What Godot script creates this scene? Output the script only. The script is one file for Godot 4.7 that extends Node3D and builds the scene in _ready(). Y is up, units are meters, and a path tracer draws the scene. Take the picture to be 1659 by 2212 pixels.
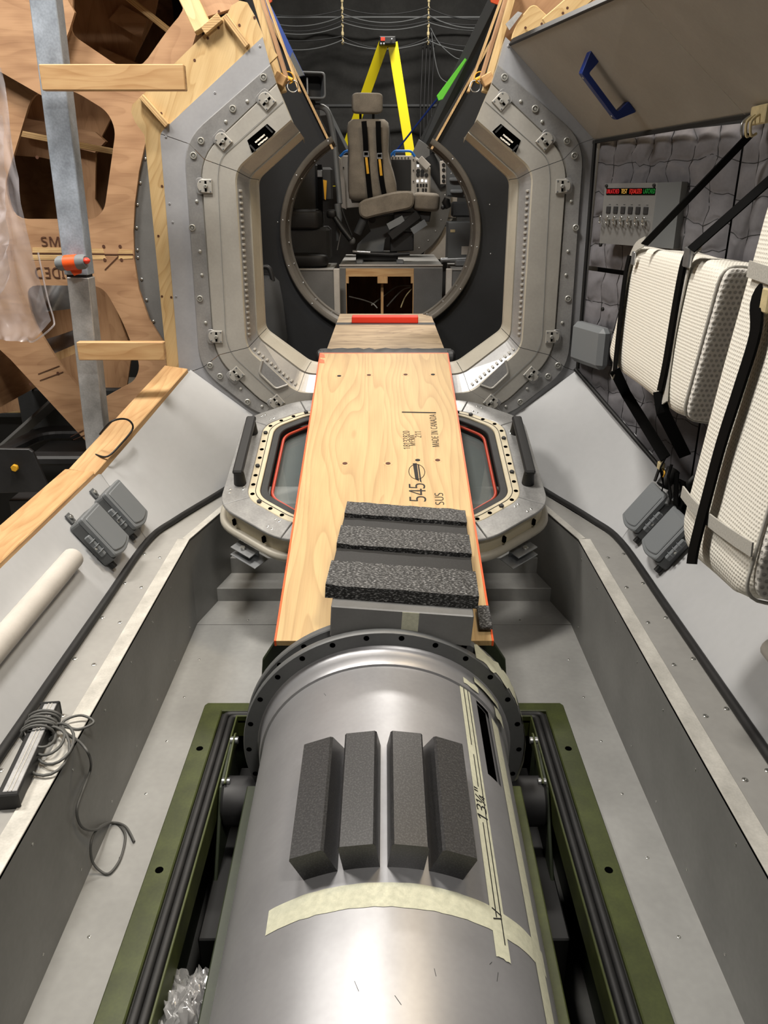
extends Node3D
# A film-set space capsule on a dark stage: octagonal hatch, plank, hull tube in a pit. Metres; the aisle floor is y = 0.
var M := {}
var rng := RandomNumberGenerator.new()
var used := {}

func _ready() -> void:
	rng.seed = 7
	# camera
	var cam := Camera3D.new()
	cam.name = "camera"
	cam.fov = 66.1
	cam.near = 0.02
	cam.position = Vector3(0, 1.6, 0)
	cam.rotation_degrees = Vector3(-22, 0, 0)
	add_child(cam)
	cam.current = true
	# air of the closed stage
	var env := Environment.new()
	env.background_mode = Environment.BG_COLOR
	env.background_color = Color(0.02, 0.02, 0.02)
	env.tonemap_mode = Environment.TONE_MAPPER_LINEAR
	env.tonemap_exposure = 1.0
	env.sdfgi_enabled = true
	env.ssao_enabled = true
	env.ssil_enabled = true
	var we := WorldEnvironment.new()
	we.name = "stage_air"
	we.environment = env
	add_child(we)
	make_materials()
	# stage lamps: [position, size, energy, colour, label]
	stage_lamp(Vector3(-0.75, 4.5, -2.3), Vector2(0.7, 0.5), 15.0, Color(1.0, 0.975, 0.94), "soft white panel lamp hanging above the hatch")
	stage_lamp(Vector3(1.25, 4.5, -2.7), Vector2(0.6, 0.4), 5.0, Color(1.0, 0.90, 0.74), "warm panel lamp hanging above the right wall")
	stage_lamp(Vector3(0.95, 4.5, 0.5), Vector2(0.7, 0.5), 12.0, Color(1.0, 0.975, 0.94), "soft white panel lamp hanging behind the camera")
	stage_lamp(Vector3(-2.9, 4.6, -2.2), Vector2(1.2, 0.6), 17.0, Color(1.0, 0.975, 0.94), "unseen lamp added to light the timber frames")  # added, unseen: lights the timber, steep enough to leave the cut-outs dark
	stage_lamp(Vector3(0.6, 5.2, -8.0), Vector2(1.6, 0.6), 34.0, Color(1.0, 0.975, 0.94), "unseen lamp added to light the cockpit and back wall")  # added, unseen: brightens the cockpit and the wall behind it
	build_stage()
	build_aisle()
	build_sides()
	build_hatch_frame()
	build_bulkhead()
	build_window()
	build_plank()
	build_tube()
	build_pit()
	build_timber()
	build_cockpit()
	build_backdrop()
	build_right()
	build_left()
	for c in get_children():
		if c.get_class() == "Node3D":
			settle(c)

# ---------------------------------------------------------------- naming
func numbered(called: String) -> String:
	var k: int = used.get(called, 0)
	used[called] = k + 1
	return called if k == 0 else "%s_%03d" % [called, k]

func tag(o: Node, label: String, category: String, group := "") -> Node:
	o.set_meta("label", label)
	o.set_meta("category", category)
	if group != "":
		o.set_meta("group", group)
	return o

func thing(called: String, label: String, category: String, group := "") -> Node3D:
	var o := Node3D.new()
	o.name = numbered(called)
	add_child(o)
	tag(o, label, category, group)
	return o

func struct(called: String) -> Node3D:
	var o := Node3D.new()
	o.name = numbered(called)
	add_child(o)
	o.set_meta("kind", "structure")
	return o

# one named mesh; parent null puts it at top level
func obj(called: String, b, m: Material, parent: Node = null, xf := Transform3D.IDENTITY) -> MeshInstance3D:
	var o := MeshInstance3D.new()
	o.name = numbered(called) if parent == null else called
	o.mesh = b.mesh() if b is MB else b
	o.material_override = m
	o.transform = xf
	if parent == null:
		add_child(o)
	else:
		parent.add_child(o, true)
	return o

# puts a thing's origin at the middle of its base, its parts staying where they are
func settle(t: Node3D) -> void:
	if not t.transform.is_equal_approx(Transform3D.IDENTITY):
		return
	var lo := Vector3.INF
	var hi := -Vector3.INF
	for q in t.find_children("*", "MeshInstance3D", true, false):
		var x: Transform3D = q.transform
		var p: Node = q.get_parent()
		while p != t:
			x = p.transform * x
			p = p.get_parent()
		var bb: AABB = x * q.mesh.get_aabb()
		lo = lo.min(bb.position)
		hi = hi.max(bb.end)
	if lo.x > hi.x:
		return
	var base := Vector3((lo.x + hi.x) / 2, lo.y, (lo.z + hi.z) / 2)
	t.position = base
	for c in t.get_children():
		c.position -= base

# ---------------------------------------------------------------- mesh building (points run counter-clockwise seen from outside)
class MB:
	var v := PackedVector3Array()
	var n := PackedVector3Array()
	var uv := PackedVector2Array()
	var grain := Vector3(0, 0, 1)
	func put(p: Vector3, nn: Vector3, t) -> void:
		v.append(p)
		n.append(nn)
		if t == null:
			var s := nn.cross(grain)
			if s.length() < 0.3:
				s = nn.cross(Vector3(grain.y, grain.z, grain.x))
				var w := s.cross(nn)
				uv.append(Vector2(p.dot(w.normalized()), p.dot(s.normalized())))
			else:
				uv.append(Vector2(p.dot(grain), p.dot(s.normalized())))
		else:
			uv.append(t)
	func tri(a: Vector3, b: Vector3, c: Vector3) -> void:
		var f := (b - a).cross(c - a).normalized()
		put(a, f, null); put(c, f, null); put(b, f, null)
	func quad(a: Vector3, b: Vector3, c: Vector3, d: Vector3) -> void:
		if (a - b).length_squared() > 1e-12 and (c - b).length_squared() > 1e-12:
			tri(a, b, c)
		if (a - d).length_squared() > 1e-12 and (c - d).length_squared() > 1e-12:
			tri(a, c, d)
	func tri_s(a: Vector3, b: Vector3, c: Vector3, na: Vector3, nb: Vector3, nc: Vector3, ua = null, ub = null, uc = null) -> void:
		put(a, na, ua); put(c, nc, uc); put(b, nb, ub)
	func mesh() -> ArrayMesh:
		var a := []
		a.resize(Mesh.ARRAY_MAX)
		a[Mesh.ARRAY_VERTEX] = v
		a[Mesh.ARRAY_NORMAL] = n
		a[Mesh.ARRAY_TEX_UV] = uv
		var m := ArrayMesh.new()
		m.add_surface_from_arrays(Mesh.PRIMITIVE_TRIANGLES, a)
		return m
	# chamfered box
	func box(size: Vector3, xf := Transform3D.IDENTITY, bev := 0.0) -> MB:
		var h := size / 2
		var q := minf(bev, minf(h.x, minf(h.y, h.z)) * 0.9)
		for ax in 3:
			var u := (ax + 1) % 3
			var w := (ax + 2) % 3
			for s: float in [-1.0, 1.0]:
				var p := []
				for k: Vector2 in [Vector2(-1, -1), Vector2(1, -1), Vector2(1, 1), Vector2(-1, 1)]:
					var r := Vector3.ZERO
					r[ax] = s * h[ax]
					r[u] = k.x * (h[u] - q)
					r[w] = k.y * (h[w] - q)
					p.append(xf * r)
				if s > 0: quad(p[0], p[1], p[2], p[3])
				else: quad(p[3], p[2], p[1], p[0])
		if q > 0:
			for ax in 3:
				var u := (ax + 1) % 3
				var w := (ax + 2) % 3
				for k: Vector2 in [Vector2(1, 1), Vector2(-1, 1), Vector2(-1, -1), Vector2(1, -1)]:
					var a := Vector3.ZERO; var b := Vector3.ZERO
					a[u] = k.x * h[u]; a[w] = k.y * (h[w] - q)
					b[u] = k.x * (h[u] - q); b[w] = k.y * h[w]
					var l := h[ax] - q
					var a0 := a; var a1 := a; var b0 := b; var b1 := b
					a0[ax] = -l; a1[ax] = l; b0[ax] = -l; b1[ax] = l
					if k.x * k.y > 0: quad(xf * a0, xf * b0, xf * b1, xf * a1)
					else: quad(xf * a1, xf * b1, xf * b0, xf * a0)
			for i in 8:
				var s := Vector3(1 if i & 1 else -1, 1 if i & 2 else -1, 1 if i & 4 else -1)
				var c := s * h
				var pa := xf * (c - Vector3(0, s.y, s.z) * q)
				var pb := xf * (c - Vector3(s.x, 0, s.z) * q)
				var pc := xf * (c - Vector3(s.x, s.y, 0) * q)
				if s.x * s.y * s.z > 0: tri(pa, pb, pc)
				else: tri(pa, pc, pb)
		return self
	# bar between two points, rectangular section w (along side) x t
	func bar(a: Vector3, b: Vector3, w: float, t: float, side := Vector3.ZERO, bev := 0.0) -> MB:
		var d := (b - a).normalized()
		if side == Vector3.ZERO:
			side = d.cross(Vector3.UP)
			if side.length() < 0.01: side = Vector3.RIGHT
		var s := (side - d * side.dot(d)).normalized()
		return box(Vector3(w, t, a.distance_to(b)), Transform3D(Basis(s, d.cross(s), d), (a + b) / 2), bev)
	# flat outline in xy pushed along +z by depth (of xf), edges chamfered by bev; holes are outlines too
	func ext(poly: Array, depth: float, xf := Transform3D.IDENTITY, bev := 0.0, holes := []) -> MB:
		var p := PackedVector2Array(poly)
		if Geometry2D.is_polygon_clockwise(p): p.reverse()
		var rims := [p]
		for h in holes:
			var q := PackedVector2Array(h)
			if not Geometry2D.is_polygon_clockwise(q): q.reverse()
			rims.append(q)
		var ins := []
		for r in rims: ins.append(inset(r, bev))
		var cap: PackedVector2Array = ins[0]
		for k in range(1, ins.size()): cap = bridge(cap, ins[k], ins)
		var idx := Geometry2D.triangulate_polygon(cap)
		for i in range(0, idx.size(), 3):
			var a := cap[idx[i]]; var b := cap[idx[i + 1]]; var c := cap[idx[i + 2]]
			if (b - a).cross(c - a) < 0:
				var t := b; b = c; c = t
			tri(xf * Vector3(a.x, a.y, depth), xf * Vector3(b.x, b.y, depth), xf * Vector3(c.x, c.y, depth))
			tri(xf * Vector3(a.x, a.y, 0), xf * Vector3(c.x, c.y, 0), xf * Vector3(b.x, b.y, 0))
		for k in rims.size():
			var r: PackedVector2Array = rims[k]
			var g: PackedVector2Array = ins[k]
			for i in r.size():
				var j := (i + 1) % r.size()
				var lo := bev; var hi := depth - bev
				quad(xf * v3(r[i], lo), xf * v3(r[j], lo), xf * v3(r[j], hi), xf * v3(r[i], hi))
				if bev > 0:
					quad(xf * v3(r[i], hi), xf * v3(r[j], hi), xf * v3(g[j], depth), xf * v3(g[i], depth))
					quad(xf * v3(g[i], 0), xf * v3(g[j], 0), xf * v3(r[j], lo), xf * v3(r[i], lo))
		return self
	static func v3(p: Vector2, z: float) -> Vector3:
		return Vector3(p.x, p.y, z)
	static func inset(r: PackedVector2Array, d: float) -> PackedVector2Array:
		if d <= 0: return r
		var o := PackedVector2Array()
		for i in r.size():
			var e0 := (r[i] - r[i - 1]).normalized()
			var e1 := (r[(i + 1) % r.size()] - r[i]).normalized()
			var m := (Vector2(-e0.y, e0.x) + Vector2(-e1.y, e1.x))
			o.append(r[i] + m.normalized() * d / maxf(0.4, m.length() / 2))
		return o
	static func bridge(outer: PackedVector2Array, hole: PackedVector2Array, rims: Array) -> PackedVector2Array:
		var best := INF; var bi := 0; var bj := 0
		for i in outer.size():
			var twin := false
			for k in outer.size():
				if k != i and outer[k].distance_squared_to(outer[i]) < 1e-6: twin = true
			if twin: continue
			for j in hole.size():
				var d := outer[i].distance_squared_to(hole[j])
				if d >= best: continue
				var clear := true
				var a := outer[i].lerp(hole[j], 0.001); var b := outer[i].lerp(hole[j], 0.999)
				for r: PackedVector2Array in rims + [outer]:
					for k in r.size():
						if Geometry2D.segment_intersects_segment(a, b, r[k], r[(k + 1) % r.size()]) != null:
							clear = false
							break
					if not clear: break
				if clear:
					best = d; bi = i; bj = j
		var o := PackedVector2Array()
		var e := (hole[bj] - outer[bi]).normalized().orthogonal() * 2e-4
		for i in bi + 1: o.append(outer[i])
		for j in hole.size(): o.append(hole[(bj + j) % hole.size()])
		o.append(hole[bj] + e); o.append(outer[bi] + e)
		for i in range(bi + 1, outer.size()): o.append(outer[i])
		return o
	# round tube along points; a radius per point or one radius
	func tube(pts: Array, r, sides := 8, closed := false, caps := true) -> MB:
		var cnt := pts.size()
		var rings := []
		var nrm := []
		var up := Vector3.UP
		for i in cnt:
			var t: Vector3
			if closed: t = pts[(i + 1) % cnt] - pts[(i - 1 + cnt) % cnt]
			else: t = pts[mini(i + 1, cnt - 1)] - pts[maxi(i - 1, 0)]
			t = t.normalized()
			if i == 0 and absf(t.dot(up)) > 0.9: up = Vector3.RIGHT
			var s := t.cross(up)
			if s.length() < 1e-4: s = t.cross(Vector3(0.3, 0.5, 0.8))
			s = s.normalized()
			up = s.cross(t)
			var ring := []; var nn := []
			var rad: float = r[i] if r is Array else r
			for k in sides:
				var a := TAU * k / sides
				var o := s * cos(a) - up * sin(a)
				ring.append(pts[i] + o * rad); nn.append(o)
			rings.append(ring); nrm.append(nn)
		for i in (cnt if closed else cnt - 1):
			var j := (i + 1) % cnt
			for k in sides:
				var l := (k + 1) % sides
				tri_s(rings[i][k], rings[i][l], rings[j][l], nrm[i][k], nrm[i][l], nrm[j][l])
				tri_s(rings[i][k], rings[j][l], rings[j][k], nrm[i][k], nrm[j][l], nrm[j][k])
		if caps and not closed:
			for k in range(1, sides - 1):
				tri(rings[0][0], rings[0][k + 1], rings[0][k])
				tri(rings[cnt - 1][0], rings[cnt - 1][k], rings[cnt - 1][k + 1])
		return self
	# profile of (radius, height) turned round the y axis of xf; sharp corners stay sharp
	func lathe(prof: Array, xf := Transform3D.IDENTITY, seg := 24, a0 := 0.0, a1 := TAU) -> MB:
		for i in prof.size() - 1:
			var p: Vector2 = prof[i]; var q: Vector2 = prof[i + 1]
			var d := (q - p).normalized()
			var no := Vector2(d.y, -d.x)
			var n0 := no; var n1 := no
			if i > 0:
				var e: Vector2 = (p - prof[i - 1]).normalized()
				if e.dot(d) > 0.75: n0 = (no + Vector2(e.y, -e.x)).normalized()
			if i < prof.size() - 2:
				var e: Vector2 = (prof[i + 2] - q).normalized()
				if e.dot(d) > 0.75: n1 = (no + Vector2(e.y, -e.x)).normalized()
			for k in seg:
				var b := lerpf(a0, a1, float(k) / seg); var c := lerpf(a0, a1, float(k + 1) / seg)
				var db := Vector3(sin(b), 0, cos(b)); var dc := Vector3(sin(c), 0, cos(c))
				var A := db * p.x + Vector3.UP * p.y; var B := dc * p.x + Vector3.UP * p.y
				var C := dc * q.x + Vector3.UP * q.y; var D := db * q.x + Vector3.UP * q.y
				var bs := xf.basis.orthonormalized()
				var nA := bs * (db * n0.x + Vector3.UP * n0.y); var nB := bs * (dc * n0.x + Vector3.UP * n0.y)
				var nC := bs * (dc * n1.x + Vector3.UP * n1.y); var nD := bs * (db * n1.x + Vector3.UP * n1.y)
				var ua := Vector2(b * 0.35, p.y); var ub := Vector2(c * 0.35, p.y); var uc := Vector2(c * 0.35, q.y); var ud := Vector2(b * 0.35, q.y)
				if p.x > 1e-6: tri_s(xf * A, xf * B, xf * C, nA, nB, nC, ua, ub, uc)
				if q.x > 1e-6: tri_s(xf * A, xf * C, xf * D, nA, nC, nD, ua, uc, ud)
		return self
	# rows of points joined by quads; smooth gives rounded shading
	func loft(rows: Array, smooth := false, closed := false) -> MB:
		var nr := rows.size(); var nc: int = rows[0].size()
		var nn := []
		if smooth:
			for i in nr:
				var l := []
				for j in nc:
					var a: Vector3 = rows[mini(i + 1, nr - 1)][j] - rows[maxi(i - 1, 0)][j]
					var b: Vector3
					if closed: b = rows[i][(j + 1) % nc] - rows[i][(j - 1 + nc) % nc]
					else: b = rows[i][mini(j + 1, nc - 1)] - rows[i][maxi(j - 1, 0)]
					l.append(b.cross(a).normalized())
				nn.append(l)
		for i in nr - 1:
			for j in (nc if closed else nc - 1):
				var k := (j + 1) % nc
				if smooth:
					tri_s(rows[i][j], rows[i][k], rows[i + 1][k], nn[i][j], nn[i][k], nn[i + 1][k])
					tri_s(rows[i][j], rows[i + 1][k], rows[i + 1][j], nn[i][j], nn[i + 1][k], nn[i + 1][j])
				else:
					quad(rows[i][j], rows[i][k], rows[i + 1][k], rows[i + 1][j])
		return self
	# strap: flat band along points, width along side, thickness th
	func band(pts: Array, width: float, th: float, sides: Array) -> MB:
		var rows := []
		for i in pts.size():
			var t: Vector3 = (pts[mini(i + 1, pts.size() - 1)] - pts[maxi(i - 1, 0)]).normalized()
			var sd: Vector3 = sides[i] if sides.size() > 1 else sides[0]
			var s := (sd - t * sd.dot(t)).normalized() * width / 2
			var u := t.cross(s).normalized() * th / 2
			rows.append([pts[i] - s - u, pts[i] + s - u, pts[i] + s + u, pts[i] - s + u])
		loft(rows, false, true)
		var e: Array = rows[-1]
		quad(e[0], e[1], e[2], e[3])
		e = rows[0]
		quad(e[3], e[2], e[1], e[0])
		return self
	# superellipsoid cushion
	func pad(size: Vector3, xf := Transform3D.IDENTITY, e := 0.35, nu := 20, nv := 12) -> MB:
		var rows := []
		for i in nv + 1:
			var la := lerpf(-PI / 2, PI / 2, float(i) / nv)
			var row := []
			for j in nu:
				var lo := TAU * j / nu
				var cl := pw(cos(la), e)
				row.append(xf * (Vector3(cl * pw(cos(lo), e), pw(sin(la), e), -cl * pw(sin(lo), e)) * size / 2))
			rows.append(row)
		return loft(rows, true, true)
	static func pw(x: float, e: float) -> float:
		return signf(x) * pow(absf(x), e)

func mb(grain := Vector3(0, 0, 1)) -> MB:
	var b := MB.new()
	b.grain = grain.normalized()
	return b

# frame with z along d and x near side
func frame(at: Vector3, zdir: Vector3, xdir := Vector3.RIGHT) -> Transform3D:
	var z := zdir.normalized()
	var x := (xdir - z * xdir.dot(z)).normalized()
	return Transform3D(Basis(x, z.cross(x), z), at)

# frame with y along d
func stand(at: Vector3, ydir: Vector3) -> Transform3D:
	var y := ydir.normalized()
	var x := y.cross(Vector3(0.31, 0.27, 0.91)).normalized()
	return Transform3D(Basis(x, y, x.cross(y)), at)

func rounded(p: Array, r: float, seg := 4, closed := true) -> Array:
	var o := []
	for i in p.size():
		if not closed and (i == 0 or i == p.size() - 1):
			o.append(p[i])
			continue
		var a = p[i - 1]; var b = p[i]; var c = p[(i + 1) % p.size()]
		var l: float = minf(r, minf(a.distance_to(b), b.distance_to(c)) * 0.48)
		var s = b + (a - b).normalized() * l
		var e = b + (c - b).normalized() * l
		for k in seg + 1:
			var t := float(k) / seg
			o.append(s.lerp(b, t).lerp(b.lerp(e, t), t))
	return o

func spline(p: Array, per := 8) -> Array:
	var o := []
	for i in p.size() - 1:
		for k in per:
			var t := float(k) / per
			o.append(p[i].cubic_interpolate(p[i + 1], p[maxi(i - 1, 0)], p[mini(i + 2, p.size() - 1)], t))
	o.append(p[-1])
	return o

func circle(r: float, seg := 12, c := Vector2.ZERO) -> Array:
	var o := []
	for k in seg:
		o.append(c + Vector2(cos(TAU * k / seg), sin(TAU * k / seg)) * r)
	return o

func words(called: String, text: String, h: float, m: Material, parent: Node, xf: Transform3D, squeeze := 1.0) -> MeshInstance3D:
	var t := TextMesh.new()
	var f := SystemFont.new()
	f.font_names = PackedStringArray(["Droid Sans"])
	t.font = f
	t.text = text
	t.font_size = 32
	t.pixel_size = h / 24.0
	t.depth = 0.0006
	return obj(called, t, m, parent, xf * Transform3D(Basis.from_scale(Vector3(squeeze, 1, 1)), Vector3.ZERO))

# small fasteners share their meshes
var shared := {}
func stud(kind: String) -> ArrayMesh:
	if not shared.has(kind):
		var b := mb()
		match kind:
			"rivet": b.lathe([Vector2(0.0075, 0), Vector2(0.0075, 0.001), Vector2(0.0062, 0.0035), Vector2(0.0035, 0.005), Vector2(0, 0.0055)], Transform3D.IDENTITY, 10)
			"screw": b.lathe([Vector2(0.0055, 0), Vector2(0.0055, 0.0012), Vector2(0.0042, 0.0022), Vector2(0.0022, 0.0022), Vector2(0.0022, 0.0006), Vector2(0, 0.0006)], Transform3D.IDENTITY, 10)
			"socket": b.lathe([Vector2(0.014, 0), Vector2(0.014, 0.003), Vector2(0.012, 0.005), Vector2(0.0095, 0.005), Vector2(0.0085, 0.001), Vector2(0.006, 0.001), Vector2(0.005, 0.004), Vector2(0, 0.0045)], Transform3D.IDENTITY, 14)
			"hole": b.lathe([Vector2(0.0085, 0), Vector2(0.0085, 0.0004), Vector2(0, 0.0004)], Transform3D.IDENTITY, 12)  # flat disc, no real hole
			"bolt": b.lathe([Vector2(0.011, 0), Vector2(0.011, 0.008), Vector2(0.0095, 0.0095), Vector2(0, 0.0095)], Transform3D.IDENTITY, 6)
		shared[kind] = b.mesh()
	return shared[kind]

func fix(called: String, kind: String, at: Vector3, dir: Vector3, m: Material, parent: Node, s := 1.0) -> MeshInstance3D:
	var x := stand(at, dir)
	x.basis = x.basis * s
	return obj(called, stud(kind), m, parent, x)

# ---------------------------------------------------------------- materials
func image(w: int, h: int, f: Callable) -> ImageTexture:
	var im := Image.create(w, h, false, Image.FORMAT_RGB8)
	for y in h:
		for x in w:
			im.set_pixel(x, y, f.call(x, y))
	im.generate_mipmaps()
	return ImageTexture.create_from_image(im)

func noise(s: int, fr: float, oct := 3) -> FastNoiseLite:
	var q := FastNoiseLite.new()
	q.seed = s
	q.frequency = fr
	q.noise_type = FastNoiseLite.TYPE_SIMPLEX_SMOOTH
	q.fractal_octaves = oct
	return q

func plain(c: Color, rough := 0.5, metal := 0.0) -> StandardMaterial3D:
	var m := StandardMaterial3D.new()
	m.albedo_color = c
	m.roughness = rough
	m.metallic = metal
	return m

# paint or metal with faint mottling (pattern over `size` metres)
var mottles := {}
func mottled(c: Color, amount: float, rough: float, metal := 0.0, size := 0.6, s := 1, fr := 0.016) -> StandardMaterial3D:
	var m := plain(c, rough, metal)
	var key := "%.2f/%d/%.3f" % [amount, s % 2, fr]
	if not mottles.has(key):
		var a := noise(s % 2 + 1, fr, 4)
		var b := noise(s % 2 + 9, 0.16, 2)
		mottles[key] = image(192, 192, func(x, y):
			# wraps by blending the noise with its shifted self
			var fx: float = x / 192.0
			var fy: float = y / 192.0
			var k: float = lerpf(lerpf(a.get_noise_2d(x, y), a.get_noise_2d(x - 192, y), fx), lerpf(a.get_noise_2d(x, y - 192), a.get_noise_2d(x - 192, y - 192), fx), fy)
			var g := clampf(0.88 + amount * (k * 1.3 + 0.35 * b.get_noise_2d(x, y)), 0, 1)
			return Color(g, g, g))
	m.albedo_texture = mottles[key]
	m.albedo_color = Color(minf(c.r / 0.88, 1), minf(c.g / 0.88, 1), minf(c.b / 0.88, 1))
	m.uv1_triplanar = true
	m.uv1_scale = Vector3.ONE / size
	return m

# sawn or rotary-peeled wood, grain along u; uv in metres
func wood(light: Color, dark: Color, s: int, lines: float, wav: float, patch := 0.25, size := Vector2(1.2, 0.6), bold := 0.75) -> StandardMaterial3D:
	var m := plain(Color.WHITE, 0.62)
	var w := 512
	var h := 384
	var a := noise(s, 0.006, 2)
	var b := noise(s + 3, 0.02, 3)
	var c := noise(s + 5, 0.15, 1)
	m.albedo_texture = image(w, h, func(x, y):
		var fx: float = float(x) / w
		var u0: float = x
		var u1: float = x - w
		var k: float = lerpf(a.get_noise_2d(u0 * 0.55, y * 1.2), a.get_noise_2d(u1 * 0.55, y * 1.2), fx)
		var t: float = y / float(h) * lines + k * wav
		var ring: float = t - floorf(t)
		var e: float = pow(ring, 3.0) * smoothstep(1.0, 0.93, ring)
		var p: float = lerpf(b.get_noise_2d(u0 * 0.4, y), b.get_noise_2d(u1 * 0.4, y), fx)
		var fine: float = c.get_noise_2d(x * 0.12, y * 2.2)
		var mix := clampf(e * bold + p * patch + 0.12 + fine * 0.09, 0, 1)
		return light.lerp(dark, mix))
	m.uv1_scale = Vector3(1.0 / size.x, 1.0 / size.y, 1)
	return m

func woven(c: Color, d: Color, cells: int, size: float, deep: float) -> StandardMaterial3D:
	var m := plain(Color.WHITE, 0.9)
	var n := 256
	var step := float(n) / cells
	m.albedo_texture = image(n, n, func(x, y):
		var row := int(y / step)
		var fx: float = fposmod(x + (step / 2 if row % 2 else 0.0), step) / step - 0.5
		var fy: float = fposmod(y, step) / step - 0.5
		var r := sqrt(fx * fx + fy * fy)
		return c.lerp(d, smoothstep(0.36, 0.2, r)))
	m.uv1_triplanar = false
	m.heightmap_enabled = true
	m.heightmap_texture = image(n, n, func(x, y):
		var row := int(y / step)
		var fx: float = fposmod(x + (step / 2 if row % 2 else 0.0), step) / step - 0.5
		var fy: float = fposmod(y, step) / step - 0.5
		var r := sqrt(fx * fx + fy * fy)
		var v := smoothstep(0.18, 0.42, r)
		return Color(v, v, v))
	m.heightmap_scale = deep
	m.uv1_triplanar = true
	m.uv1_scale = Vector3.ONE / size
	return m

func speckle(c: Color, d: Color, fr: float, size: float, rough := 0.85, stretch := 1.0) -> StandardMaterial3D:
	var m := plain(Color.WHITE, rough)
	var a := noise(3, fr, 2)
	m.albedo_texture = image(256, 256, func(x, y): return c.lerp(d, clampf(a.get_noise_2d(x, y * stretch) * 2.0 + 0.05, 0, 1)))
	m.uv1_triplanar = true
	m.uv1_scale = Vector3.ONE / size
	return m

func make_materials() -> void:
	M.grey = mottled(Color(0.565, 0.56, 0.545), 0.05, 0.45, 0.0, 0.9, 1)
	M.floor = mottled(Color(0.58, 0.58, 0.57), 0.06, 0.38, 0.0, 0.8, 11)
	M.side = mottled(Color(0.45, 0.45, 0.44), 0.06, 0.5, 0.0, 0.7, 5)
	M.panel = mottled(Color(0.68, 0.685, 0.69), 0.04, 0.55, 0.0, 1.1, 21)
	M.angle = mottled(Color(0.74, 0.73, 0.70), 0.10, 0.45, 0.2, 0.25, 31)
	M.hatch = mottled(Color(0.62, 0.61, 0.585), 0.05, 0.42, 0.15, 0.5, 41)
	M.hatchband = mottled(Color(0.60, 0.60, 0.60), 0.10, 0.38, 0.45, 0.35, 43)
	M.flange = mottled(Color(0.60, 0.605, 0.62), 0.04, 0.5, 0.1, 0.6, 45)
	M.lip = mottled(Color(0.64, 0.62, 0.57), 0.05, 0.45, 0.1, 0.5, 47)
	M.alu = mottled(Color(0.70, 0.70, 0.70), 0.12, 0.42, 0.45, 0.3, 51, 0.02)
	M.plate = mottled(Color(0.585, 0.585, 0.58), 0.16, 0.38, 0.5, 0.35, 54, 0.02)
	M.chrome = plain(Color(0.80, 0.80, 0.78), 0.22, 0.9)
	M.zinc = mottled(Color(0.72, 0.73, 0.74), 0.1, 0.3, 0.85, 0.12, 53)
	M.tube = mottled(Color(0.60, 0.60, 0.61), 0.05, 0.42, 0.6, 0.5, 61)
	M.collar = mottled(Color(0.38, 0.385, 0.385), 0.05, 0.5, 0.25, 0.4, 63)
	M.cream = mottled(Color(0.72, 0.68, 0.58), 0.05, 0.5, 0.0, 0.3, 65)
	M.black = plain(Color(0.055, 0.055, 0.055), 0.55)
	M.rubber = mottled(Color(0.10, 0.10, 0.10), 0.25, 0.6, 0.0, 0.2, 67)
	M.hole = plain(Color(0.010, 0.010, 0.010), 0.9)  # near-black that paints the shade inside holes and slots; also the word strip
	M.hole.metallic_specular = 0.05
	M.stud = plain(Color(0.62, 0.62, 0.60), 0.4, 0.4)
	M.navy = mottled(Color(0.085, 0.095, 0.11), 0.12, 0.7, 0.0, 0.7, 69)
	M.drape = mottled(Color(0.13, 0.13, 0.125), 0.25, 0.92, 0.0, 1.3, 71)
	M.stage = mottled(Color(0.50, 0.48, 0.44), 0.15, 0.8, 0.0, 1.2, 73)
	M.dark = mottled(Color(0.12, 0.12, 0.125), 0.2, 0.55, 0.0, 0.4, 75)
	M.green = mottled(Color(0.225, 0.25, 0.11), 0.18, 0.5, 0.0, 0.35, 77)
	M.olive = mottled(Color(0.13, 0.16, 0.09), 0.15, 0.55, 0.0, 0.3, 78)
	M.orange = mottled(Color(0.93, 0.33, 0.10), 0.06, 0.5, 0.0, 0.3, 79)
	M.red = plain(Color(0.86, 0.20, 0.10), 0.5)
	M.seal = plain(Color(0.62, 0.20, 0.11), 0.45)
	M.plank = wood(Color(0.72, 0.61, 0.425), Color(0.55, 0.43, 0.27), 81, 17.0, 3.4, 0.22, Vector2(1.9, 0.62), 0.42)
	M.dirty = wood(Color(0.66, 0.575, 0.455), Color(0.44, 0.36, 0.27), 83, 7.0, 4.0, 0.7, Vector2(1.1, 0.6), 0.4)
	M.ply = wood(Color(0.68, 0.535, 0.40), Color(0.50, 0.36, 0.25), 85, 6.0, 3.5, 0.6, Vector2(1.4, 0.8), 0.3)
	M.plylight = wood(Color(0.80, 0.695, 0.51), Color(0.62, 0.48, 0.29), 87, 9.0, 3.0, 0.2, Vector2(1.1, 0.5), 0.45)
	M.pine = wood(Color(0.76, 0.62, 0.44), Color(0.60, 0.43, 0.26), 89, 10.0, 1.8, 0.4, Vector2(1.0, 0.35), 0.4)
	M.edge = wood(Color(0.84, 0.72, 0.52), Color(0.50, 0.36, 0.22), 91, 30.0, 0.4, 0.3, Vector2(0.8, 0.25))
	M.white = woven(Color(0.90, 0.885, 0.84), Color(0.80, 0.785, 0.74), 22, 0.20, 0.12)
	M.mesh = woven(Color(0.84, 0.83, 0.80), Color(0.66, 0.65, 0.63), 14, 0.19, 0.2)
	M.web = plain(Color(0.022, 0.022, 0.022), 0.8)
	M.web.metallic_specular = 0.2
	M.webgrey = mottled(Color(0.66, 0.65, 0.62), 0.1, 0.8, 0.0, 0.06, 93, 0.05)
	M.quilt = mottled(Color(0.395, 0.388, 0.402), 0.10, 0.9, 0.0, 0.5, 95)
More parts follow.
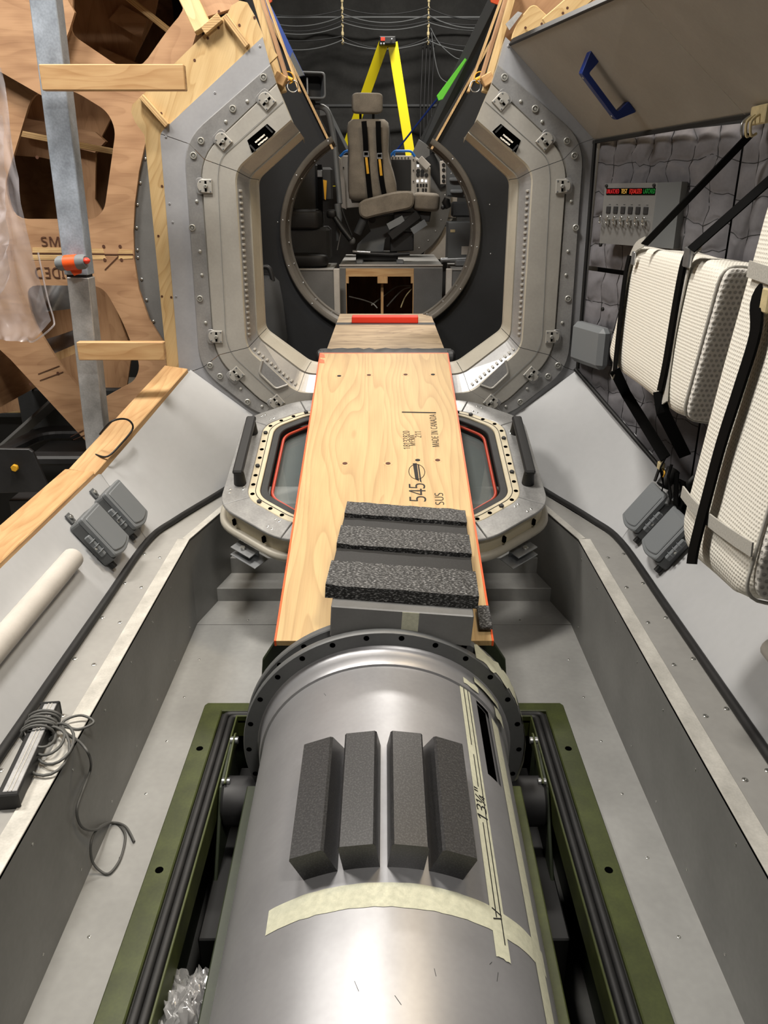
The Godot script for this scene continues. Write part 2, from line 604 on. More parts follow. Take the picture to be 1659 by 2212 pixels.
	M.ceil = mottled(Color(0.60, 0.585, 0.56), 0.05, 0.8, 0.0, 0.5, 97)
	M.foam = speckle(Color(0.045, 0.045, 0.045), Color(0.50, 0.50, 0.50), 0.085, 0.26, 0.7, 2.4)
	M.foamsmooth = speckle(Color(0.075, 0.075, 0.075), Color(0.12, 0.12, 0.12), 0.10, 0.25, 0.7, 2.0)
	M.block = speckle(Color(0.14, 0.14, 0.145), Color(0.24, 0.24, 0.24), 0.2, 0.25, 0.4)
	M.boxgrey = plain(Color(0.43, 0.445, 0.455), 0.55)
	M.boxdark = plain(Color(0.34, 0.35, 0.355), 0.6)
	M.steel = mottled(Color(0.43, 0.43, 0.425), 0.06, 0.45, 0.15, 0.4, 99)
	M.tape = mottled(Color(0.695, 0.695, 0.615), 0.08, 0.7, 0.0, 0.12, 101, 0.04)
	M.ink = plain(Color(0.08, 0.065, 0.05), 0.8)
	M.pen = plain(Color(0.05, 0.05, 0.05), 0.8)
	M.blue = plain(Color(0.03, 0.15, 0.42), 0.35)
	M.skyblue = plain(Color(0.10, 0.45, 0.80), 0.4)
	M.yellow = plain(Color(0.93, 0.86, 0.05), 0.45)
	M.gold = plain(Color(0.83, 0.62, 0.12), 0.6)
	M.lime = plain(Color(0.45, 0.95, 0.25), 0.5)
	M.bluetape = plain(Color(0.25, 0.38, 0.75), 0.6)
	M.seatcloth = mottled(Color(0.47, 0.44, 0.395), 0.14, 0.95, 0.0, 0.35, 103)
	M.charcoal = mottled(Color(0.16, 0.165, 0.17), 0.12, 0.7, 0.0, 0.4, 105)
	M.pipe = mottled(Color(0.72, 0.70, 0.67), 0.05, 0.75, 0.0, 0.3, 107)
	M.knot = plain(Color(0.30, 0.17, 0.10), 0.8)
	M.beige = mottled(Color(0.74, 0.68, 0.52), 0.1, 0.7, 0.0, 0.2, 109)
	M.glass = plain(Color(0.75, 0.80, 0.80, 0.10), 0.03)
	M.glass.transparency = BaseMaterial3D.TRANSPARENCY_ALPHA
	M.film = plain(Color(0.90, 0.88, 0.90, 0.30), 0.18)
	M.film.transparency = BaseMaterial3D.TRANSPARENCY_ALPHA
	M.film.cull_mode = BaseMaterial3D.CULL_DISABLED
	M.bagfilm = plain(Color(0.92, 0.92, 0.92, 0.16), 0.12)
	M.bagfilm.transparency = BaseMaterial3D.TRANSPARENCY_ALPHA
	M.bagfilm.cull_mode = BaseMaterial3D.CULL_DISABLED
	M.cable = plain(Color(0.30, 0.30, 0.29), 0.55)

func glow(c: Color, e: float) -> StandardMaterial3D:
	var m := plain(c, 0.5)
	m.emission_enabled = true
	m.emission = c
	m.emission_energy_multiplier = e
	return m

# a hanging panel lamp: housing, yoke and glowing face with the light just below it
func stage_lamp(at: Vector3, size: Vector2, energy: float, c: Color, label: String) -> void:
	var t := thing("stage_lamp", label, "lamp", "panel lamps hanging over the set")
	obj("housing", mb().box(Vector3(size.x + 0.06, 0.1, size.y + 0.06), Transform3D(Basis.IDENTITY, at + Vector3(0, 0.056, 0)), 0.012), M.black, t)
	obj("diffuser", mb().box(Vector3(size.x, 0.01, size.y), Transform3D(Basis.IDENTITY, at), 0.003), glow(c, 4.0), t)
	for s: float in [-1.0, 1.0]:
		obj("hanger", mb().tube([at + Vector3(s * size.x * 0.35, 0.1, 0), at + Vector3(s * size.x * 0.35, 5.9 - at.y, 0)], 0.008, 6), M.dark, t)
	var l := AreaLight3D.new()
	l.name = "light"
	l.area_size = size
	l.light_color = c
	l.light_energy = energy
	l.area_range = 30.0
	l.area_attenuation = 2.0
	l.shadow_enabled = true
	l.position = at + Vector3(0, -0.02, 0)
	l.rotation_degrees = Vector3(-90, 0, 0)
	t.add_child(l)

# ---------------------------------------------------------------- stage and hull
# plate through points (counter-clockwise seen from the front), thickness backwards
func slab(b: MB, p: Array, th: float) -> MB:
	var nn := Vector3.ZERO
	for i in range(1, p.size() - 1):
		nn += (p[i] - p[0]).cross(p[i + 1] - p[0])
	var o := -nn.normalized() * th
	for i in range(1, p.size() - 1):
		b.tri(p[0], p[i], p[i + 1])
		b.tri(p[0] + o, p[i + 1] + o, p[i] + o)
	for i in p.size():
		var j := (i + 1) % p.size()
		b.quad(p[i] + o, p[j] + o, p[j], p[i])
	return b

func cuboid(lo: Vector3, hi: Vector3, bev := 0.0, grain := Vector3(0, 0, 1)) -> MB:
	return mb(grain).box(hi - lo, Transform3D(Basis.IDENTITY, (lo + hi) / 2), bev)

func build_stage() -> void:
	obj("floor_stage", cuboid(Vector3(-7, -0.95, -11.6), Vector3(7, -0.85, 4)), M.stage).set_meta("kind", "structure")
	obj("ceiling_stage", cuboid(Vector3(-7, 5.95, -11.6), Vector3(7, 6.05, 4)), M.drape).set_meta("kind", "structure")
	obj("wall_west", cuboid(Vector3(-7.1, -0.95, -11.6), Vector3(-7, 6, 4)), M.drape).set_meta("kind", "structure")
	obj("wall_east", cuboid(Vector3(7, -0.95, -11.6), Vector3(7.1, 6, 4)), M.drape).set_meta("kind", "structure")
	obj("wall_front", cuboid(Vector3(-7, -0.95, 4), Vector3(7, 6, 4.1)), M.drape).set_meta("kind", "structure")

func build_aisle() -> void:
	var f := struct("floor")
	for s: float in [-1.0, 1.0]:
		obj("floor_plate", cuboid(Vector3(minf(s * 0.55, s * 0.76), -0.015, -2.752), Vector3(maxf(s * 0.55, s * 0.76), 0, 0.6)), M.floor, f)
		for k in 9:
			fix("screw", "screw", Vector3(s * 0.685, 0, -0.62 - k * 0.235), Vector3.UP, M.chrome, f, 0.8)
	obj("floor_plate", cuboid(Vector3(-0.55, -0.0152, -2.752), Vector3(0.55, -0.0002, -2.15)), M.floor, f)
	obj("floor_plate", cuboid(Vector3(-0.78, -0.015, -2.95), Vector3(0.78, 0.001, -2.754)), M.floor, f)
	var ys := [0.0, 0.062, 0.135, 0.205, 0.28]
	var zs := [-2.95, -3.095, -3.235, -3.37, -3.6]
	for k in 4:
		obj("step", cuboid(Vector3(-0.8, ys[k] - 0.05, zs[k + 1]), Vector3(0.8, ys[k + 1], zs[k]), 0.002), M.floor, f)
	for x: float in [-0.55, -0.2, 0.2, 0.55]:
		fix("screw", "screw", Vector3(x, 0.001, -2.79), Vector3.UP, M.chrome, f, 0.7)
	for s: float in [-1.0, 1.0]:
		var l := struct("baseboard_left" if s < 0 else "baseboard_right")
		var a := Vector3(s * 0.75, 0, 0.6); var b := Vector3(s * 0.75, 0, -2.76); var c := Vector3(s * 0.615, 0, -3.31)
		var up := Vector3(0, 0.37, 0)
		var out := Vector3(s * 0.012, 0, 0)
		# side faces, near and angled
		for q in [[a, b], [b, c]]:
			var p := [q[0], q[1], q[1] + up, q[0] + up]
			if s > 0: p.reverse()
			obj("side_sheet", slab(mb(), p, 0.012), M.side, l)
		# top sheets
		for q in [[a, b, Vector3(s * 0.93, 0.37, -2.78), Vector3(s * 0.93, 0.37, 0.6)], [b, c, Vector3(s * 0.74, 0.37, -3.32), Vector3(s * 0.93, 0.37, -2.78)]]:
			var p := [Vector3(q[0].x, 0.37, q[0].z), Vector3(q[1].x, 0.37, q[1].z), q[2], q[3]]
			if s > 0: p.reverse()
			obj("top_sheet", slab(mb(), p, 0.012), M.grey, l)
		# bright edge angle
		for q in [[a, b, 0.046], [b, c, 0.03]]:
			var d: Vector3 = (q[1] - q[0]).normalized()
			var side: Vector3 = d.cross(Vector3.UP) * -s * -1.0
			if side.x * s < 0: side = -side
			var mid: Vector3 = side * q[2] / 2
			obj("edge_angle", mb().bar(q[0] + up + mid + Vector3(0, 0.002, 0) - side * 0.004, q[1] + up + mid + Vector3(0, 0.002, 0) - side * 0.004, q[2], 0.004, side, 0.001), M.angle, l)
		for k in 9:
			var z := -0.72 - k * 0.235
			fix("screw", "screw", Vector3(s * 0.817, 0.37, z), Vector3.UP, M.chrome, l, 1.3)
			fix("screw", "screw", Vector3(s * 0.882, 0.37, z - 0.03), Vector3.UP, M.chrome, l, 1.3)
			fix("screw", "screw", Vector3(s * 0.7498, 0.315, z - 0.1), Vector3(-s, 0, 0), M.chrome, l, 0.7)
			fix("screw", "screw", Vector3(s * 0.7498, 0.05, z - 0.05), Vector3(-s, 0, 0), M.chrome, l, 0.6)
		# black rubber cord lying in the corner
		var cord := spline([Vector3(s * 0.898, 0.382, 0.5), Vector3(s * 0.90, 0.382, -1.2), Vector3(s * 0.899, 0.382, -2.2), Vector3(s * 0.895, 0.382, -2.72), Vector3(s * 0.84, 0.383, -2.93), Vector3(s * 0.735, 0.384, -3.2), Vector3(s * 0.69, 0.39, -3.3)], 6)
		tag(obj("rubber_cord", mb().tube(cord, 0.0125, 10), M.rubber), "black rubber cord along the foot of the %s sloped panel" % ("left" if s < 0 else "right"), "cord", "rubber cords along the ledges")

func build_sides() -> void:
	for s: float in [-1.0, 1.0]:
		var w := struct("wall_left" if s < 0 else "wall_right")
		var A := Vector3(s * 0.909, 0.37, -2.76); var B := Vector3(s * 1.087, 0.612, -2.85)
		var Cc := Vector3(s * 0.865, 0.872, -3.5); var D := Vector3(s * 0.60, 0.665, -3.5); var E := Vector3(s * 0.72, 0.37, -3.28)
		var p := [Vector3(s * 0.905, 0.37, 0.6), A + Vector3(0, 0, 0.002), B + Vector3(0, 0, 0.002), Vector3(s * 1.09, 0.624, 0.6)]
		if s > 0: p.reverse()
		obj("sloped_panel", slab(mb(), p, 0.012), M.panel, w)
		# the far panel is one sheet that twists from the bend to the slant of the octagon
		var lowe := spline([A, A.lerp(E, 0.5) + Vector3(-s * 0.004, 0.0, 0), E, Vector3(s * 0.655, 0.50, -3.42), D], 6)
		var rows := []
		for k in 11:
			var row := []
			for i in lowe.size():
				var f := float(i) / (lowe.size() - 1)
				var top := B.lerp(Cc, pow(f, 1.15))
				row.append(lowe[i].lerp(top, k / 10.0))
			rows.append(row)
		if s < 0: rows.reverse()
		var far := mb().loft(rows, true)
		var under := []
		for r in rows:
			var l := []
			for q: Vector3 in r: l.append(q + Vector3(s * 0.010, -0.006, 0))
			under.append(l)
		under.reverse()
		far.loft(under, true)
		obj("sloped_panel", far, M.panel, w)
		if s > 0:
			# quilted wall behind: far bay above and below the gap, near bay
			quilt(w, Vector3(0.858, 0.60, -3.485), Vector3(0.270, 0, 0.73), Vector3(0, 0.70, 0), 7, 6, 1)
			quilt(w, Vector3(0.858, 1.318, -3.485), Vector3(0.270, 0, 0.73), Vector3(0, 0.49, 0), 7, 5, 2)
			quilt(w, Vector3(1.126, 0.61, -2.74), Vector3(0.0, 0, 1.9), Vector3(0, 1.20, 0), 15, 11, 3)
			obj("edge_cord", mb().tube([Cc + Vector3(-0.012, 0.004, 0.01), B + Vector3(-0.02, 0.006, 0)], 0.009, 8), M.black, w)
			obj("edge_cord", mb().tube([B + Vector3(-0.02, 0.006, 0), Vector3(1.075, 0.628, 0.5)], 0.009, 8), M.black, w)
			obj("edge_cord", mb().tube([Vector3(0.862, 0.88, -3.488), Vector3(0.848, 1.80, -3.488)], 0.008, 8), M.black, w)
			obj("backing", cuboid(Vector3(1.16, 0.5, -2.75), Vector3(1.18, 1.86, 0.6)), M.dark, w)
			obj("backing", mb().bar(Vector3(0.920, 1.2, -3.5), Vector3(1.18, 1.2, -2.70), 0.02, 1.3, Vector3(0.75, 0, -0.24)), M.dark, w)
	# slanted ceiling of the right side, two sheets with dark edge trim
	var c := struct("ceiling")
	var P1 := Vector3(0.85, 1.80, -3.5); var P2 := Vector3(0.485, 2.135, -3.5)
	var S1 := Vector3(1.10, 1.822, -2.67); var S2 := Vector3(0.715, 2.145, -2.67)
	var N1 := Vector3(1.10, 1.80, 0.6); var N2 := Vector3(0.72, 2.11, 0.6)
	var g := Vector3(0, 0, 0.002)
	obj("ceiling_sheet", slab(mb(), [P1, S1 - g, S2 - g, P2], 0.018), M.ceil, c)
	obj("ceiling_sheet", slab(mb(), [S1 + g, N1, N2, S2 + g], 0.018), M.ceil, c)
	var up := Vector3(0.35, 0.42, 0).normalized()
	for q in [[P2, S2], [S2, N2]]:
		obj("edge_trim", mb().bar(q[0] + up * 0.012, q[1] + up * 0.012, 0.010, 0.03, up.cross(q[1] - q[0]), 0.002), M.dark, c)
	for q in [[P1, S1], [S1, N1]]:
		obj("joint_strip", mb().bar(q[0] + Vector3(-0.004, -0.006, 0), q[1] + Vector3(-0.004, -0.006, 0), 0.012, 0.012), M.black, c)

# one stitched padded sheet: pillows between stitch lines with irregular rows
func quilt(parent: Node, o: Vector3, u: Vector3, v: Vector3, nu: int, nv: int, s: int) -> void:
	var nn := v.cross(u).normalized()
	if nn.x > 0: nn = -nn
	var q := noise(s * 17, 2.0, 3)
	var e := noise(s * 31, 9.0, 2)
	var cu := nu * 8; var cv := nv * 8
	# wandering of the seams, fading to nothing at the edges of the sheet
	var du := func(fu: float, fv: float) -> float: return 0.30 * q.get_noise_2d(fv * 2.0, fu) * minf(1.0, 8.0 * fu * (1 - fu))
	var dv := func(fu: float, fv: float) -> float: return 0.30 * q.get_noise_2d(fu * 2.5 + 7, fv) * minf(1.0, 8.0 * fv * (1 - fv))
	var place := func(a: float, b: float) -> Vector3:
		var fu := a / nu; var fv := b / nv
		for it in 3:
			fu = (a - du.call(fu, fv)) / nu
			fv = (b - dv.call(fu, fv)) / nv
		var rim := minf(minf(a, nu - a), minf(b, nv - b))
		var h := pow(absf(sin(a * PI)), 0.4) * pow(absf(sin(b * PI)), 0.35) * smoothstep(0.0, 0.25, rim)
		return o + u * fu + v * fv + nn * (-0.012 + 0.013 * h + 0.005 * e.get_noise_2d(fu * u.length(), fv * v.length()) * smoothstep(0.0, 0.3, rim))
	var rows := []
	for j in cv + 1:
		var row := []
		for i in cu + 1: row.append(place.call(i / 8.0, j / 8.0))
		rows.append(row)
	var pad := obj("quilted_pad", mb().loft(rows, true), M.quilt, parent)
	# thread of the stitch lines, one part for each seam
	for k in range(1, nu):
		var pts := []
		for j in nv * 4 + 1: pts.append(place.call(float(k), j / 4.0) + nn * 0.0005)
		obj("stitch_line", mb().tube(pts, 0.0016, 4), M.dark, pad)
	for k in range(1, nv):
		var pts := []
		for i in nu * 4 + 1: pts.append(place.call(i / 4.0, float(k)) + nn * 0.0005)
		obj("stitch_line", mb().tube(pts, 0.0016, 4), M.dark, pad)

# ---------------------------------------------------------------- octagonal hatch frame
const LOOPS := [
	[Vector3(-0.469, 2.162, -3.502), Vector3(-0.901, 1.826, -3.502), Vector3(-0.917, 0.844, -3.502), Vector3(-0.591, 0.608, -3.502)],
	[Vector3(-0.445, 2.069, -3.502), Vector3(-0.809, 1.799, -3.502), Vector3(-0.825, 0.875, -3.502), Vector3(-0.558, 0.649, -3.502)],
	[Vector3(-0.442, 2.064, -3.488), Vector3(-0.802, 1.797, -3.488), Vector3(-0.819, 0.880, -3.488), Vector3(-0.554, 0.655, -3.488)],
	[Vector3(-0.423, 2.004, -3.488), Vector3(-0.748, 1.741, -3.488), Vector3(-0.753, 0.929, -3.488), Vector3(-0.518, 0.688, -3.488)],
	[Vector3(-0.423, 2.001, -3.494), Vector3(-0.745, 1.739, -3.494), Vector3(-0.753, 0.930, -3.494), Vector3(-0.517, 0.688, -3.494)],
	[Vector3(-0.419, 1.996, -3.480), Vector3(-0.739, 1.737, -3.480), Vector3(-0.745, 0.935, -3.480), Vector3(-0.511, 0.694, -3.480)],
	[Vector3(-0.368, 1.874, -3.474), Vector3(-0.606, 1.691, -3.474), Vector3(-0.607, 0.971, -3.474), Vector3(-0.392, 0.772, -3.474)],
	[Vector3(-0.365, 1.868, -3.480), Vector3(-0.600, 1.687, -3.480), Vector3(-0.602, 0.974, -3.480), Vector3(-0.386, 0.777, -3.480)],
	[Vector3(-0.343, 1.836, -3.545), Vector3(-0.563, 1.664, -3.545), Vector3(-0.567, 1.007, -3.545), Vector3(-0.362, 0.843, -3.545)],
	[Vector3(-0.341, 1.832, -3.542), Vector3(-0.557, 1.663, -3.542), Vector3(-0.562, 1.012, -3.542), Vector3(-0.358, 0.850, -3.542)],
	[Vector3(-0.334, 1.819, -3.600), Vector3(-0.539, 1.660, -3.600), Vector3(-0.540, 1.031, -3.600), Vector3(-0.339, 0.878, -3.600)],
	[Vector3(-0.333, 1.818, -3.610), Vector3(-0.533, 1.658, -3.610), Vector3(-0.537, 1.033, -3.610), Vector3(-0.335, 0.882, -3.610)]]

func build_hatch_frame() -> void:
	var t := thing("hatch_frame", "grey octagonal hatch frame with rivets and latch plates, its top cut open", "hatch frame")
	var rad := [0.02, 0.10, 0.10, 0.10, 0.10, 0.10, 0.05, 0.05, 0.035, 0.035, 0.03, 0.03]
	var mats := [M.flange, M.hatchband, M.hatchband, M.hatch, M.hatch, M.hatch, M.lip, M.hatchband, M.lip, M.lip, M.lip]
	var seg := 6
	for s: float in [-1.0, 1.0]:
		var rows := []
		for k in LOOPS.size():
			var p := []
			# measured on the left, mirrored for the right
			for q: Vector3 in LOOPS[k]: p.append(Vector3(s * absf(q.x), q.y, q.z))
			p.append(Vector3(0, p[3].y - (0.03 if k > 6 else 0.0), p[3].z))
			rows.append(rounded(p, rad[k], seg, false))
		# sections between the mid-points of the corner rounds; a hair of gap at the seams
		var mid := func(c: int) -> int: return 1 + c * (seg + 1) + seg / 2
		var cuts := [0, mid.call(0), mid.call(1), mid.call(2), rows[0].size() - 1]
		for i in 4:
			var bands := {}
			for k in rows.size() - 1:
				var m: Material = mats[k]
				if not bands.has(m): bands[m] = mb()
				var strip := []
				for r in [rows[k], rows[k + 1]]:
					var l := []
					for j in range(cuts[i], cuts[i + 1] + 1): l.append(r[j])
					var e0: Vector3 = (l[1] - l[0]).normalized() * 0.0012
					var e1: Vector3 = (l[-2] - l[-1]).normalized() * 0.0012
					if i > 0: l[0] += e0
					if i < 3: l[-1] += e1
					strip.append(l)
				if s < 0: strip.reverse()
				bands[m].loft(strip, false)
			var first := true
			var keep: Node = t
			for m in bands:
				var o := obj("frame_section" if first else "section_band", bands[m], m, keep)
				if first:
					keep = o
					first = false
		# closing back of the frame so that it has depth
		var back := mb()
		var br := []
		for j in rows[0].size(): br.append(rows[0][j] + Vector3(0, 0, -0.05))
		var strip2 := [br, rows[0]]
		if s < 0: strip2.reverse()
		back.loft(strip2)
		var br2 := []
		for j in rows[-1].size(): br2.append(rows[-1][j] + Vector3(0, 0, -0.03))
		strip2 = [rows[-1], br2]
		if s < 0: strip2.reverse()
		back.loft(strip2)
		# cut ends at the top
		var e := []
		for k in rows.size(): e.append(rows[k][0])
		var e2 := []
		for k in rows.size(): e2.append(Vector3(e[k].x, e[k].y, -3.64) + Vector3(0, -0.02, 0))
		back.loft([e, e2] if s > 0 else [e2, e])
		obj("frame_back", back, M.lip, t)
		# teeth in the groove
		for part in [[0.10, 0.93, 1, 2, 26], [0.10, 0.92, 2, 3, 11]]:
			for k in part[4]:
				var f: float = lerpf(part[0], part[1], float(k) / (part[4] - 1))
				var a: Vector3 = LOOPS[7][part[2]].lerp(LOOPS[7][part[3]], f)
				var b: Vector3 = LOOPS[8][part[2]].lerp(LOOPS[8][part[3]], f)
				var c := a.lerp(b, 0.22)
				c.x = s * absf(c.x); a.x = s * absf(a.x); b.x = s * absf(b.x)
				var dir: Vector3 = LOOPS[7][part[3]] - LOOPS[7][part[2]]
				dir.x *= -s
				obj("tooth", tooth_mesh(), M.hatch, t, frame(c, dir, b - a))
		# latch plates
		for q in [[Vector3(-0.464, 1.941, -3.478), 43.0], [Vector3(-0.646, 1.798, -3.478), 43.0], [Vector3(-0.731, 1.630, -3.478), 88.0], [Vector3(-0.736, 1.022, -3.478), 88.0], [Vector3(-0.659, 0.855, -3.478), 130.0], [Vector3(-0.486, 0.729, -3.478), 130.0]]:
			latch(t, Vector3(s * absf(q[0].x), q[0].y, q[0].z), q[1], s)
		for q in [Vector3(-0.471, 2.023, -3.488), Vector3(-0.599, 1.913, -3.488), Vector3(-0.735, 1.798, -3.488), Vector3(-0.770, 1.744, -3.488), Vector3(-0.800, 1.470, -3.488), Vector3(-0.793, 1.182, -3.488), Vector3(-0.773, 0.894, -3.488), Vector3(-0.733, 0.845, -3.488), Vector3(-0.617, 0.728, -3.488)]:
			fix("socket_ring", "socket", Vector3(s * absf(q.x), q.y, q.z), Vector3(0, 0, 1), M.stud, t)
		for q in [Vector3(-0.540, 1.939, -3.488), Vector3(-0.630, 1.867, -3.488), Vector3(-0.772, 1.572, -3.488), Vector3(-0.776, 1.376, -3.488), Vector3(-0.776, 1.280, -3.488), Vector3(-0.777, 1.080, -3.488), Vector3(-0.644, 0.788, -3.488), Vector3(-0.553, 0.707, -3.488)]:
			fix("rivet", "rivet", Vector3(s * absf(q.x), q.y, q.z), Vector3(0, 0, 1), M.stud, t)
		for q in [Vector3(-0.481, 2.131, -3.502), Vector3(-0.668, 1.971, -3.502), Vector3(-0.878, 1.813, -3.502), Vector3(-0.889, 1.563, -3.502), Vector3(-0.883, 1.491, -3.502), Vector3(-0.899, 1.190, -3.502)]:
			fix("screw", "screw", Vector3(s * absf(q.x), q.y, q.z), Vector3(0, 0, 1), M.flange, t, 0.9)
		# fine groove line on the raised face
		var gl := []
		for q in [Vector3(-0.398, 1.938, -3.475), Vector3(-0.659, 1.737, -3.475), Vector3(-0.676, 1.668, -3.475), Vector3(-0.692, 1.007, -3.475), Vector3(-0.668, 0.940, -3.475), Vector3(-0.458, 0.732, -3.475)]: gl.append(Vector3(s * absf(q.x), q.y, q.z))
		obj("groove", mb().tube(rounded(gl, 0.05, 5, false), 0.0009, 5), M.boxgrey, t)
		# vent slot of the upper section: near-black plate painted for its shaded recess, two white bars
		var slot := []
		for q in [Vector3(-0.547, 1.799, -3.473), Vector3(-0.464, 1.859, -3.473), Vector3(-0.430, 1.831, -3.473), Vector3(-0.446, 1.814, -3.473), Vector3(-0.531, 1.752, -3.473)]: slot.append(Vector2(s * absf(q.x), q.y))
		var v := obj("painted_vent_slot", mb().ext(slot, 0.010, Transform3D(Basis.IDENTITY, Vector3(0, 0, -3.483)), 0.002), M.hole, t)
		for w in [[Vector3(-0.514, 1.791, -3.470), Vector3(-0.475, 1.819, -3.470)], [Vector3(-0.503, 1.782, -3.470), Vector3(-0.464, 1.809, -3.470)]]:
			var a: Vector3 = w[0]; var b: Vector3 = w[1]
			a.x = s * absf(a.x); b.x = s * absf(b.x)
			obj("vent_bar", mb().bar(a, b, 0.010, 0.006), M.white, v)
		for w in [[Vector3(-0.536, 1.782, -3.470), Vector3(-0.515, 1.760, -3.470)], [Vector3(-0.468, 1.851, -3.470), Vector3(-0.443, 1.827, -3.470)]]:
			var a: Vector3 = w[0]; var b: Vector3 = w[1]
			a.x = s * absf(a.x); b.x = s * absf(b.x)
			obj("vent_wedge", mb().bar(a, b, 0.012, 0.006), M.charcoal, v)
		# pocket on the lower slanted section
		var pk := []
		for q in [Vector3(-0.537, 0.918, -3.474), Vector3(-0.554, 0.862, -3.474), Vector3(-0.484, 0.791, -3.474), Vector3(-0.429, 0.810, -3.474)]: pk.append(Vector3(s * absf(q.x), q.y, q.z))
		var pc := obj("pocket", mb().tube(rounded(pk, 0.014, 4, false), 0.006, 7), M.hatch, t)
		var pf := []
		for q: Vector3 in pk: pf.append(Vector2(q.x, q.y))
		obj("pocket_floor", mb().ext(pf, 0.002, Transform3D(Basis.IDENTITY, Vector3(0, 0, -3.474))), M.hatchband, pc)

func tooth_mesh() -> ArrayMesh:
	if not shared.has("tooth"):
		shared["tooth"] = mb().box(Vector3(0.016, 0.014, 0.010), Transform3D.IDENTITY, 0.002).mesh()
	return shared["tooth"]

# D-shaped latch plate with a slotted key hole, lying in the frame's face; turn in degrees
func latch(parent: Node, at: Vector3, deg: float, s: float) -> void:
	if not shared.has("latch"):
		var p := [Vector2(-0.027, -0.030), Vector2(0.027, -0.030), Vector2(0.027, 0.006)]
		for k in 9:
			var a := PI * k / 8
			p.append(Vector2(cos(a) * 0.027, 0.006 + sin(a) * 0.025))
		p.append(Vector2(-0.027, 0.006))
		shared["latch"] = mb().ext(p, 0.007, Transform3D.IDENTITY, 0.002).mesh()
		shared["latch_rim"] = mb().ext(rounded([Vector2(-0.031, 0.0), Vector2(0.031, 0.0), Vector2(0.031, 0.036), Vector2(-0.031, 0.036)], 0.028, 5), 0.004, Transform3D.IDENTITY, 0.001).mesh()
		shared["latch_slot"] = mb().box(Vector3(0.008, 0.014, 0.002)).mesh()
		shared["latch_hub"] = mb().lathe([Vector2(0.0085, 0), Vector2(0.0085, 0.004), Vector2(0.006, 0.007), Vector2(0.003, 0.007), Vector2(0.003, 0.004), Vector2(0, 0.004)], Transform3D.IDENTITY, 12).mesh()
	var x := Transform3D(Basis(Vector3(0, 0, 1), deg_to_rad(deg if s < 0 else -deg)), at)
	if s > 0 and absf(deg - 88.0) < 1: x = Transform3D(Basis(Vector3(0, 0, 1), deg_to_rad(-88.0)), at)
	var o := obj("latch_plate", shared["latch"], M.hatch, parent, x)
	obj("plate_rim", shared["latch_rim"], M.hatchband, o, Transform3D(Basis.IDENTITY, Vector3(0, 0.001, -0.002)))
	for k: float in [-1.0, 1.0]:
		obj("key_slot", shared["latch_slot"], M.hole, o, Transform3D(Basis(Vector3(0, 0, 1), PI / 2), Vector3(k * 0.013, -0.004, 0.007)))
	obj("key_hub", shared["latch_hub"], M.stud, o, frame(Vector3(0, -0.004, 0.007), Vector3(0, -1, 0)))
	for q: Vector2 in [Vector2(-0.02, -0.023), Vector2(0.02, -0.023), Vector2(-0.017, 0.018), Vector2(0.017, 0.018)]:
		fix("screw", "screw", Vector3(q.x, q.y, 0.007), Vector3(0, 0, 1), M.boxgrey, o, 0.6)

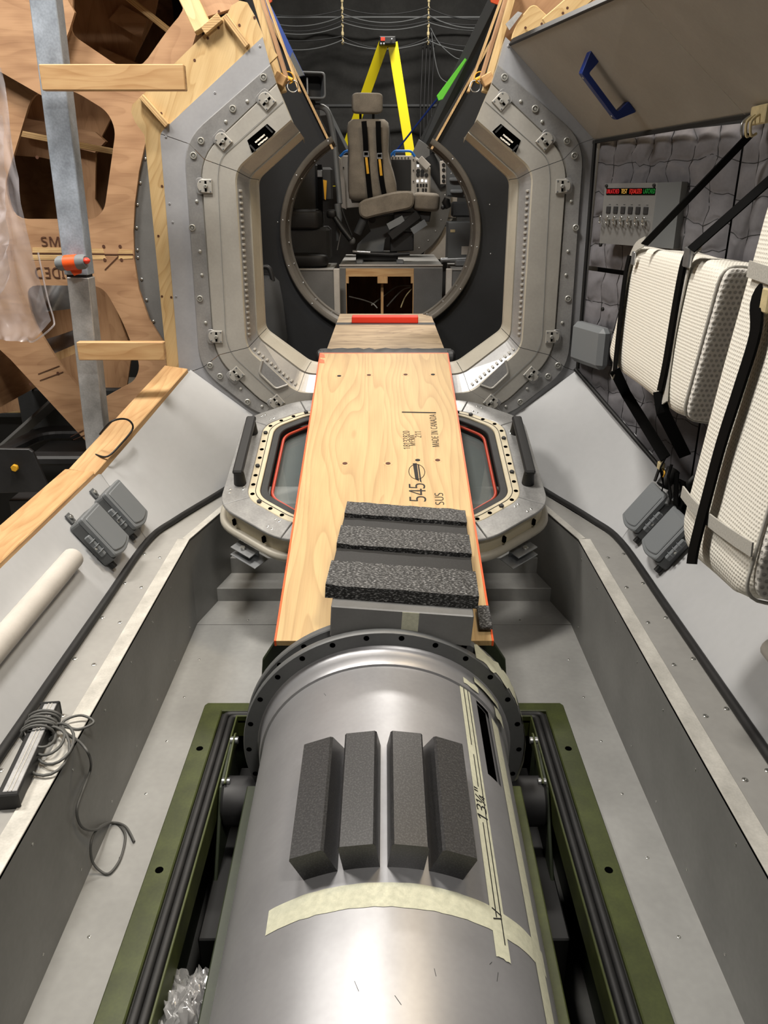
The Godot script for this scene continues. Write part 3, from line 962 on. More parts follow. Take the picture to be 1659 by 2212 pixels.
# ---------------------------------------------------------------- dark bulkhead with round opening
func build_bulkhead() -> void:
	var w := struct("wall_bulkhead")
	var c := Vector2(-0.021, 1.379)
	var R := 0.592
	var a0 := deg_to_rad(120.0); var a1 := deg_to_rad(-300.0 + 360.0)
	var p := []
	p.append_array([Vector2(-0.703, 2.640)])
	for k in 49:
		var a := lerpf(a0, TAU + a1, float(k) / 48)
		p.append(c + Vector2(cos(a), sin(a)) * R)
	p.append_array([Vector2(0.746, 2.640)])
	p.append_array([Vector2(1.15, 2.75), Vector2(1.15, 0.2), Vector2(-1.15, 0.2), Vector2(-1.15, 2.75)])
	obj("bulkhead_sheet", mb().ext(p, 0.02, Transform3D(Basis.IDENTITY, Vector3(0, 0, -5.02))), M.navy, w)
	# bare plywood edges of the cut
	obj("cut_edge", mb().bar(Vector3(-0.699, 2.637, -4.985), Vector3(-0.295, 1.840, -4.985), 0.012, 0.03, Vector3(1, 0.5, 0)), M.edge, w)
	obj("cut_edge", mb().bar(Vector3(0.741, 2.637, -4.985), Vector3(0.273, 1.840, -4.985), 0.012, 0.03, Vector3(1, -0.5, 0)), M.edge, w)
	# screws in the dark sheet
	for q in [Vector3(0.393, 1.711, -4.999), Vector3(0.626, 1.542, -4.999), Vector3(0.645, 1.265, -4.999), Vector3(0.614, 1.894, -4.999), Vector3(-0.634, 1.444, -4.999), Vector3(0.741, 1.071, -4.999)]:
		fix("screw", "screw", q, Vector3(0, 0, 1), M.zinc, w, 0.7)
	# ring flange
	var t := thing("round_flange", "grey ring flange of the round opening in the dark bulkhead, cut open at its top", "ring")
	var x := Transform3D(Basis(Vector3(1, 0, 0), Vector3(0, 0, 1), Vector3(0, -1, 0)), Vector3(c.x, c.y, -5.0))
	# lathe angles run from local z (down) through local x
	var g0 := deg_to_rad(-152.0); var g1 := deg_to_rad(150.0)
	var prof := [Vector2(0.548, -0.10), Vector2(0.548, -0.03), Vector2(0.556, -0.03), Vector2(0.556, 0.0), Vector2(0.566, 0.012), Vector2(0.566, 0.035), Vector2(0.572, 0.04), Vector2(0.592, 0.04), Vector2(0.598, 0.034), Vector2(0.598, 0.0)]
	prof.reverse()
	obj("ring", mb().lathe(prof, x, 72, g0, g1), mottled(Color(0.36, 0.345, 0.32), 0.1, 0.5, 0.2, 0.4, 3), t)
	for k in 24:
		var a := lerpf(g0 + 0.05, g1 - 0.05, k / 23.0)
		var d := Vector3(sin(a), -cos(a), 0)
		fix("bolt", "bolt", Vector3(c.x, c.y, -5.015) + d * 0.556, -d, M.zinc, t, 0.55)
		if k % 2 == 0: fix("screw", "screw", Vector3(c.x, c.y, -4.96) + d * 0.583, Vector3(0, 0, 1), M.zinc, t, 0.9)

# ---------------------------------------------------------------- tilted window in the floor under the plank
func mirror(p: Array) -> Array:
	var o := p.duplicate()
	for i in p.size():
		var q: Vector2 = p[p.size() - 1 - i]
		o.append(Vector2(-q.x, q.y))
	return o

func build_window() -> void:
	var t := thing("floor_window", "octagonal window hatch in a bare metal frame under the plywood plank", "window")
	var W := Transform3D(Basis(Vector3.RIGHT, Vector3(0, 0.2951, -1).normalized(), Vector3(0, 1, 0.2951).normalized()), Vector3(0, 0.47, -2.5))
	var seg := 6
	var outer := rounded(mirror([Vector2(-0.376, 0.985), Vector2(-0.600, 0.830), Vector2(-0.612, 0.217), Vector2(-0.367, 0.020)]), 0.075, seg)
	var rim := rounded(mirror([Vector2(-0.343, 0.895), Vector2(-0.510, 0.778), Vector2(-0.516, 0.265), Vector2(-0.332, 0.112)]), 0.06, seg)
	var cream := rounded(mirror([Vector2(-0.325, 0.865), Vector2(-0.464, 0.760), Vector2(-0.472, 0.280), Vector2(-0.312, 0.150)]), 0.05, seg)
	var gask := rounded(mirror([Vector2(-0.312, 0.835), Vector2(-0.436, 0.740), Vector2(-0.443, 0.296), Vector2(-0.300, 0.176)]), 0.045, seg)
	var well := rounded(mirror([Vector2(-0.305, 0.825), Vector2(-0.422, 0.730), Vector2(-0.429, 0.303), Vector2(-0.292, 0.186)]), 0.04, seg)
	# bare metal cover plates, one for each side, split at the corners
	var nn := outer.size()
	for c in 8:
		var i0 := c * (seg + 1) + seg / 2
		var p := []
		var back := []
		for k in seg + 2:
			var j := (i0 + k) % nn
			p.append(outer[j]); back.append(rim[j])
		back.reverse()
		p.append_array(back)
		var mid := Vector2.ZERO
		for q: Vector2 in p: mid += q / p.size()
		for k in p.size(): p[k] += (mid - p[k]).normalized() * 0.0012
		var pl := obj("cover_plate", mb().ext(p, 0.012, W * Transform3D(Basis.IDENTITY, Vector3(0, 0, -0.012)), 0.0025), M.plate, t)
		for k: float in [0.16, 0.84]:
			var a: Vector2 = outer[(i0 + 1 + seg / 2) % nn].lerp(outer[(i0 + seg / 2 + 1 + (0 if k < 0.5 else 1)) % nn], 1.0)
			var b: Vector2 = rim[(i0 + seg / 2 + 1 + (0 if k < 0.5 else 1)) % nn]
			for f: float in [0.25, 0.8]:
				var q := a.lerp(b, f).lerp(mid, 0.08)
				fix("screw", "screw", W * Vector3(q.x, q.y, 0.0), W.basis.z, M.chrome, pl, 0.9)
	# cream inner ring with its dark joint and painted bolt holes
	obj("inner_ring", mb().ext(rim, 0.016, W * Transform3D(Basis.IDENTITY, Vector3(0, 0, -0.017)), 0.002, [cream]), M.cream, t)
	var j3 := []
	for i in nn: j3.append(W * Vector3(rim[i].lerp(cream[i], 0.62).x, rim[i].lerp(cream[i], 0.62).y, -0.0008))
	obj("ring_joint", mb().tube(j3, 0.0016, 5, true), M.black, t)
	# near-black discs painted as shaded bolt holes, and hook bolts round the ring
	var path := []
	for i in nn: path.append(rim[i].lerp(cream[i], 0.32))
	var total := 0.0
	for i in nn: total += path[i].distance_to(path[(i + 1) % nn])
	var count := 52
	for k in count:
		var d := total * k / count
		for i in nn:
			var l: float = path[i].distance_to(path[(i + 1) % nn])
			if d <= l:
				var q: Vector2 = path[i].lerp(path[(i + 1) % nn], d / l)
				var at := W * Vector3(q.x, q.y, -0.001)
				if k % 4 == 1:
					var hb := fix("hook_bolt", "bolt", at, W.basis.z, M.black, t, 0.85)
					obj("clip", mb().box(Vector3(0.006, 0.004, 0.03)), M.chrome, hb)
				else:
					fix("painted_bolt_hole", "hole", at, W.basis.z, M.hole, t)
				break
			d -= l
	obj("gasket", mb().ext(cream, 0.02, W * Transform3D(Basis.IDENTITY, Vector3(0, 0, -0.026)), 0.003, [gask]), M.rubber, t)
	var r3 := []
	for q: Vector2 in well: r3.append(W * Vector3(q.x, q.y, -0.028))
	obj("red_seal", mb().tube(r3, 0.0065, 8, true), M.seal, t)
	# well wall and glass
	var w0 := []; var w1 := []
	for q: Vector2 in well:
		w0.append(W * Vector3(q.x * 1.02, 0.5 + (q.y - 0.5) * 1.02, -0.026)); w1.append(W * Vector3(q.x * 1.02, 0.5 + (q.y - 0.5) * 1.02, -0.075))
	obj("well_wall", mb().loft([w0, w1], false, true), M.dark, t)
	obj("glass_pane", mb().ext(well, 0.008, W * Transform3D(Basis.IDENTITY, Vector3(0, 0, -0.06))), M.glass, t)
	# skirt with black inserts painting the shade of its slots, pale rail below
	var s0 := []; var s1 := []; var rail := []
	for q: Vector2 in outer:
		var g := Vector2(q.x * 0.985, 0.5 + (q.y - 0.5) * 0.985)
		s0.append(W * Vector3(g.x, g.y, -0.012)); s1.append(W * Vector3(g.x, g.y, -0.085)); rail.append(W * Vector3(q.x, q.y, -0.088))
	s0.reverse(); s1.reverse()
	obj("skirt", mb().loft([s1, s0], false, true), M.cream, t)
	obj("rail", mb().tube(rail, 0.018, 8, true), M.lip, t)
	for s: float in [-1.0, 1.0]:
		for f: float in [0.22, 0.72]:
			var q := Vector2(-0.612, 0.217).lerp(Vector2(-0.367, 0.020), f) * Vector2(-s, 1)
			var dir := W.basis * Vector3(0.245 * -s, -0.197, 0)
			obj("slot", mb().ext(rounded([Vector2(-0.006, -0.014), Vector2(0.006, -0.014), Vector2(0.006, 0.014), Vector2(-0.006, 0.014)], 0.006, 3), 0.02, Transform3D(Basis(dir.normalized(), W.basis.z, dir.normalized().cross(W.basis.z)), W * Vector3(q.x * 0.985, q.y + 0.006, -0.045)) * Transform3D(Basis.IDENTITY, Vector3(0, 0, -0.010))), M.hole, t)
	# zinc clamps that hold the frame up, on posts
	for s: float in [-1.0, 1.0]:
		var c := thing("clamp_bracket", "folded zinc bracket under the %s front corner of the floor window" % ("left" if s < 0 else "right"), "bracket", "zinc brackets under the floor window")
		var x := Transform3D(W.basis * Basis(Vector3(0, 0, 1), deg_to_rad(38.0 * s)), W * Vector3(s * 0.515, 0.115, -0.125))
		obj("channel", mb().box(Vector3(0.10, 0.05, 0.004), x, 0.001), M.zinc, c)
		obj("flange", mb().box(Vector3(0.13, 0.07, 0.004), x * Transform3D(Basis.IDENTITY, Vector3(-s * 0.02, 0.0, -0.026)), 0.001), M.zinc, c)
		obj("web", mb().box(Vector3(0.10, 0.004, 0.024), x * Transform3D(Basis.IDENTITY, Vector3(0, 0.022, -0.013))), M.zinc, c)
		fix("bolt", "bolt", x * Vector3(s * 0.005, -0.004, 0.002), x.basis.z, M.chrome, c)
		# black grab handle
		var hd := thing("grab_handle", "black bar handle on the %s side of the floor window" % ("left" if s < 0 else "right"), "handle", "black handles of the floor window")
		var hx := s * 0.552
		obj("grip", mb().box(Vector3(0.040, 0.40, 0.020), W * Transform3D(Basis.IDENTITY, Vector3(hx, 0.535, 0.062)), 0.006), M.black, hd)
		for y: float in [0.357, 0.713]:
			obj("post", mb().lathe([Vector2(0.024, 0), Vector2(0.024, 0.004), Vector2(0.020, 0.05), Vector2(0.020, 0.062)], W * Transform3D(Basis(Vector3.RIGHT, Vector3(0, 0, 1), Vector3(0, -1, 0)), Vector3(hx, y, 0)), 16), M.black, hd)

# ---------------------------------------------------------------- plywood plank and the platform behind it
func build_plank() -> void:
	var K := Transform3D(Basis(Vector3.RIGHT, Vector3(0, 0.444, -1.83).normalized(), Vector3(0, 1.83, 0.444).normalized()), Vector3(0, 0.463, -1.87))
	var t := thing("plywood_plank", "long pale plywood plank with orange edges and stamped print", "plank")
	var b := mb(K.basis.y)
	b.box(Vector3(0.592, 1.885, 0.018), K * Transform3D(Basis.IDENTITY, Vector3(0, 0.9425, -0.009)))
	obj("board", b, M.plank, t)
	for s: float in [-1.0, 1.0]:
		obj("orange_edge", mb().box(Vector3(0.006, 1.886, 0.021), K * Transform3D(Basis.IDENTITY, Vector3(s * 0.299, 0.9425, -0.0095)), 0.001), M.orange, t)
	obj("orange_edge", mb().box(Vector3(0.604, 0.005, 0.021), K * Transform3D(Basis.IDENTITY, Vector3(0, 1.887, -0.0095)), 0.001), M.orange, t)
	for q: Vector3 in [Vector3(-0.286, 1.86, 0.02), Vector3(-0.284, 1.80, 0.024)]:
		obj("orange_patch", mb().ext([Vector2(q.x - 0.012, q.y - 0.02), Vector2(q.x + 0.012, q.y - 0.024), Vector2(q.x + 0.008, q.y + 0.01), Vector2(q.x - 0.012, q.y + 0.024)], 0.0008, K), M.orange, t)
	# knots
	var knots := [Vector2(-0.199, 1.644), Vector2(-0.067, 1.653), Vector2(0.096, 1.658), Vector2(0.218, 1.658), Vector2(-0.144, 0.914), Vector2(0.015, 0.914), Vector2(0.125, 0.937), Vector2(0.199, 0.937)]
	for i in knots.size():
		var q: Vector2 = knots[i]
		var kn := obj("knot", mb().lathe([Vector2(0.017, 0), Vector2(0.017, 0.0004), Vector2(0, 0.0004)], Transform3D.IDENTITY, 14), M.pine, t, Transform3D(K.basis * Basis(Vector3.RIGHT, Vector3(0, 0, 1), Vector3(0, -1, 0)), K * Vector3(q.x, q.y, 0)))
		obj("knot_heart", mb().lathe([Vector2(0.0095, 0), Vector2(0.0095, 0.0008), Vector2(0, 0.0008)], Transform3D.IDENTITY, 12), M.knot if i % 3 else M.ink, kn)
	# stamped print, read from the near end
	var R := func(x: float, y: float) -> Transform3D: return K * Transform3D(Basis(Vector3(0, 1, 0), Vector3(-1, 0, 0), Vector3(0, 0, 1)), Vector3(x, y, 0.0003))
	words("print", "MADE IN CANADA", 0.026, M.ink, t, R.call(0.199, 1.16), 0.92)
	words("print", "18132820", 0.026, M.ink, t, R.call(0.088, 1.085), 0.92)
	words("print", "MY:MA", 0.02, M.ink, t, R.call(0.111, 1.082), 1.0)
	words("print", "211", 0.024, M.ink, t, R.call(0.134, 1.129), 1.0)
	words("print", "545", 0.058, M.ink, t, R.call(0.119, 0.725), 0.95)
	words("print", "SUS", 0.03, M.ink, t, R.call(0.192, 0.685), 1.1)
	obj("print_bar", mb().box(Vector3(0.14, 0.009, 0.0006), K * Transform3D(Basis(Vector3(0, 0, 1), -0.04), Vector3(0.143, 1.306, 0.0005))), M.ink, t)
	# ringed emblem with slanted bars
	var ring := []
	for k in 24: ring.append(K * Vector3(0.119 + cos(TAU * k / 24) * 0.029, 0.858 + sin(TAU * k / 24) * 0.05, 0.0006))
	obj("print_ring", mb().tube(ring, 0.0013, 4, true), M.ink, t)
	obj("print_bar", mb().ext([Vector2(0.106, 0.915), Vector2(0.121, 0.915), Vector2(0.125, 0.795), Vector2(0.112, 0.808)], 0.0007, K), M.ink, t)
	obj("print_bar", mb().ext([Vector2(0.124, 0.908), Vector2(0.129, 0.904), Vector2(0.134, 0.785), Vector2(0.128, 0.795)], 0.0007, K), M.ink, t)
	# level platform through the hatch
	var p := thing("platform_board", "worn brown plywood board with black tape leading through the round opening", "board")
	obj("board", cuboid(Vector3(-0.278, 0.87, -5.07), Vector3(0.294, 0.90, -3.72), 0.0, Vector3.RIGHT), M.dirty, p)
	obj("front_edge", cuboid(Vector3(-0.285, 0.862, -3.722), Vector3(0.300, 0.892, -3.712), 0.0, Vector3.RIGHT), M.edge, p)
	var tb := mb()
	var rows := []
	var qn := noise(5, 6.0, 3)
	for k in 25:
		var f := k / 24.0
		var x := lerpf(-0.31, 0.325, f)
		var row := []
		for v in [[0.86, -3.712], [0.888, -3.708], [0.905, -3.725], [0.906, -3.80], [0.902, -3.86 + 0.012 * qn.get_noise_1d(x * 3.0)]]:
			row.append(Vector3(x, v[0] + 0.006 * qn.get_noise_2d(x * 4.0, v[1] * 9.0), v[1] + 0.008 * qn.get_noise_2d(x * 5.0 + 3.0, v[0] * 30.0)))
		rows.append(row)
	tb.loft(rows, true)
	obj("black_tape", tb, M.rubber, p)
	obj("black_tape", cuboid(Vector3(-0.280, 0.8995, -4.70), Vector3(0.296, 0.9012, -4.62)), M.dark, p)
	for s: float in [-1.0, 1.0]:
		obj("tape_end", mb().pad(Vector3(0.05, 0.07, 0.10), Transform3D(Basis.IDENTITY, Vector3(s * 0.31 + 0.008, 0.875, -3.77)), 0.7, 10, 6), M.rubber, p)
	obj("leg", cuboid(Vector3(-0.26, 0.0, -4.96), Vector3(-0.20, 0.87, -4.9)), M.pine, p)
	obj("leg", cuboid(Vector3(0.20, 0.0, -4.96), Vector3(0.26, 0.87, -4.9)), M.pine, p)
	obj("leg", cuboid(Vector3(-0.26, 0.0, -3.98), Vector3(-0.20, 0.87, -3.92)), M.pine, p)
	obj("leg", cuboid(Vector3(0.20, 0.0, -3.98), Vector3(0.26, 0.87, -3.92)), M.pine, p)
	tag(obj("orange_block", mb().box(Vector3(0.388, 0.036, 0.09), Transform3D(Basis(Vector3.UP, -0.01), Vector3(0.006, 0.918, -4.72)), 0.003), M.red), "bright orange painted wood block lying on the platform board", "block")

# ---------------------------------------------------------------- big metal tube in the pit
# tube frame: y along its axis (forwards), z up, x right
func tube_frame() -> Transform3D:
	var a := deg_to_rad(4.0)
	var y := Vector3(0, sin(a), -cos(a))
	return Transform3D(Basis(Vector3.RIGHT, y, Vector3.RIGHT.cross(y)), Vector3(0, 0.154, -1.8))

# curved patch on the tube between angles (degrees from the top) and distances along it, radius r
func patch(b: MB, r: float, f0: float, f1: float, s0: float, s1: float, n := 12, wob := 0.0, th := 0.0) -> MB:
	var lo := []; var hi := []; var lo2 := []; var hi2 := []
	for k in n + 1:
		var a := deg_to_rad(lerpf(f0, f1, float(k) / n))
		var d := Vector3(sin(a), 0, cos(a))
		var w := wob * (rng.randf() - 0.5)
		lo.append(d * r + Vector3(0, s0 + w, 0)); hi.append(d * r + Vector3(0, s1 + wob * (rng.randf() - 0.5), 0))
	b.loft([lo, hi], true)
	return b

func build_tube() -> void:
	var X := tube_frame()
	var t := thing("metal_tube", "large brushed metal tube with a bolted flange lying in the floor pit", "tube")
	t.transform = X
	# shell with one cut-out on the right side
	var fs := [-180.0, -150.0, -120.0, -105.0, -90.0, -80.0, -70.0, -60.0, -50.0, -40.0, -32.0, -24.0, -16.0, -8.0, 0.0, 8.0, 16.0, 24.0, 32.0, 39.0, 46.0, 50.5, 55.0, 62.0, 70.0, 80.0, 90.0, 105.0, 120.0, 150.0, 180.0]
	var ss := [-1.75, -1.0, -0.33, -0.245, -0.16, -0.07, 0.02]
	var b := mb(Vector3(0, 1, 0))
	for i in fs.size() - 1:
		for j in ss.size() - 1:
			if fs[i] >= 46.0 and fs[i + 1] <= 55.0 and ss[j] >= -0.331 and ss[j + 1] <= -0.069: continue
			var steps := 3
			for k in steps:
				var a := deg_to_rad(lerpf(fs[i], fs[i + 1], float(k) / steps)); var c := deg_to_rad(lerpf(fs[i], fs[i + 1], float(k + 1) / steps))
				var da := Vector3(sin(a), 0, cos(a)); var dc := Vector3(sin(c), 0, cos(c))
				for side: float in [1.0, -1.0]:
					var r := 0.333 if side > 0 else 0.325
					var p0 := da * r + Vector3(0, ss[j], 0); var p1 := dc * r + Vector3(0, ss[j], 0)
					var p2 := dc * r + Vector3(0, ss[j + 1], 0); var p3 := da * r + Vector3(0, ss[j + 1], 0)
					var u0 := Vector2(a * r, ss[j]); var u1 := Vector2(c * r, ss[j]); var u2 := Vector2(c * r, ss[j + 1]); var u3 := Vector2(a * r, ss[j + 1])
					if side > 0:
						b.tri_s(p0, p1, p2, da, dc, dc, u0, u1, u2); b.tri_s(p0, p2, p3, da, dc, da, u0, u2, u3)
					else:
						b.tri_s(p0, p2, p1, -da, -dc, -dc, u0, u2, u1); b.tri_s(p0, p3, p2, -da, -da, -dc, u0, u3, u2)
	obj("shell", b, M.tube, t)
	# collar, two bolted flanges and the forward body
	obj("collar", mb().lathe([Vector2(0.333, -0.062), Vector2(0.339, -0.060), Vector2(0.343, -0.052), Vector2(0.343, -0.030), Vector2(0.345, -0.014), Vector2(0.349, -0.004), Vector2(0.354, 0.0)], Transform3D.IDENTITY, 72), M.tube, t)
	obj("flange", mb().lathe([Vector2(0.345, 0.0), Vector2(0.392, 0.0), Vector2(0.394, 0.003), Vector2(0.394, 0.019), Vector2(0.392, 0.022), Vector2(0.345, 0.022)], Transform3D.IDENTITY, 96), M.collar, t)
	obj("flange", mb().lathe([Vector2(0.345, 0.052), Vector2(0.392, 0.052), Vector2(0.395, 0.055), Vector2(0.395, 0.074), Vector2(0.392, 0.077), Vector2(0.345, 0.077)], Transform3D.IDENTITY, 96), M.collar, t)
	obj("forward_body", mb().lathe([Vector2(0.365, 0.02), Vector2(0.365, 0.077), Vector2(0.358, 0.09), Vector2(0.350, 0.13), Vector2(0.335, 0.15), Vector2(0.31, 0.16), Vector2(0.0, 0.165)], Transform3D.IDENTITY, 72), M.tube, t)
	for k in 26:
		var a := TAU * (k + 0.5) / 26
		if cos(a) < -0.35: continue
		var d := Vector3(sin(a), 0, cos(a))
		fix("painted_bolt_hole", "hole", d * 0.379 + Vector3(0, -0.0004, 0), Vector3(0, -1, 0), M.hole, t, 0.9)  # dark discs painted on the flange for the shade in its holes
		if cos(a) > 0.2: fix("painted_bolt_hole", "hole", d * 0.380 + Vector3(0, 0.0516, 0), Vector3(0, -1, 0), M.hole, t, 0.9)
	# scuffs
	for q in [Vector2(-26.2, -0.131), Vector2(-7.6, -0.893), Vector2(3.8, -0.917), Vector2(33.4, -0.819), Vector2(35.4, -0.839), Vector2(44.5, -0.710), Vector2(14.6, -0.865)]:
		var a := deg_to_rad(q.x)
		obj("scuff", mb().box(Vector3(0.0008, 0.008 + 0.012 * rng.randf(), 0.0004), Transform3D(Basis(Vector3(0, 1, 0), a) * Basis(Vector3(0, 0, 1), rng.randf_range(-1.2, 1.2)), Vector3(sin(a), 0, cos(a)) * 0.3333 + Vector3(0, q.y, 0))), M.charcoal, t)
	# masking tape: top-level things stuck on the tube
	var c := thing("masking_tape", "pale masking tape strip curving across the metal tube", "tape", "masking tape strips on the tube")
	c.transform = X
	obj("strip", patch(mb(), 0.3340, -40.0, 66.0, -0.752, -0.702, 40, 0.002), M.tape, c)
	c = thing("masking_tape", "pale masking tape strip with the pencilled 13¼ inch measure along the tube", "tape", "masking tape strips on the tube")
	c.transform = X
	var st := obj("strip", patch(mb(), 0.3346, 35.8, 41.8, -0.80, -0.035, 6, 0.004), M.tape, c)
	for q in [[38.2, -0.72, -0.50], [40.3, -0.77, -0.05], [38.4, -0.40, -0.30], [38.0, -0.27, -0.06]]:
		var a := deg_to_rad(q[0])
		var d := Vector3(sin(a), 0, cos(a))
		obj("pen_line", mb().bar(d * 0.3349 + Vector3(0, q[1], 0), d * 0.3349 + Vector3(0, q[2], 0), 0.0022, 0.0006, d.cross(Vector3.UP)), M.pen, st)
	var pa := deg_to_rad(38.6)
	var pd := Vector3(sin(pa), 0, cos(pa))
	words("pen_words", "13¼\"", 0.028, M.pen, st, Transform3D(Basis(Vector3(0, 1, 0), Vector3(0, 1, 0).cross(pd) * -1.0, pd), pd * 0.3350 + Vector3(0, -0.45, 0)), 1.1)
	for z: float in [-0.708, -0.722]:
		obj("pen_line", mb().box(Vector3(0.024, 0.0025, 0.0006), Transform3D(Basis(Vector3(0, 1, 0), pa) * Basis(Vector3(0, 0, 1), 0.4 if z < -0.71 else -0.3), pd * 0.3350 + Vector3(0, z, 0))), M.pen, st)
	c = thing("masking_tape", "pale masking tape strip down the far right of the tube", "tape", "masking tape strips on the tube")
	c.transform = X
	obj("strip", patch(mb(), 0.3344, 57.0, 64.0, -1.5, -0.08, 6, 0.003), M.tape, c)
	c = thing("masking_tape", "crumpled masking tape scraps round the right of the bolted flange", "tape", "masking tape strips on the tube")
	c.transform = X
	obj("strip", patch(mb(), 0.3445, 37.0, 46.0, -0.052, -0.03, 5, 0.006), M.tape, c)
	obj("scrap", patch(mb(), 0.350, 43.0, 62.0, -0.03, -0.002, 6, 0.008), M.tape, c)
	obj("scrap", patch(mb(), 0.3465, 58.0, 66.0, -0.075, -0.03, 5, 0.01), M.tape, c)
	obj("scrap", patch(mb(), 0.3956, 38.0, 68.0, 0.004, 0.07, 16, 0.02), M.tape, c)
	obj("scrap", patch(mb(), 0.3958, 72.0, 110.0, -0.004, 0.03, 16, 0.012), M.tape, c)
	# four foam blocks on top
	var fs2 := [[-25.9, -16.1, "leftmost"], [-12.0, -2.4, "second"], [2.2, 11.8, "third"], [15.6, 25.4, "rightmost"]]
	for q in fs2:
		var o := thing("foam_block", "%s of the four long dark grey foam blocks on the tube" % q[2], "foam block", "foam blocks glued on the tube")
		o.transform = X
		var mid := deg_to_rad((q[0] + q[1]) / 2)
		var hw := 0.0345
		var x := Transform3D(Basis(Vector3(0, 1, 0), mid), Vector3.ZERO)
		# long block, its far end cut back and the top edge bevelled
		var sec := [Vector2(-hw, 0.326), Vector2(hw, 0.326), Vector2(hw, 0.397), Vector2(hw - 0.004, 0.403), Vector2(-hw + 0.004, 0.403), Vector2(-hw, 0.397)]
		var r0 := []; var r1 := []
		for p: Vector2 in sec:
			var f: float = (p.y - 0.326) / 0.077
			r0.append(x * Vector3(p.x, -0.668 - 0.010 * f, p.y)); r1.append(x * Vector3(p.x, -0.345 - 0.035 * f, p.y))
		var m := mb().loft([r1, r0], false, true)
		for k in range(1, 5):
			m.tri(r0[0], r0[k], r0[k + 1]); m.tri(r1[0], r1[k + 1], r1[k])
		obj("block", m, M.block, o)
	# sheet-steel box with ridged foam on top
	var yaw := Basis(Vector3(0, 0, 1), deg_to_rad(-3.5)) * Basis(Vector3.UP, deg_to_rad(-2.0))
	var bx := Transform3D(yaw, Vector3(0.045, 0.55, -1.795)) * Transform3D(Basis.IDENTITY, Vector3(0, -0.55, 0))
	var g := thing("steel_box", "plain grey sheet steel box bridging the tube flange under the ridged foam", "box")
	obj("body", mb().box(Vector3(0.372, 0.092, 0.24), bx * Transform3D(Basis.IDENTITY, Vector3(0, 0.552, -0.12)), 0.003), M.steel, g)
	obj("tape", mb().box(Vector3(0.044, 0.090, 0.001), bx * Transform3D(Basis.IDENTITY, Vector3(0.022, 0.5505, 0.0006))), M.tape, g)
	g = thing("ridged_foam", "black foam slab with raised rough ridges lying on the grey steel box", "foam")
	var fx := Transform3D(Basis(Vector3(0, 0, 1), deg_to_rad(-3.5)) * Basis(Vector3.UP, deg_to_rad(-2.5)), Vector3(0.046, 0.61, -1.835)) * Transform3D(Basis.IDENTITY, Vector3(0, -0.61, 0))
	obj("slab", mb().box(Vector3(0.396, 0.024, 0.60), fx * Transform3D(Basis.IDENTITY, Vector3(0, 0.611, -0.305)), 0.002), M.foamsmooth, g)
	for q in [[0.0, 0.150, 0.404], [0.265, 0.405, 0.398], [0.505, 0.610, 0.395]]:
		obj("ridge", ridge(fx, q[2], 0.5985, 0.637, -q[1], -q[0]), M.foam, g)
	tag(obj("foam_scrap", mb().box(Vector3(0.036, 0.012, 0.09), Transform3D(Basis(Vector3.RIGHT, 0.23), Vector3(0.282, 0.497, -1.94)), 0.002), M.foam), "small black foam scrap on the plank's near right corner", "foam")

# rough-cut foam ridge with slightly ragged edges
func ridge(x: Transform3D, w: float, y0: float, y1: float, z0: float, z1: float) -> MB:
	var q := noise(23, 14.0, 2)
	var rows := []
	var n := 26
	for k in n + 1:
		var f := float(k) / n
		var px := lerpf(-w / 2, w / 2, f)
		var e := 0.0025
		rows.append([x * Vector3(px, y0, z0 + e * q.get_noise_2d(px, z0)), x * Vector3(px, y1 + e * q.get_noise_2d(px * 1.3, 4), z0 + e * q.get_noise_2d(px, z0 + 2)), x * Vector3(px, y1 + e * q.get_noise_2d(px * 1.7, 9), z1 + e * q.get_noise_2d(px, z1)), x * Vector3(px, y0, z1 + e * q.get_noise_2d(px * 1.2, z1 + 5))])
	var b := mb().loft(rows, false, false)
	var a: Array = rows[0]
	b.quad(a[0], a[1], a[2], a[3])
	a = rows[-1]
	b.quad(a[3], a[2], a[1], a[0])
	for k in n: b.quad(rows[k][3], rows[k + 1][3], rows[k + 1][0], rows[k][0])
	return b

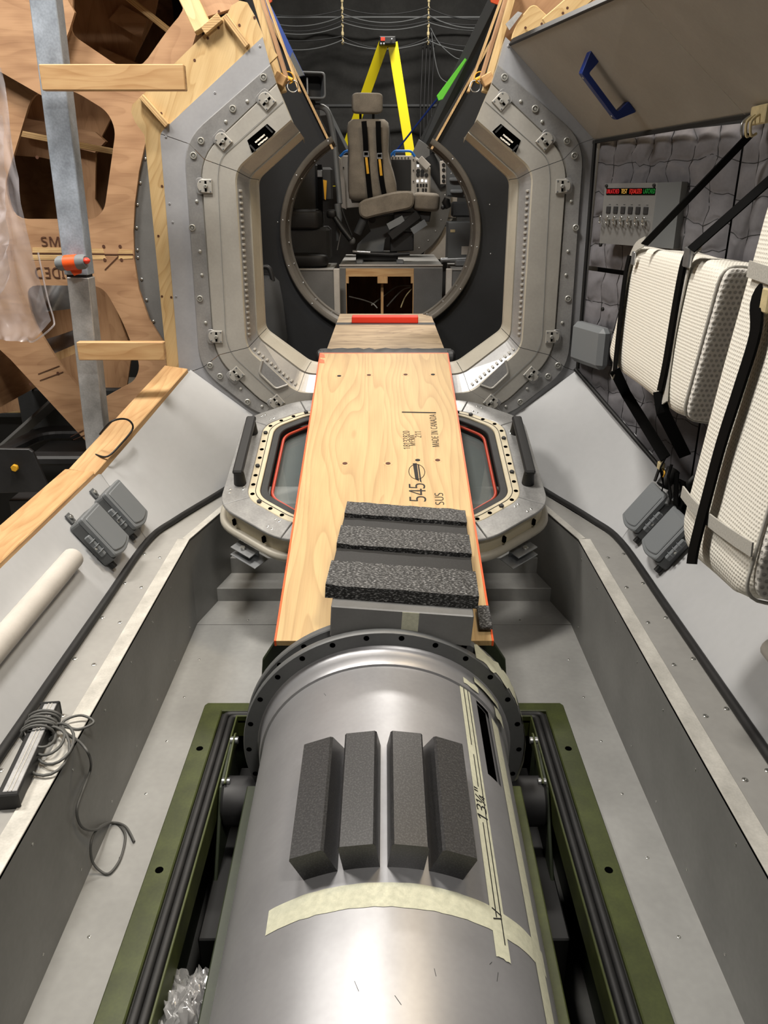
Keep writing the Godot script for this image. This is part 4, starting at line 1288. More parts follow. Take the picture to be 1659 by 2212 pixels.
# ---------------------------------------------------------------- pit, its green frame and the cradle
func build_pit() -> void:
	var p := struct("floor_pit")
	for s: float in [-1.0, 1.0]:
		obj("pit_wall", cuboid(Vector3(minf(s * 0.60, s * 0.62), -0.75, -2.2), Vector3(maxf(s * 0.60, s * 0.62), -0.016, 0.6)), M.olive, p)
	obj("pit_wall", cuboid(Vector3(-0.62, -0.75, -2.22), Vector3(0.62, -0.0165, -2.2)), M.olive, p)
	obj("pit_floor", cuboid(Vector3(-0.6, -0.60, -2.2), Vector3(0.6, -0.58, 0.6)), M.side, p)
	var t := thing("pit_frame", "olive green steel frame with rubber seal round the floor pit", "frame")
	var U := [Vector2(-0.600, 0.55), Vector2(-0.600, -2.20), Vector2(-0.592, -2.212), Vector2(0.592, -2.212), Vector2(0.600, -2.20), Vector2(0.600, 0.55), Vector2(0.536, 0.55), Vector2(0.536, -2.168), Vector2(-0.536, -2.168), Vector2(-0.536, 0.55)]
	var flat := Transform3D(Basis(Vector3.RIGHT, Vector3(0, 0, 1), Vector3(0, -1, 0)), Vector3(0, 0.016, 0))
	obj("frame", mb().ext(U, 0.018, flat, 0.003), M.green, t)
	for k in 2:
		var x := 0.521 - k * 0.022
		var z := -2.158 + k * 0.014
		obj("rubber_seal", mb().tube(rounded([Vector3(-x, 0.008, 0.55), Vector3(-x, 0.008, z), Vector3(x, 0.008, z), Vector3(x, 0.008, 0.55)], 0.02, 4, false), 0.0108, 10), M.rubber, t)
	for s: float in [-1.0, 1.0]:
		obj("seal_tray", cuboid(Vector3(minf(s * 0.484, s * 0.54), -0.006, -2.17), Vector3(maxf(s * 0.484, s * 0.54), 0.002, 0.55)), M.dark, t)
		obj("inner_lip", cuboid(Vector3(minf(s * 0.478, s * 0.484), -0.06, -2.135), Vector3(maxf(s * 0.478, s * 0.484), 0.020, 0.55), 0.0015), M.green, t)
	obj("seal_tray", cuboid(Vector3(-0.484, -0.006, -2.17), Vector3(0.484, 0.002, -2.132)), M.dark, t)
	obj("inner_lip", cuboid(Vector3(-0.484, -0.06, -2.138), Vector3(0.484, 0.020, -2.132), 0.0015), M.green, t)
	for z: float in [-1.975, -1.505, -1.085, -0.66]:
		for s: float in [-1.0, 1.0]:
			fix("painted_bolt_hole", "hole", Vector3(s * 0.568, 0.016, z), Vector3.UP, M.hole, t, 1.25)  # hole shade painted as a dark disc on the green frame
	# cradle: rails along the tube, trunnions and gussets
	var X := tube_frame()
	var c := thing("tube_cradle", "dark olive cradle with trunnions and levers holding the tube in the pit", "cradle")
	for s: float in [-1.0, 1.0]:
		obj("rail", mb().bar(X * Vector3(s * 0.352, -1.7, -0.03), X * Vector3(s * 0.352, -0.12, -0.03), 0.03, 0.03, Vector3.RIGHT, 0.003), M.green if s > 0 else M.olive, c)
		obj("lower_rail", mb().bar(Vector3(s * 0.44, -0.30, 0.5), Vector3(s * 0.44, -0.30, -1.62), 0.03, 0.05, Vector3.RIGHT, 0.003), M.green, c)
		obj("side_block", cuboid(Vector3(minf(s * 0.39, s * 0.475), -0.55, -2.1), Vector3(maxf(s * 0.39, s * 0.475), -0.16, -1.45), 0.004), M.black, c)
		var hub := obj("trunnion", mb().lathe([Vector2(0, 0), Vector2(0.062, 0.0), Vector2(0.070, 0.008), Vector2(0.070, 0.07), Vector2(0.064, 0.08), Vector2(0.064, 0.12)], Transform3D(Basis(Vector3(0, 0, 1), s * PI / 2), Vector3(s * 0.462, -0.03, -1.80)), 28), M.dark, c)
		# lever plate with two bolts
		var lv := obj("lever", mb().ext(rounded([Vector2(-1.80, 0.030), Vector2(-1.775, 0.052), Vector2(-1.965, 0.085), Vector2(-1.985, 0.064)], 0.014, 4), 0.006, Transform3D(Basis(Vector3(0, 0, 1), Vector3.UP, Vector3(-1, 0, 0)), Vector3(s * 0.452 + 0.003, 0, 0)), 0.0015), M.green, c)
		for q: Vector2 in [Vector2(-1.80, 0.040), Vector2(-1.945, 0.070)]:
			for k: float in [-1.0, 1.0]:
				fix("bolt", "bolt", Vector3(s * 0.452 + k * 0.003, q.y, q.x), Vector3(k, 0, 0), M.zinc, c)
		obj("bracket", mb().ext([Vector2(-1.99, 0.05), Vector2(-1.79, 0.028), Vector2(-1.52, -0.30), Vector2(-1.52, -0.55), Vector2(-2.05, -0.55)], 0.010, Transform3D(Basis(Vector3(0, 0, 1), Vector3.UP, Vector3(-1, 0, 0)), Vector3(s * 0.466 + 0.005, 0, 0)), 0.002), M.olive, c)
		# chamfered gusset plates standing behind the flange
		for g in [[[Vector2(-0.358, 0.287), Vector2(-0.351, 0.353), Vector2(-0.313, 0.414), Vector2(-0.288, 0.420), Vector2(-0.174, 0.353), Vector2(-0.178, 0.225)], -1.96], [[Vector2(-0.380, 0.219), Vector2(-0.370, 0.280), Vector2(-0.348, 0.311), Vector2(-0.251, 0.299), Vector2(-0.256, 0.171)], -1.90]]:
			var o := []
			for v: Vector2 in g[0]: o.append(Vector2(s * absf(v.x), v.y))
			obj("gusset", mb().ext(o, 0.014, Transform3D(Basis.IDENTITY, Vector3(0, 0, g[1])), 0.003), M.olive, c)
	# crumpled clear bag stuffed beside the tube
	var q := noise(44, 5.0, 3)
	var rows := []
	for i in 25:
		var row := []
		for j in 25:
			var u := i / 24.0 * 2 - 1; var v := j / 24.0 * 2 - 1
			var r := sqrt(u * u + v * v)
			var h := 0.17 * sqrt(maxf(0.0, 1.0 - minf(r, 1.0) * 0.92))
			row.append(Vector3(-0.405 + u * 0.085 + 0.02 * q.get_noise_2d(u * 2 + 9, v * 2), -0.12 + h + 0.06 * absf(q.get_noise_2d(u * 2.2, v * 2.2)), -1.13 + v * 0.15 + 0.02 * q.get_noise_2d(u * 2, v * 2 + 5)))
		rows.append(row)
	tag(obj("plastic_bag", mb().loft(rows, true), M.bagfilm), "crumpled clear plastic bag stuffed between the tube and the pit frame", "bag")

# ---------------------------------------------------------------- timber frames left of the hatch
func board(poly: Array, z: float, th: float, grain: Vector3, holes := [], bev := 0.0) -> MB:
	return mb(grain).ext(poly, th, Transform3D(Basis.IDENTITY, Vector3(0, 0, z - th)), bev, holes)

func build_timber() -> void:
	var H := Vector3.RIGHT
	# big plywood bulkhead with rounded openings
	var t := thing("plywood_bulkhead", "large brown plywood bulkhead with rounded cut-outs and pencilled words", "bulkhead")
	var outline := [Vector2(-1.717, 2.618), Vector2(-0.636, 2.618), Vector2(-0.705, 2.472), Vector2(-0.776, 2.337), Vector2(-0.877, 2.110), Vector2(-1.006, 1.955), Vector2(-1.074, 1.851), Vector2(-1.129, 1.697), Vector2(-1.165, 1.558), Vector2(-1.186, 1.436), Vector2(-1.197, 1.310), Vector2(-1.191, 1.171), Vector2(-1.157, 1.027), Vector2(-1.100, 0.919), Vector2(-1.092, 0.775), Vector2(-1.015, 0.656), Vector2(-1.282, 0.385), Vector2(-1.542, 0.258), Vector2(-1.540, 0.380), Vector2(-1.876, 0.831), Vector2(-2.033, 1.005)]
	var h1 := rounded([Vector2(-1.322, 2.455), Vector2(-1.342, 2.320), Vector2(-1.367, 2.248), Vector2(-1.166, 2.119), Vector2(-1.068, 2.119), Vector2(-0.939, 2.261), Vector2(-0.851, 2.341), Vector2(-0.874, 2.455)], 0.05, 3)
	var h2 := rounded([Vector2(-1.566, 2.019), Vector2(-1.398, 2.037), Vector2(-1.242, 1.945), Vector2(-1.214, 1.870), Vector2(-1.309, 1.534), Vector2(-1.360, 1.491), Vector2(-1.742, 1.491), Vector2(-1.759, 1.638)], 0.06, 4)
	var h3 := rounded([Vector2(-1.738, 1.190), Vector2(-1.364, 1.188), Vector2(-1.294, 1.032), Vector2(-1.227, 0.799), Vector2(-1.262, 0.723), Vector2(-1.494, 0.603), Vector2(-1.642, 0.827), Vector2(-1.732, 1.027)], 0.06, 4)
	obj("sheet", board(outline, -3.95, 0.018, H, [h1, h2, h3]), M.ply, t)
	# bare strips of the splice, each with a dark joint between
	for w in [[Vector2(-1.675, 1.365), Vector2(-1.341, 1.359), Vector2(-1.335, 1.338), Vector2(-1.679, 1.340)], [Vector2(-1.262, 1.355), Vector2(-1.198, 1.353), Vector2(-1.200, 1.336), Vector2(-1.273, 1.336)], [Vector2(-1.681, 1.332), Vector2(-1.336, 1.329), Vector2(-1.329, 1.310), Vector2(-1.685, 1.308)], [Vector2(-1.270, 1.327), Vector2(-1.201, 1.327), Vector2(-1.203, 1.313), Vector2(-1.272, 1.310)]]:
		obj("bare_strip", board(w, -3.9485, 0.002, H), M.edge, t)
	for w in [[Vector3(-1.680, 1.336, -3.948), Vector3(-1.198, 1.332, -3.948)], [Vector3(-1.344, 1.262, -3.948), Vector3(-1.270, 1.325, -3.948)]]:
		obj("saw_cut", mb().bar(w[0], w[1], 0.004, 0.0015, Vector3.UP), M.knot, t)
	for q in [Vector3(-1.335, 1.369, -3.948), Vector3(-1.257, 1.369, -3.948), Vector3(-1.338, 1.308, -3.948), Vector3(-1.258, 1.308, -3.948), Vector3(-1.588, 1.756, -3.948), Vector3(-1.795, 0.705, -3.948), Vector3(-1.647, 0.761, -3.948)]:
		fix("peg_hole", "hole", q, Vector3(0, 0, 1), M.knot, t, 0.9)
	for w in [[Vector3(-1.748, 0.757, -3.948), Vector3(-1.634, 0.799, -3.948)], [Vector3(-1.745, 0.724, -3.948), Vector3(-1.620, 0.768, -3.948)], [Vector3(-1.634, 0.426, -3.948), Vector3(-1.561, 0.464, -3.948)], [Vector3(-1.622, 0.411, -3.948), Vector3(-1.548, 0.441, -3.948)]]:
		obj("saw_cut", mb().bar(w[0], w[1], 0.003, 0.001, Vector3.UP), M.knot, t)
	words("pencil_words", "SM1", 0.042, M.knot, t, frame(Vector3(-1.565, 1.390, -3.947), Vector3(0, 0, 1)), 1.25)
	words("pencil_words", "SIDED", 0.05, M.knot, t, frame(Vector3(-1.593, 1.251, -3.947), Vector3(0, 0, 1), Vector3(-1, 0, 0)), 1.0)
	# riveted steel disc showing inside the bulkhead's round edge
	var d := thing("riveted_disc", "grey steel disc with a row of rivets behind the timber post", "disc")
	obj("sheet", board([Vector2(-1.046, 1.928), Vector2(-1.133, 1.717), Vector2(-1.178, 1.558), Vector2(-1.199, 1.435), Vector2(-1.210, 1.309), Vector2(-1.203, 1.157), Vector2(-1.152, 0.968), Vector2(-1.082, 0.794), Vector2(-0.960, 0.794), Vector2(-0.857, 1.928)], -3.972, 0.006, H), M.steel, d)
	for q in [Vector3(-1.100, 1.751, -3.972), Vector3(-1.135, 1.648, -3.972), Vector3(-1.159, 1.554, -3.972), Vector3(-1.175, 1.451, -3.972), Vector3(-1.183, 1.351, -3.972), Vector3(-1.185, 1.317, -3.972), Vector3(-1.178, 1.216, -3.972), Vector3(-1.165, 1.118, -3.972), Vector3(-1.142, 1.015, -3.972), Vector3(-1.113, 0.922, -3.972)]:
		fix("rivet", "rivet", q, Vector3(0, 0, 1), M.chrome, d, 1.0)
	# second frame deep inside, plain plywood
	var i := thing("inner_bulkhead", "second plywood bulkhead seen inside the rounded cut-outs", "bulkhead")
	obj("sheet", board([Vector2(-2.025, 2.780), Vector2(-1.087, 2.780), Vector2(-1.103, 2.626), Vector2(-1.171, 2.427), Vector2(-1.285, 2.259), Vector2(-1.452, 1.967), Vector2(-1.547, 1.829), Vector2(-1.587, 1.574), Vector2(-1.553, 1.508), Vector2(-1.584, 1.158), Vector2(-1.527, 0.899), Vector2(-1.484, 0.739), Vector2(-1.559, 0.461), Vector2(-2.502, 0.346)], -4.65, 0.018, Vector3.UP, [rounded([Vector2(-2.166, 1.806), Vector2(-1.698, 1.772), Vector2(-1.734, 1.358), Vector2(-2.252, 1.358)], 0.15, 4)]), M.ply, i)
	obj("block", board([Vector2(-1.314, 2.478), Vector2(-1.191, 2.419), Vector2(-1.232, 2.328), Vector2(-1.385, 2.415)], -4.6, 0.04, H), M.ply, i)
	obj("block", board([Vector2(-1.447, 2.297), Vector2(-1.256, 2.218), Vector2(-1.287, 2.162), Vector2(-1.482, 2.214)], -4.6, 0.04, H), M.ply, i)
	obj("block", board([Vector2(-1.880, 1.969), Vector2(-1.525, 1.904), Vector2(-1.475, 1.859), Vector2(-1.539, 1.804), Vector2(-1.905, 1.893)], -4.6, 0.04, H), M.ply, i)
	# plywood skins and roof added to shut light out of the cut-outs
	obj("skin", cuboid(Vector3(-2.06, 0.55, -5.6), Vector3(-1.0, 2.64, -5.58)), M.ply, i)
	obj("shade_side_skin", cuboid(Vector3(-2.06, 0.55, -5.6), Vector3(-2.04, 2.64, -3.97)), M.ply, i)
	obj("shade_side_skin", cuboid(Vector3(-1.02, 0.62, -5.58), Vector3(-1.0, 2.64, -4.68)), M.ply, i)
	obj("roof", cuboid(Vector3(-2.06, 2.64, -5.6), Vector3(-0.75, 2.66, -3.955)), M.ply, i)  # added overhead to block lamp light
	var sg := [[Vector3(-1.782, 1.875, -4.250), Vector3(-1.606, 1.846, -4.250), Vector3(-1.323, 1.792, -4.250)], [Vector3(-1.192, 2.448, -4.250), Vector3(-1.075, 2.356, -4.250), Vector3(-0.990, 2.297, -4.250)]]
	for k in 2:
		var o := thing("stringer", ["pale timber stringer inside the middle cut-out", "pale timber stringer inside the top cut-out"][k], "stringer", "timber stringers inside the bulkhead")
		obj("strip", mb(sg[k][2] - sg[k][0]).bar(sg[k][0], sg[k][2], 0.05, 0.028, Vector3(0, 0, 1), 0.002), M.edge, o)
	# two curved metal sheets inside the lowest opening
	var names := ["curved shiny metal sheet at the top of the lowest cut-out", "curved shiny metal sheet halfway down the lowest cut-out"]
	var sp := [[Vector3(-1.817, 1.187, -4.350), Vector3(-1.600, 1.196, -4.300), Vector3(-1.587, 1.043, -4.200), Vector3(-1.801, 1.037, -4.250)], [Vector3(-1.902, 0.849, -4.400), Vector3(-1.658, 0.925, -4.350), Vector3(-1.594, 0.867, -4.150), Vector3(-1.799, 0.802, -4.200)]]
	for k in 2:
		var rows := []
		for a in 9:
			var row := []
			for b in 9:
				var f := a / 8.0; var g := b / 8.0
				var p: Vector3 = sp[k][0].lerp(sp[k][1], f).lerp(sp[k][3].lerp(sp[k][2], f), g)
				row.append(p + Vector3(0, 0, 0.10 * sin(PI * (f * 0.9 + g * 0.4))))
			rows.append(row)
		var o := thing("metal_sheet", names[k], "sheet", "curved metal sheets inside the bulkhead")
		obj("sheet", mb().loft(rows, true), M.zinc, o)
		if k == 1: obj("batten", mb().bar(Vector3(-1.739, 0.800, -4.120), Vector3(-1.585, 0.861, -4.120), 0.02, 0.04, Vector3(0, 0, 1)), M.pine, o)
	# gusset board at the top left
	obj_thing("gusset_board", board([Vector2(-1.714, 2.456), Vector2(-1.383, 2.456), Vector2(-1.309, 2.314), Vector2(-1.341, 2.250), Vector2(-1.490, 1.995), Vector2(-1.665, 2.092), Vector2(-1.775, 2.150)], -3.88, 0.02, H), M.ply, "brown plywood gusset board behind the metal post, upper left corner", "board")
	# aluminium post in two lengths
	var pt := thing("metal_post", "square aluminium post in two lengths standing before the timber frames", "post")
	var p0 := Vector3(-1.224, 2.281, -3.340); var p1 := Vector3(-1.242, 1.297, -3.340); var p2 := Vector3(-1.264, 0.605, -3.340)
	var dn := (p2 - p1).normalized()
	obj("upper_length", mb().bar(p0, p1, 0.096, 0.075, H, 0.003), blue_alu(), pt)
	obj("lower_length", mb().bar(p1 + dn * 0.01 + Vector3(0.004, 0, 0), p2 + dn * 1.2, 0.088, 0.075, H, 0.003), M.alu, pt)
	obj("sleeve", mb().bar(p1 - dn * 0.02, p1 + dn * 0.012, 0.08, 0.07, H), M.dark, pt)
	# grey foam grip with orange tape round it
	var fg := thing("taped_grip", "grey foam roll wrapped in orange tape stuck on the metal post", "foam roll")
	var ga := Vector3(-1.298, 1.344, -3.270); var gb := Vector3(-1.176, 1.353, -3.250)
	var gd := (gb - ga).normalized()
	obj("roll", mb().tube([ga - gd * 0.004, ga, ga + gd * 0.012, gb - gd * 0.012, gb], [0.006, 0.022, 0.029, 0.029, 0.022], 14), M.boxgrey, fg)
	obj("orange_tape", mb().tube([ga.lerp(gb, 0.3), ga.lerp(gb, 0.72)], 0.0298, 16), M.orange, fg)
	obj("tape_tail", mb().ext([Vector2(-1.259, 1.335), Vector2(-1.196, 1.340), Vector2(-1.204, 1.308), Vector2(-1.235, 1.298)], 0.002, Transform3D(Basis.IDENTITY, Vector3(0, 0, -3.262))), M.orange, fg)
	obj("red_knot", mb().pad(Vector3(0.03, 0.026, 0.03), Transform3D(Basis(Vector3.UP, 0.6), gb + Vector3(0.006, 0.004, 0.01)), 1.2, 8, 5), M.red, fg)
	# cross battens
	obj_thing("cross_batten", mb(H).box(Vector3(-0.774, 1.989, -3.220) - Vector3(-1.235, 1.989, -3.220) + Vector3(0.06, 0.084, 0.036), Transform3D(Basis.IDENTITY, (Vector3(-0.779, 1.991, -3.240) + Vector3(-1.243, 1.991, -3.240)) / 2 + Vector3(0.03, 0, 0)), 0.003), M.pine, "upper pine batten across the metal post to the hatch", "batten", "pine battens across the post")
	obj_thing("cross_batten", mb(H).box(Vector3(-0.891, 1.009, -3.220) - Vector3(-1.244, 1.009, -3.220) + Vector3(0.0, 0.074, 0.036), Transform3D(Basis.IDENTITY, (Vector3(-0.897, 1.005, -3.240) + Vector3(-1.252, 1.005, -3.240)) / 2), 0.003), M.pine, "lower pine batten across the metal post to the hatch", "batten", "pine battens across the post")
	# light plywood rib that backs the hatch flange
	var r := thing("plywood_rib", "pale plywood rib edging the left of the octagonal hatch frame", "rib")
	obj("sheet", board([Vector2(-0.966, 1.820), Vector2(-0.998, 1.867), Vector2(-1.010, 1.904), Vector2(-1.002, 1.930), Vector2(-0.953, 1.968), Vector2(-0.691, 2.176), Vector2(-0.640, 2.219), Vector2(-0.621, 2.231), Vector2(-0.599, 2.243), Vector2(-0.583, 2.268), Vector2(-0.550, 2.284), Vector2(-0.522, 2.278), Vector2(-0.496, 2.234), Vector2(-0.462, 2.157), Vector2(-0.414, 2.101), Vector2(-0.846, 1.756), Vector2(-0.853, 0.841), Vector2(-0.972, 0.854)], -3.512, 0.022, Vector3(0.45, 1, 0)), M.plylight, r)
	for w in [[Vector3(-0.958, 1.958, -3.500), Vector3(-0.866, 1.853, -3.500)], [Vector3(-0.608, 2.232, -3.500), Vector3(-0.528, 2.130, -3.500)]]:
		obj("end_strip", mb(w[1] - w[0]).bar(w[0], w[1], 0.022, 0.024, Vector3(1, 1, 0), 0.002), M.edge, r)
	obj("end_strip", mb(H).bar(Vector3(-0.694, 2.180, -3.500), Vector3(-0.626, 2.227, -3.500), 0.03, 0.03, Vector3(1, 1, 0), 0.002), M.edge, r)
	for q in [Vector3(-0.682, 2.160, -3.511), Vector3(-0.638, 2.194, -3.511), Vector3(-0.557, 2.203, -3.511), Vector3(-0.497, 2.228, -3.511), Vector3(-0.632, 2.248, -3.511), Vector3(-0.890, 1.899, -3.511), Vector3(-0.819, 2.018, -3.511), Vector3(-0.740, 2.085, -3.511), Vector3(-0.915, 1.630, -3.511), Vector3(-0.951, 1.436, -3.511), Vector3(-0.962, 1.189, -3.511), Vector3(-0.922, 1.185, -3.511)]:
		fix("peg_hole", "hole", q, Vector3(0, 0, 1), M.knot, r, 0.6)
	# loose timbers leaning at the top of the rib
	obj_thing("top_batten", mb(Vector3(0.5, -1, 0)).bar(Vector3(-0.771, 2.339, -3.550), Vector3(-0.693, 2.186, -3.500), 0.07, 0.03, Vector3(1, 0.4, 0), 0.003), M.plylight, "pale pine batten rising from the top of the plywood rib", "batten", "battens above the rib")
	obj_thing("top_batten", mb(Vector3(0.5, -1, 0)).bar(Vector3(-0.671, 2.390, -3.580), Vector3(-0.632, 2.249, -3.560), 0.16, 0.02, Vector3(1, 0.2, 0), 0.003), M.ply, "brown board rising behind the top of the plywood rib", "batten", "battens above the rib")
	# timber beam along the head of the left sloped panel
	var bm := thing("timber_beam", "long pine beam capping the left sloped grey panel", "beam")
	obj("length", mb(Vector3(-0.22, -0.26, 0.67)).bar(Vector3(-0.925, 0.868, -3.5), Vector3(-1.148, 0.606, -2.83), 0.115, 0.04, Vector3(1, 0.0, 0.1), 0.003), M.pine, bm)
	obj("length", mb(Vector3(0, 0, 1)).bar(Vector3(-1.158, 0.606, -2.85), Vector3(-1.158, 0.606, 0.6), 0.125, 0.04, Vector3.RIGHT, 0.003), M.pine, bm)
	obj("lower_length", mb(Vector3(0, 0, 1)).bar(Vector3(-1.165, 0.558, -2.80), Vector3(-1.165, 0.558, 0.6), 0.10, 0.05, Vector3.RIGHT, 0.003), M.edge, bm)
	# black cable tie lying over the beam
	obj_thing("cable_tie", mb().tube(spline([Vector3(-1.123, 0.660, -2.923), Vector3(-1.063, 0.665, -2.884), Vector3(-1.022, 0.700, -2.939), Vector3(-0.995, 0.740, -3.015), Vector3(-0.997, 0.790, -2.963), Vector3(-1.033, 0.800, -2.900), Vector3(-1.097, 0.740, -2.930)], 6), 0.004, 6), M.black, "black cable tie looped over the timber beam", "cable tie")
	# clear plastic sheet hanging at the far left
	var rows := []
	var q := noise(12, 1.6, 3)
	var L := [Vector3(-1.333, 2.099, -2.950), Vector3(-1.359, 1.967, -2.950), Vector3(-1.397, 1.774, -2.950), Vector3(-1.431, 1.599, -2.950), Vector3(-1.461, 1.446, -2.950), Vector3(-1.489, 1.304, -2.950), Vector3(-1.515, 1.172, -2.950), Vector3(-1.525, 1.122, -2.950)]
	var R := [Vector3(-1.253, 1.981, -2.950), Vector3(-1.247, 1.892, -2.950), Vector3(-1.244, 1.731, -2.950), Vector3(-1.240, 1.569, -2.950), Vector3(-1.234, 1.407, -2.950), Vector3(-1.226, 1.255, -2.950), Vector3(-1.215, 1.172, -2.950), Vector3(-1.304, 1.091, -2.950)]
	for k in 8:
		for s in (4 if k < 7 else 1):
			var f := s / 4.0
			var a: Vector3 = L[k].lerp(L[mini(k + 1, 7)], f); var b: Vector3 = R[k].lerp(R[mini(k + 1, 7)], f)
			var row := []
			for j in 15:
				var g := j / 14.0
				var p := a.lerp(b, g)
				row.append(p + Vector3(0, 0, 0.05 * q.get_noise_2d(p.x * 3.0, p.y * 0.7) + 0.03 * absf(q.get_noise_2d(p.x * 5.0 + p.y * 1.5, p.y * 1.2)) + 0.02 * g * g))
			rows.append(row)
	var ps := thing("plastic_sheet", "clear plastic sheet hanging in folds at the left edge", "plastic sheet")
	obj("sheet", mb().loft(rows, true), M.film, ps)
	rows = []
	for k in 24:
		var f := k / 23.0
		var a := Vector3(-1.347, 1.908, -2.900).lerp(Vector3(-1.506, 1.096, -2.900), f); var b := Vector3(-1.262, 1.840, -2.900).lerp(Vector3(-1.329, 1.325, -2.900), f)
		var row := []
		for j in 7: row.append(a.lerp(b, j / 6.0) + Vector3(0, 0, 0.03 * q.get_noise_2d(j * 0.3, f * 4.0)))
		rows.append(row)
	obj("fold", mb().loft(rows, true), M.film, ps)
	obj("creased_edge", mb().tube(spline([R[4], R[5], R[6], Vector3(-1.223, 1.144, -2.940), R[7], Vector3(-1.322, 1.103, -2.940)], 4), 0.0035, 5), M.film, ps)
	build_left_background()

func blue_alu() -> StandardMaterial3D:
	return mottled(Color(0.62, 0.655, 0.70), 0.18, 0.45, 0.3, 0.35, 52, 0.02)

func obj_thing(called: String, b: MB, m: Material, label: String, category: String, group := "") -> Node3D:
	var t := thing(called, label, category, group)
	obj("body", b, m, t)
	return t

func build_left_background() -> void:
	var t := thing("work_table", "pale plywood topped black flight case at the far left", "case")
	obj("top", cuboid(Vector3(-3.6, 0.27, -5.50), Vector3(-2.05, 0.30, -5.02), 0.003, Vector3.RIGHT), M.plylight, t)
	obj("body", cuboid(Vector3(-3.58, -0.85, -5.48), Vector3(-2.07, 0.27, -5.05), 0.01), M.black, t)
	obj("lip", cuboid(Vector3(-3.6, 0.245, -5.025), Vector3(-2.05, 0.27, -5.01), 0.002), M.charcoal, t)
	t = thing("pale_board", "pale grey board lying behind the black flight case", "board")
	obj("board", cuboid(Vector3(-4.2, 0.36, -7.4), Vector3(-2.3, 0.40, -5.9), 0.003, Vector3.RIGHT), M.pipe, t)
	obj("trestle", cuboid(Vector3(-4.1, -0.85, -7.3), Vector3(-2.4, 0.36, -6.0)), M.dark, t)
	# heap of black cable on the case
	var c := thing("cable_heap", "small heap of black and white cable on the flight case", "cable")
	var g := RandomNumberGenerator.new()
	g.seed = 3
	for k in 7:
		var o := Vector3(-2.606, 0.310, -5.469).lerp(Vector3(-2.383, 0.310, -5.292), k / 6.0)
		var pts := []
		var r := g.randf_range(0.04, 0.08)
		var ph := g.randf() * TAU
		for i in 22:
			var a := ph + TAU * i / 21.0 * 1.3
			pts.append(o + Vector3(cos(a) * r, 0.02 + 0.05 * absf(sin(a * 0.7 + k)), sin(a) * r * 0.9))
		obj("loop", mb().tube(spline(pts, 2), 0.008, 6), M.black if k % 4 else M.pipe, c)
	# leaning grey bars
	obj_thing("grey_bar", mb().bar(Vector3(-2.340, 0.134, -4.400), Vector3(-1.880, 0.500, -4.400), 0.05, 0.03, Vector3(0, 1, 0.5), 0.002), M.steel, "grey steel bar slanting in front of the black flight case", "bar", "grey bars at the far left")
	obj_thing("grey_bar", mb().bar(Vector3(-2.332, 0.529, -4.600), Vector3(-2.083, 0.667, -4.600), 0.05, 0.03, Vector3(0, 1, 0.5), 0.002), M.steel, "grey steel bar slanting above the black flight case", "bar", "grey bars at the far left")
	# dark steel plate with a brass bolt
	t = thing("dark_plate", "dark steel plate with one brass bolt beside the timber beam", "plate")
	obj("plate", board([Vector2(-1.803, 0.568), Vector2(-1.557, 0.564), Vector2(-1.542, 0.551), Vector2(-1.495, 0.365), Vector2(-1.846, 0.352)], -3.3, 0.02, Vector3.RIGHT, [], 0.004), M.dark, t)
	fix("brass_bolt", "bolt", Vector3(-1.630, 0.479, -3.300), Vector3(0, 0, 1), M.gold, t, 1.5)
	obj("side", cuboid(Vector3(-1.72, -0.5, -3.5), Vector3(-1.5, 0.3, -3.36), 0.004), M.dark, t)
	# moulded black plastic tray
	t = thing("black_tray", "moulded black plastic tray behind the timber beam", "tray")
	var X := Transform3D(Basis(Vector3.RIGHT, Vector3(0, 0, -1), Vector3.UP), Vector3(-1.75, 0.30, -4.15))
	obj("tray", mb().ext(rounded([Vector2(-0.35, -0.3), Vector2(0.5, -0.3), Vector2(0.5, 0.3), Vector2(-0.25, 0.3)], 0.12, 5), 0.05, X, 0.012, [rounded([Vector2(-0.25, -0.2), Vector2(0.4, -0.2), Vector2(0.4, 0.16), Vector2(-0.18, 0.16)], 0.1, 5)]), M.dark, t)
	obj("wall", mb().box(Vector3(0.9, 0.25, 0.05), Transform3D(Basis.IDENTITY, Vector3(-1.7, 0.42, -4.55)), 0.01), M.charcoal, t)
	obj("foot", cuboid(Vector3(-1.9, -0.85, -4.3), Vector3(-1.5, 0.30, -4.0)), M.black, t)
	t = thing("pale_crate", "pale grey crate low behind the timber beam", "crate")
	obj("box", cuboid(Vector3(-1.95, -0.85, -3.3), Vector3(-1.2, -0.05, -2.6), 0.01), M.pipe, t)

# ---------------------------------------------------------------- cockpit beyond the round opening
# cushion stacked from rows of [left, right, height, middle depth, thickness]
func cushion(rows: Array, n := 24, e := 0.55) -> MB:
	var l := []
	for r in rows:
		var row := []
		var c: float = (r[0] + r[1]) / 2; var w: float = (r[1] - r[0]) / 2
		for k in n:
			var a := TAU * k / n
			row.append(Vector3(c + w * MB.pw(cos(a), e), r[2], r[3] - r[4] / 2 * MB.pw(sin(a), e)))
		l.append(row)
	var b := mb().loft(l, true, true)
	for k in range(1, n - 1):
		b.tri(l[-1][0], l[-1][k], l[-1][k + 1]); b.tri(l[0][0], l[0][k + 1], l[0][k])
	return b

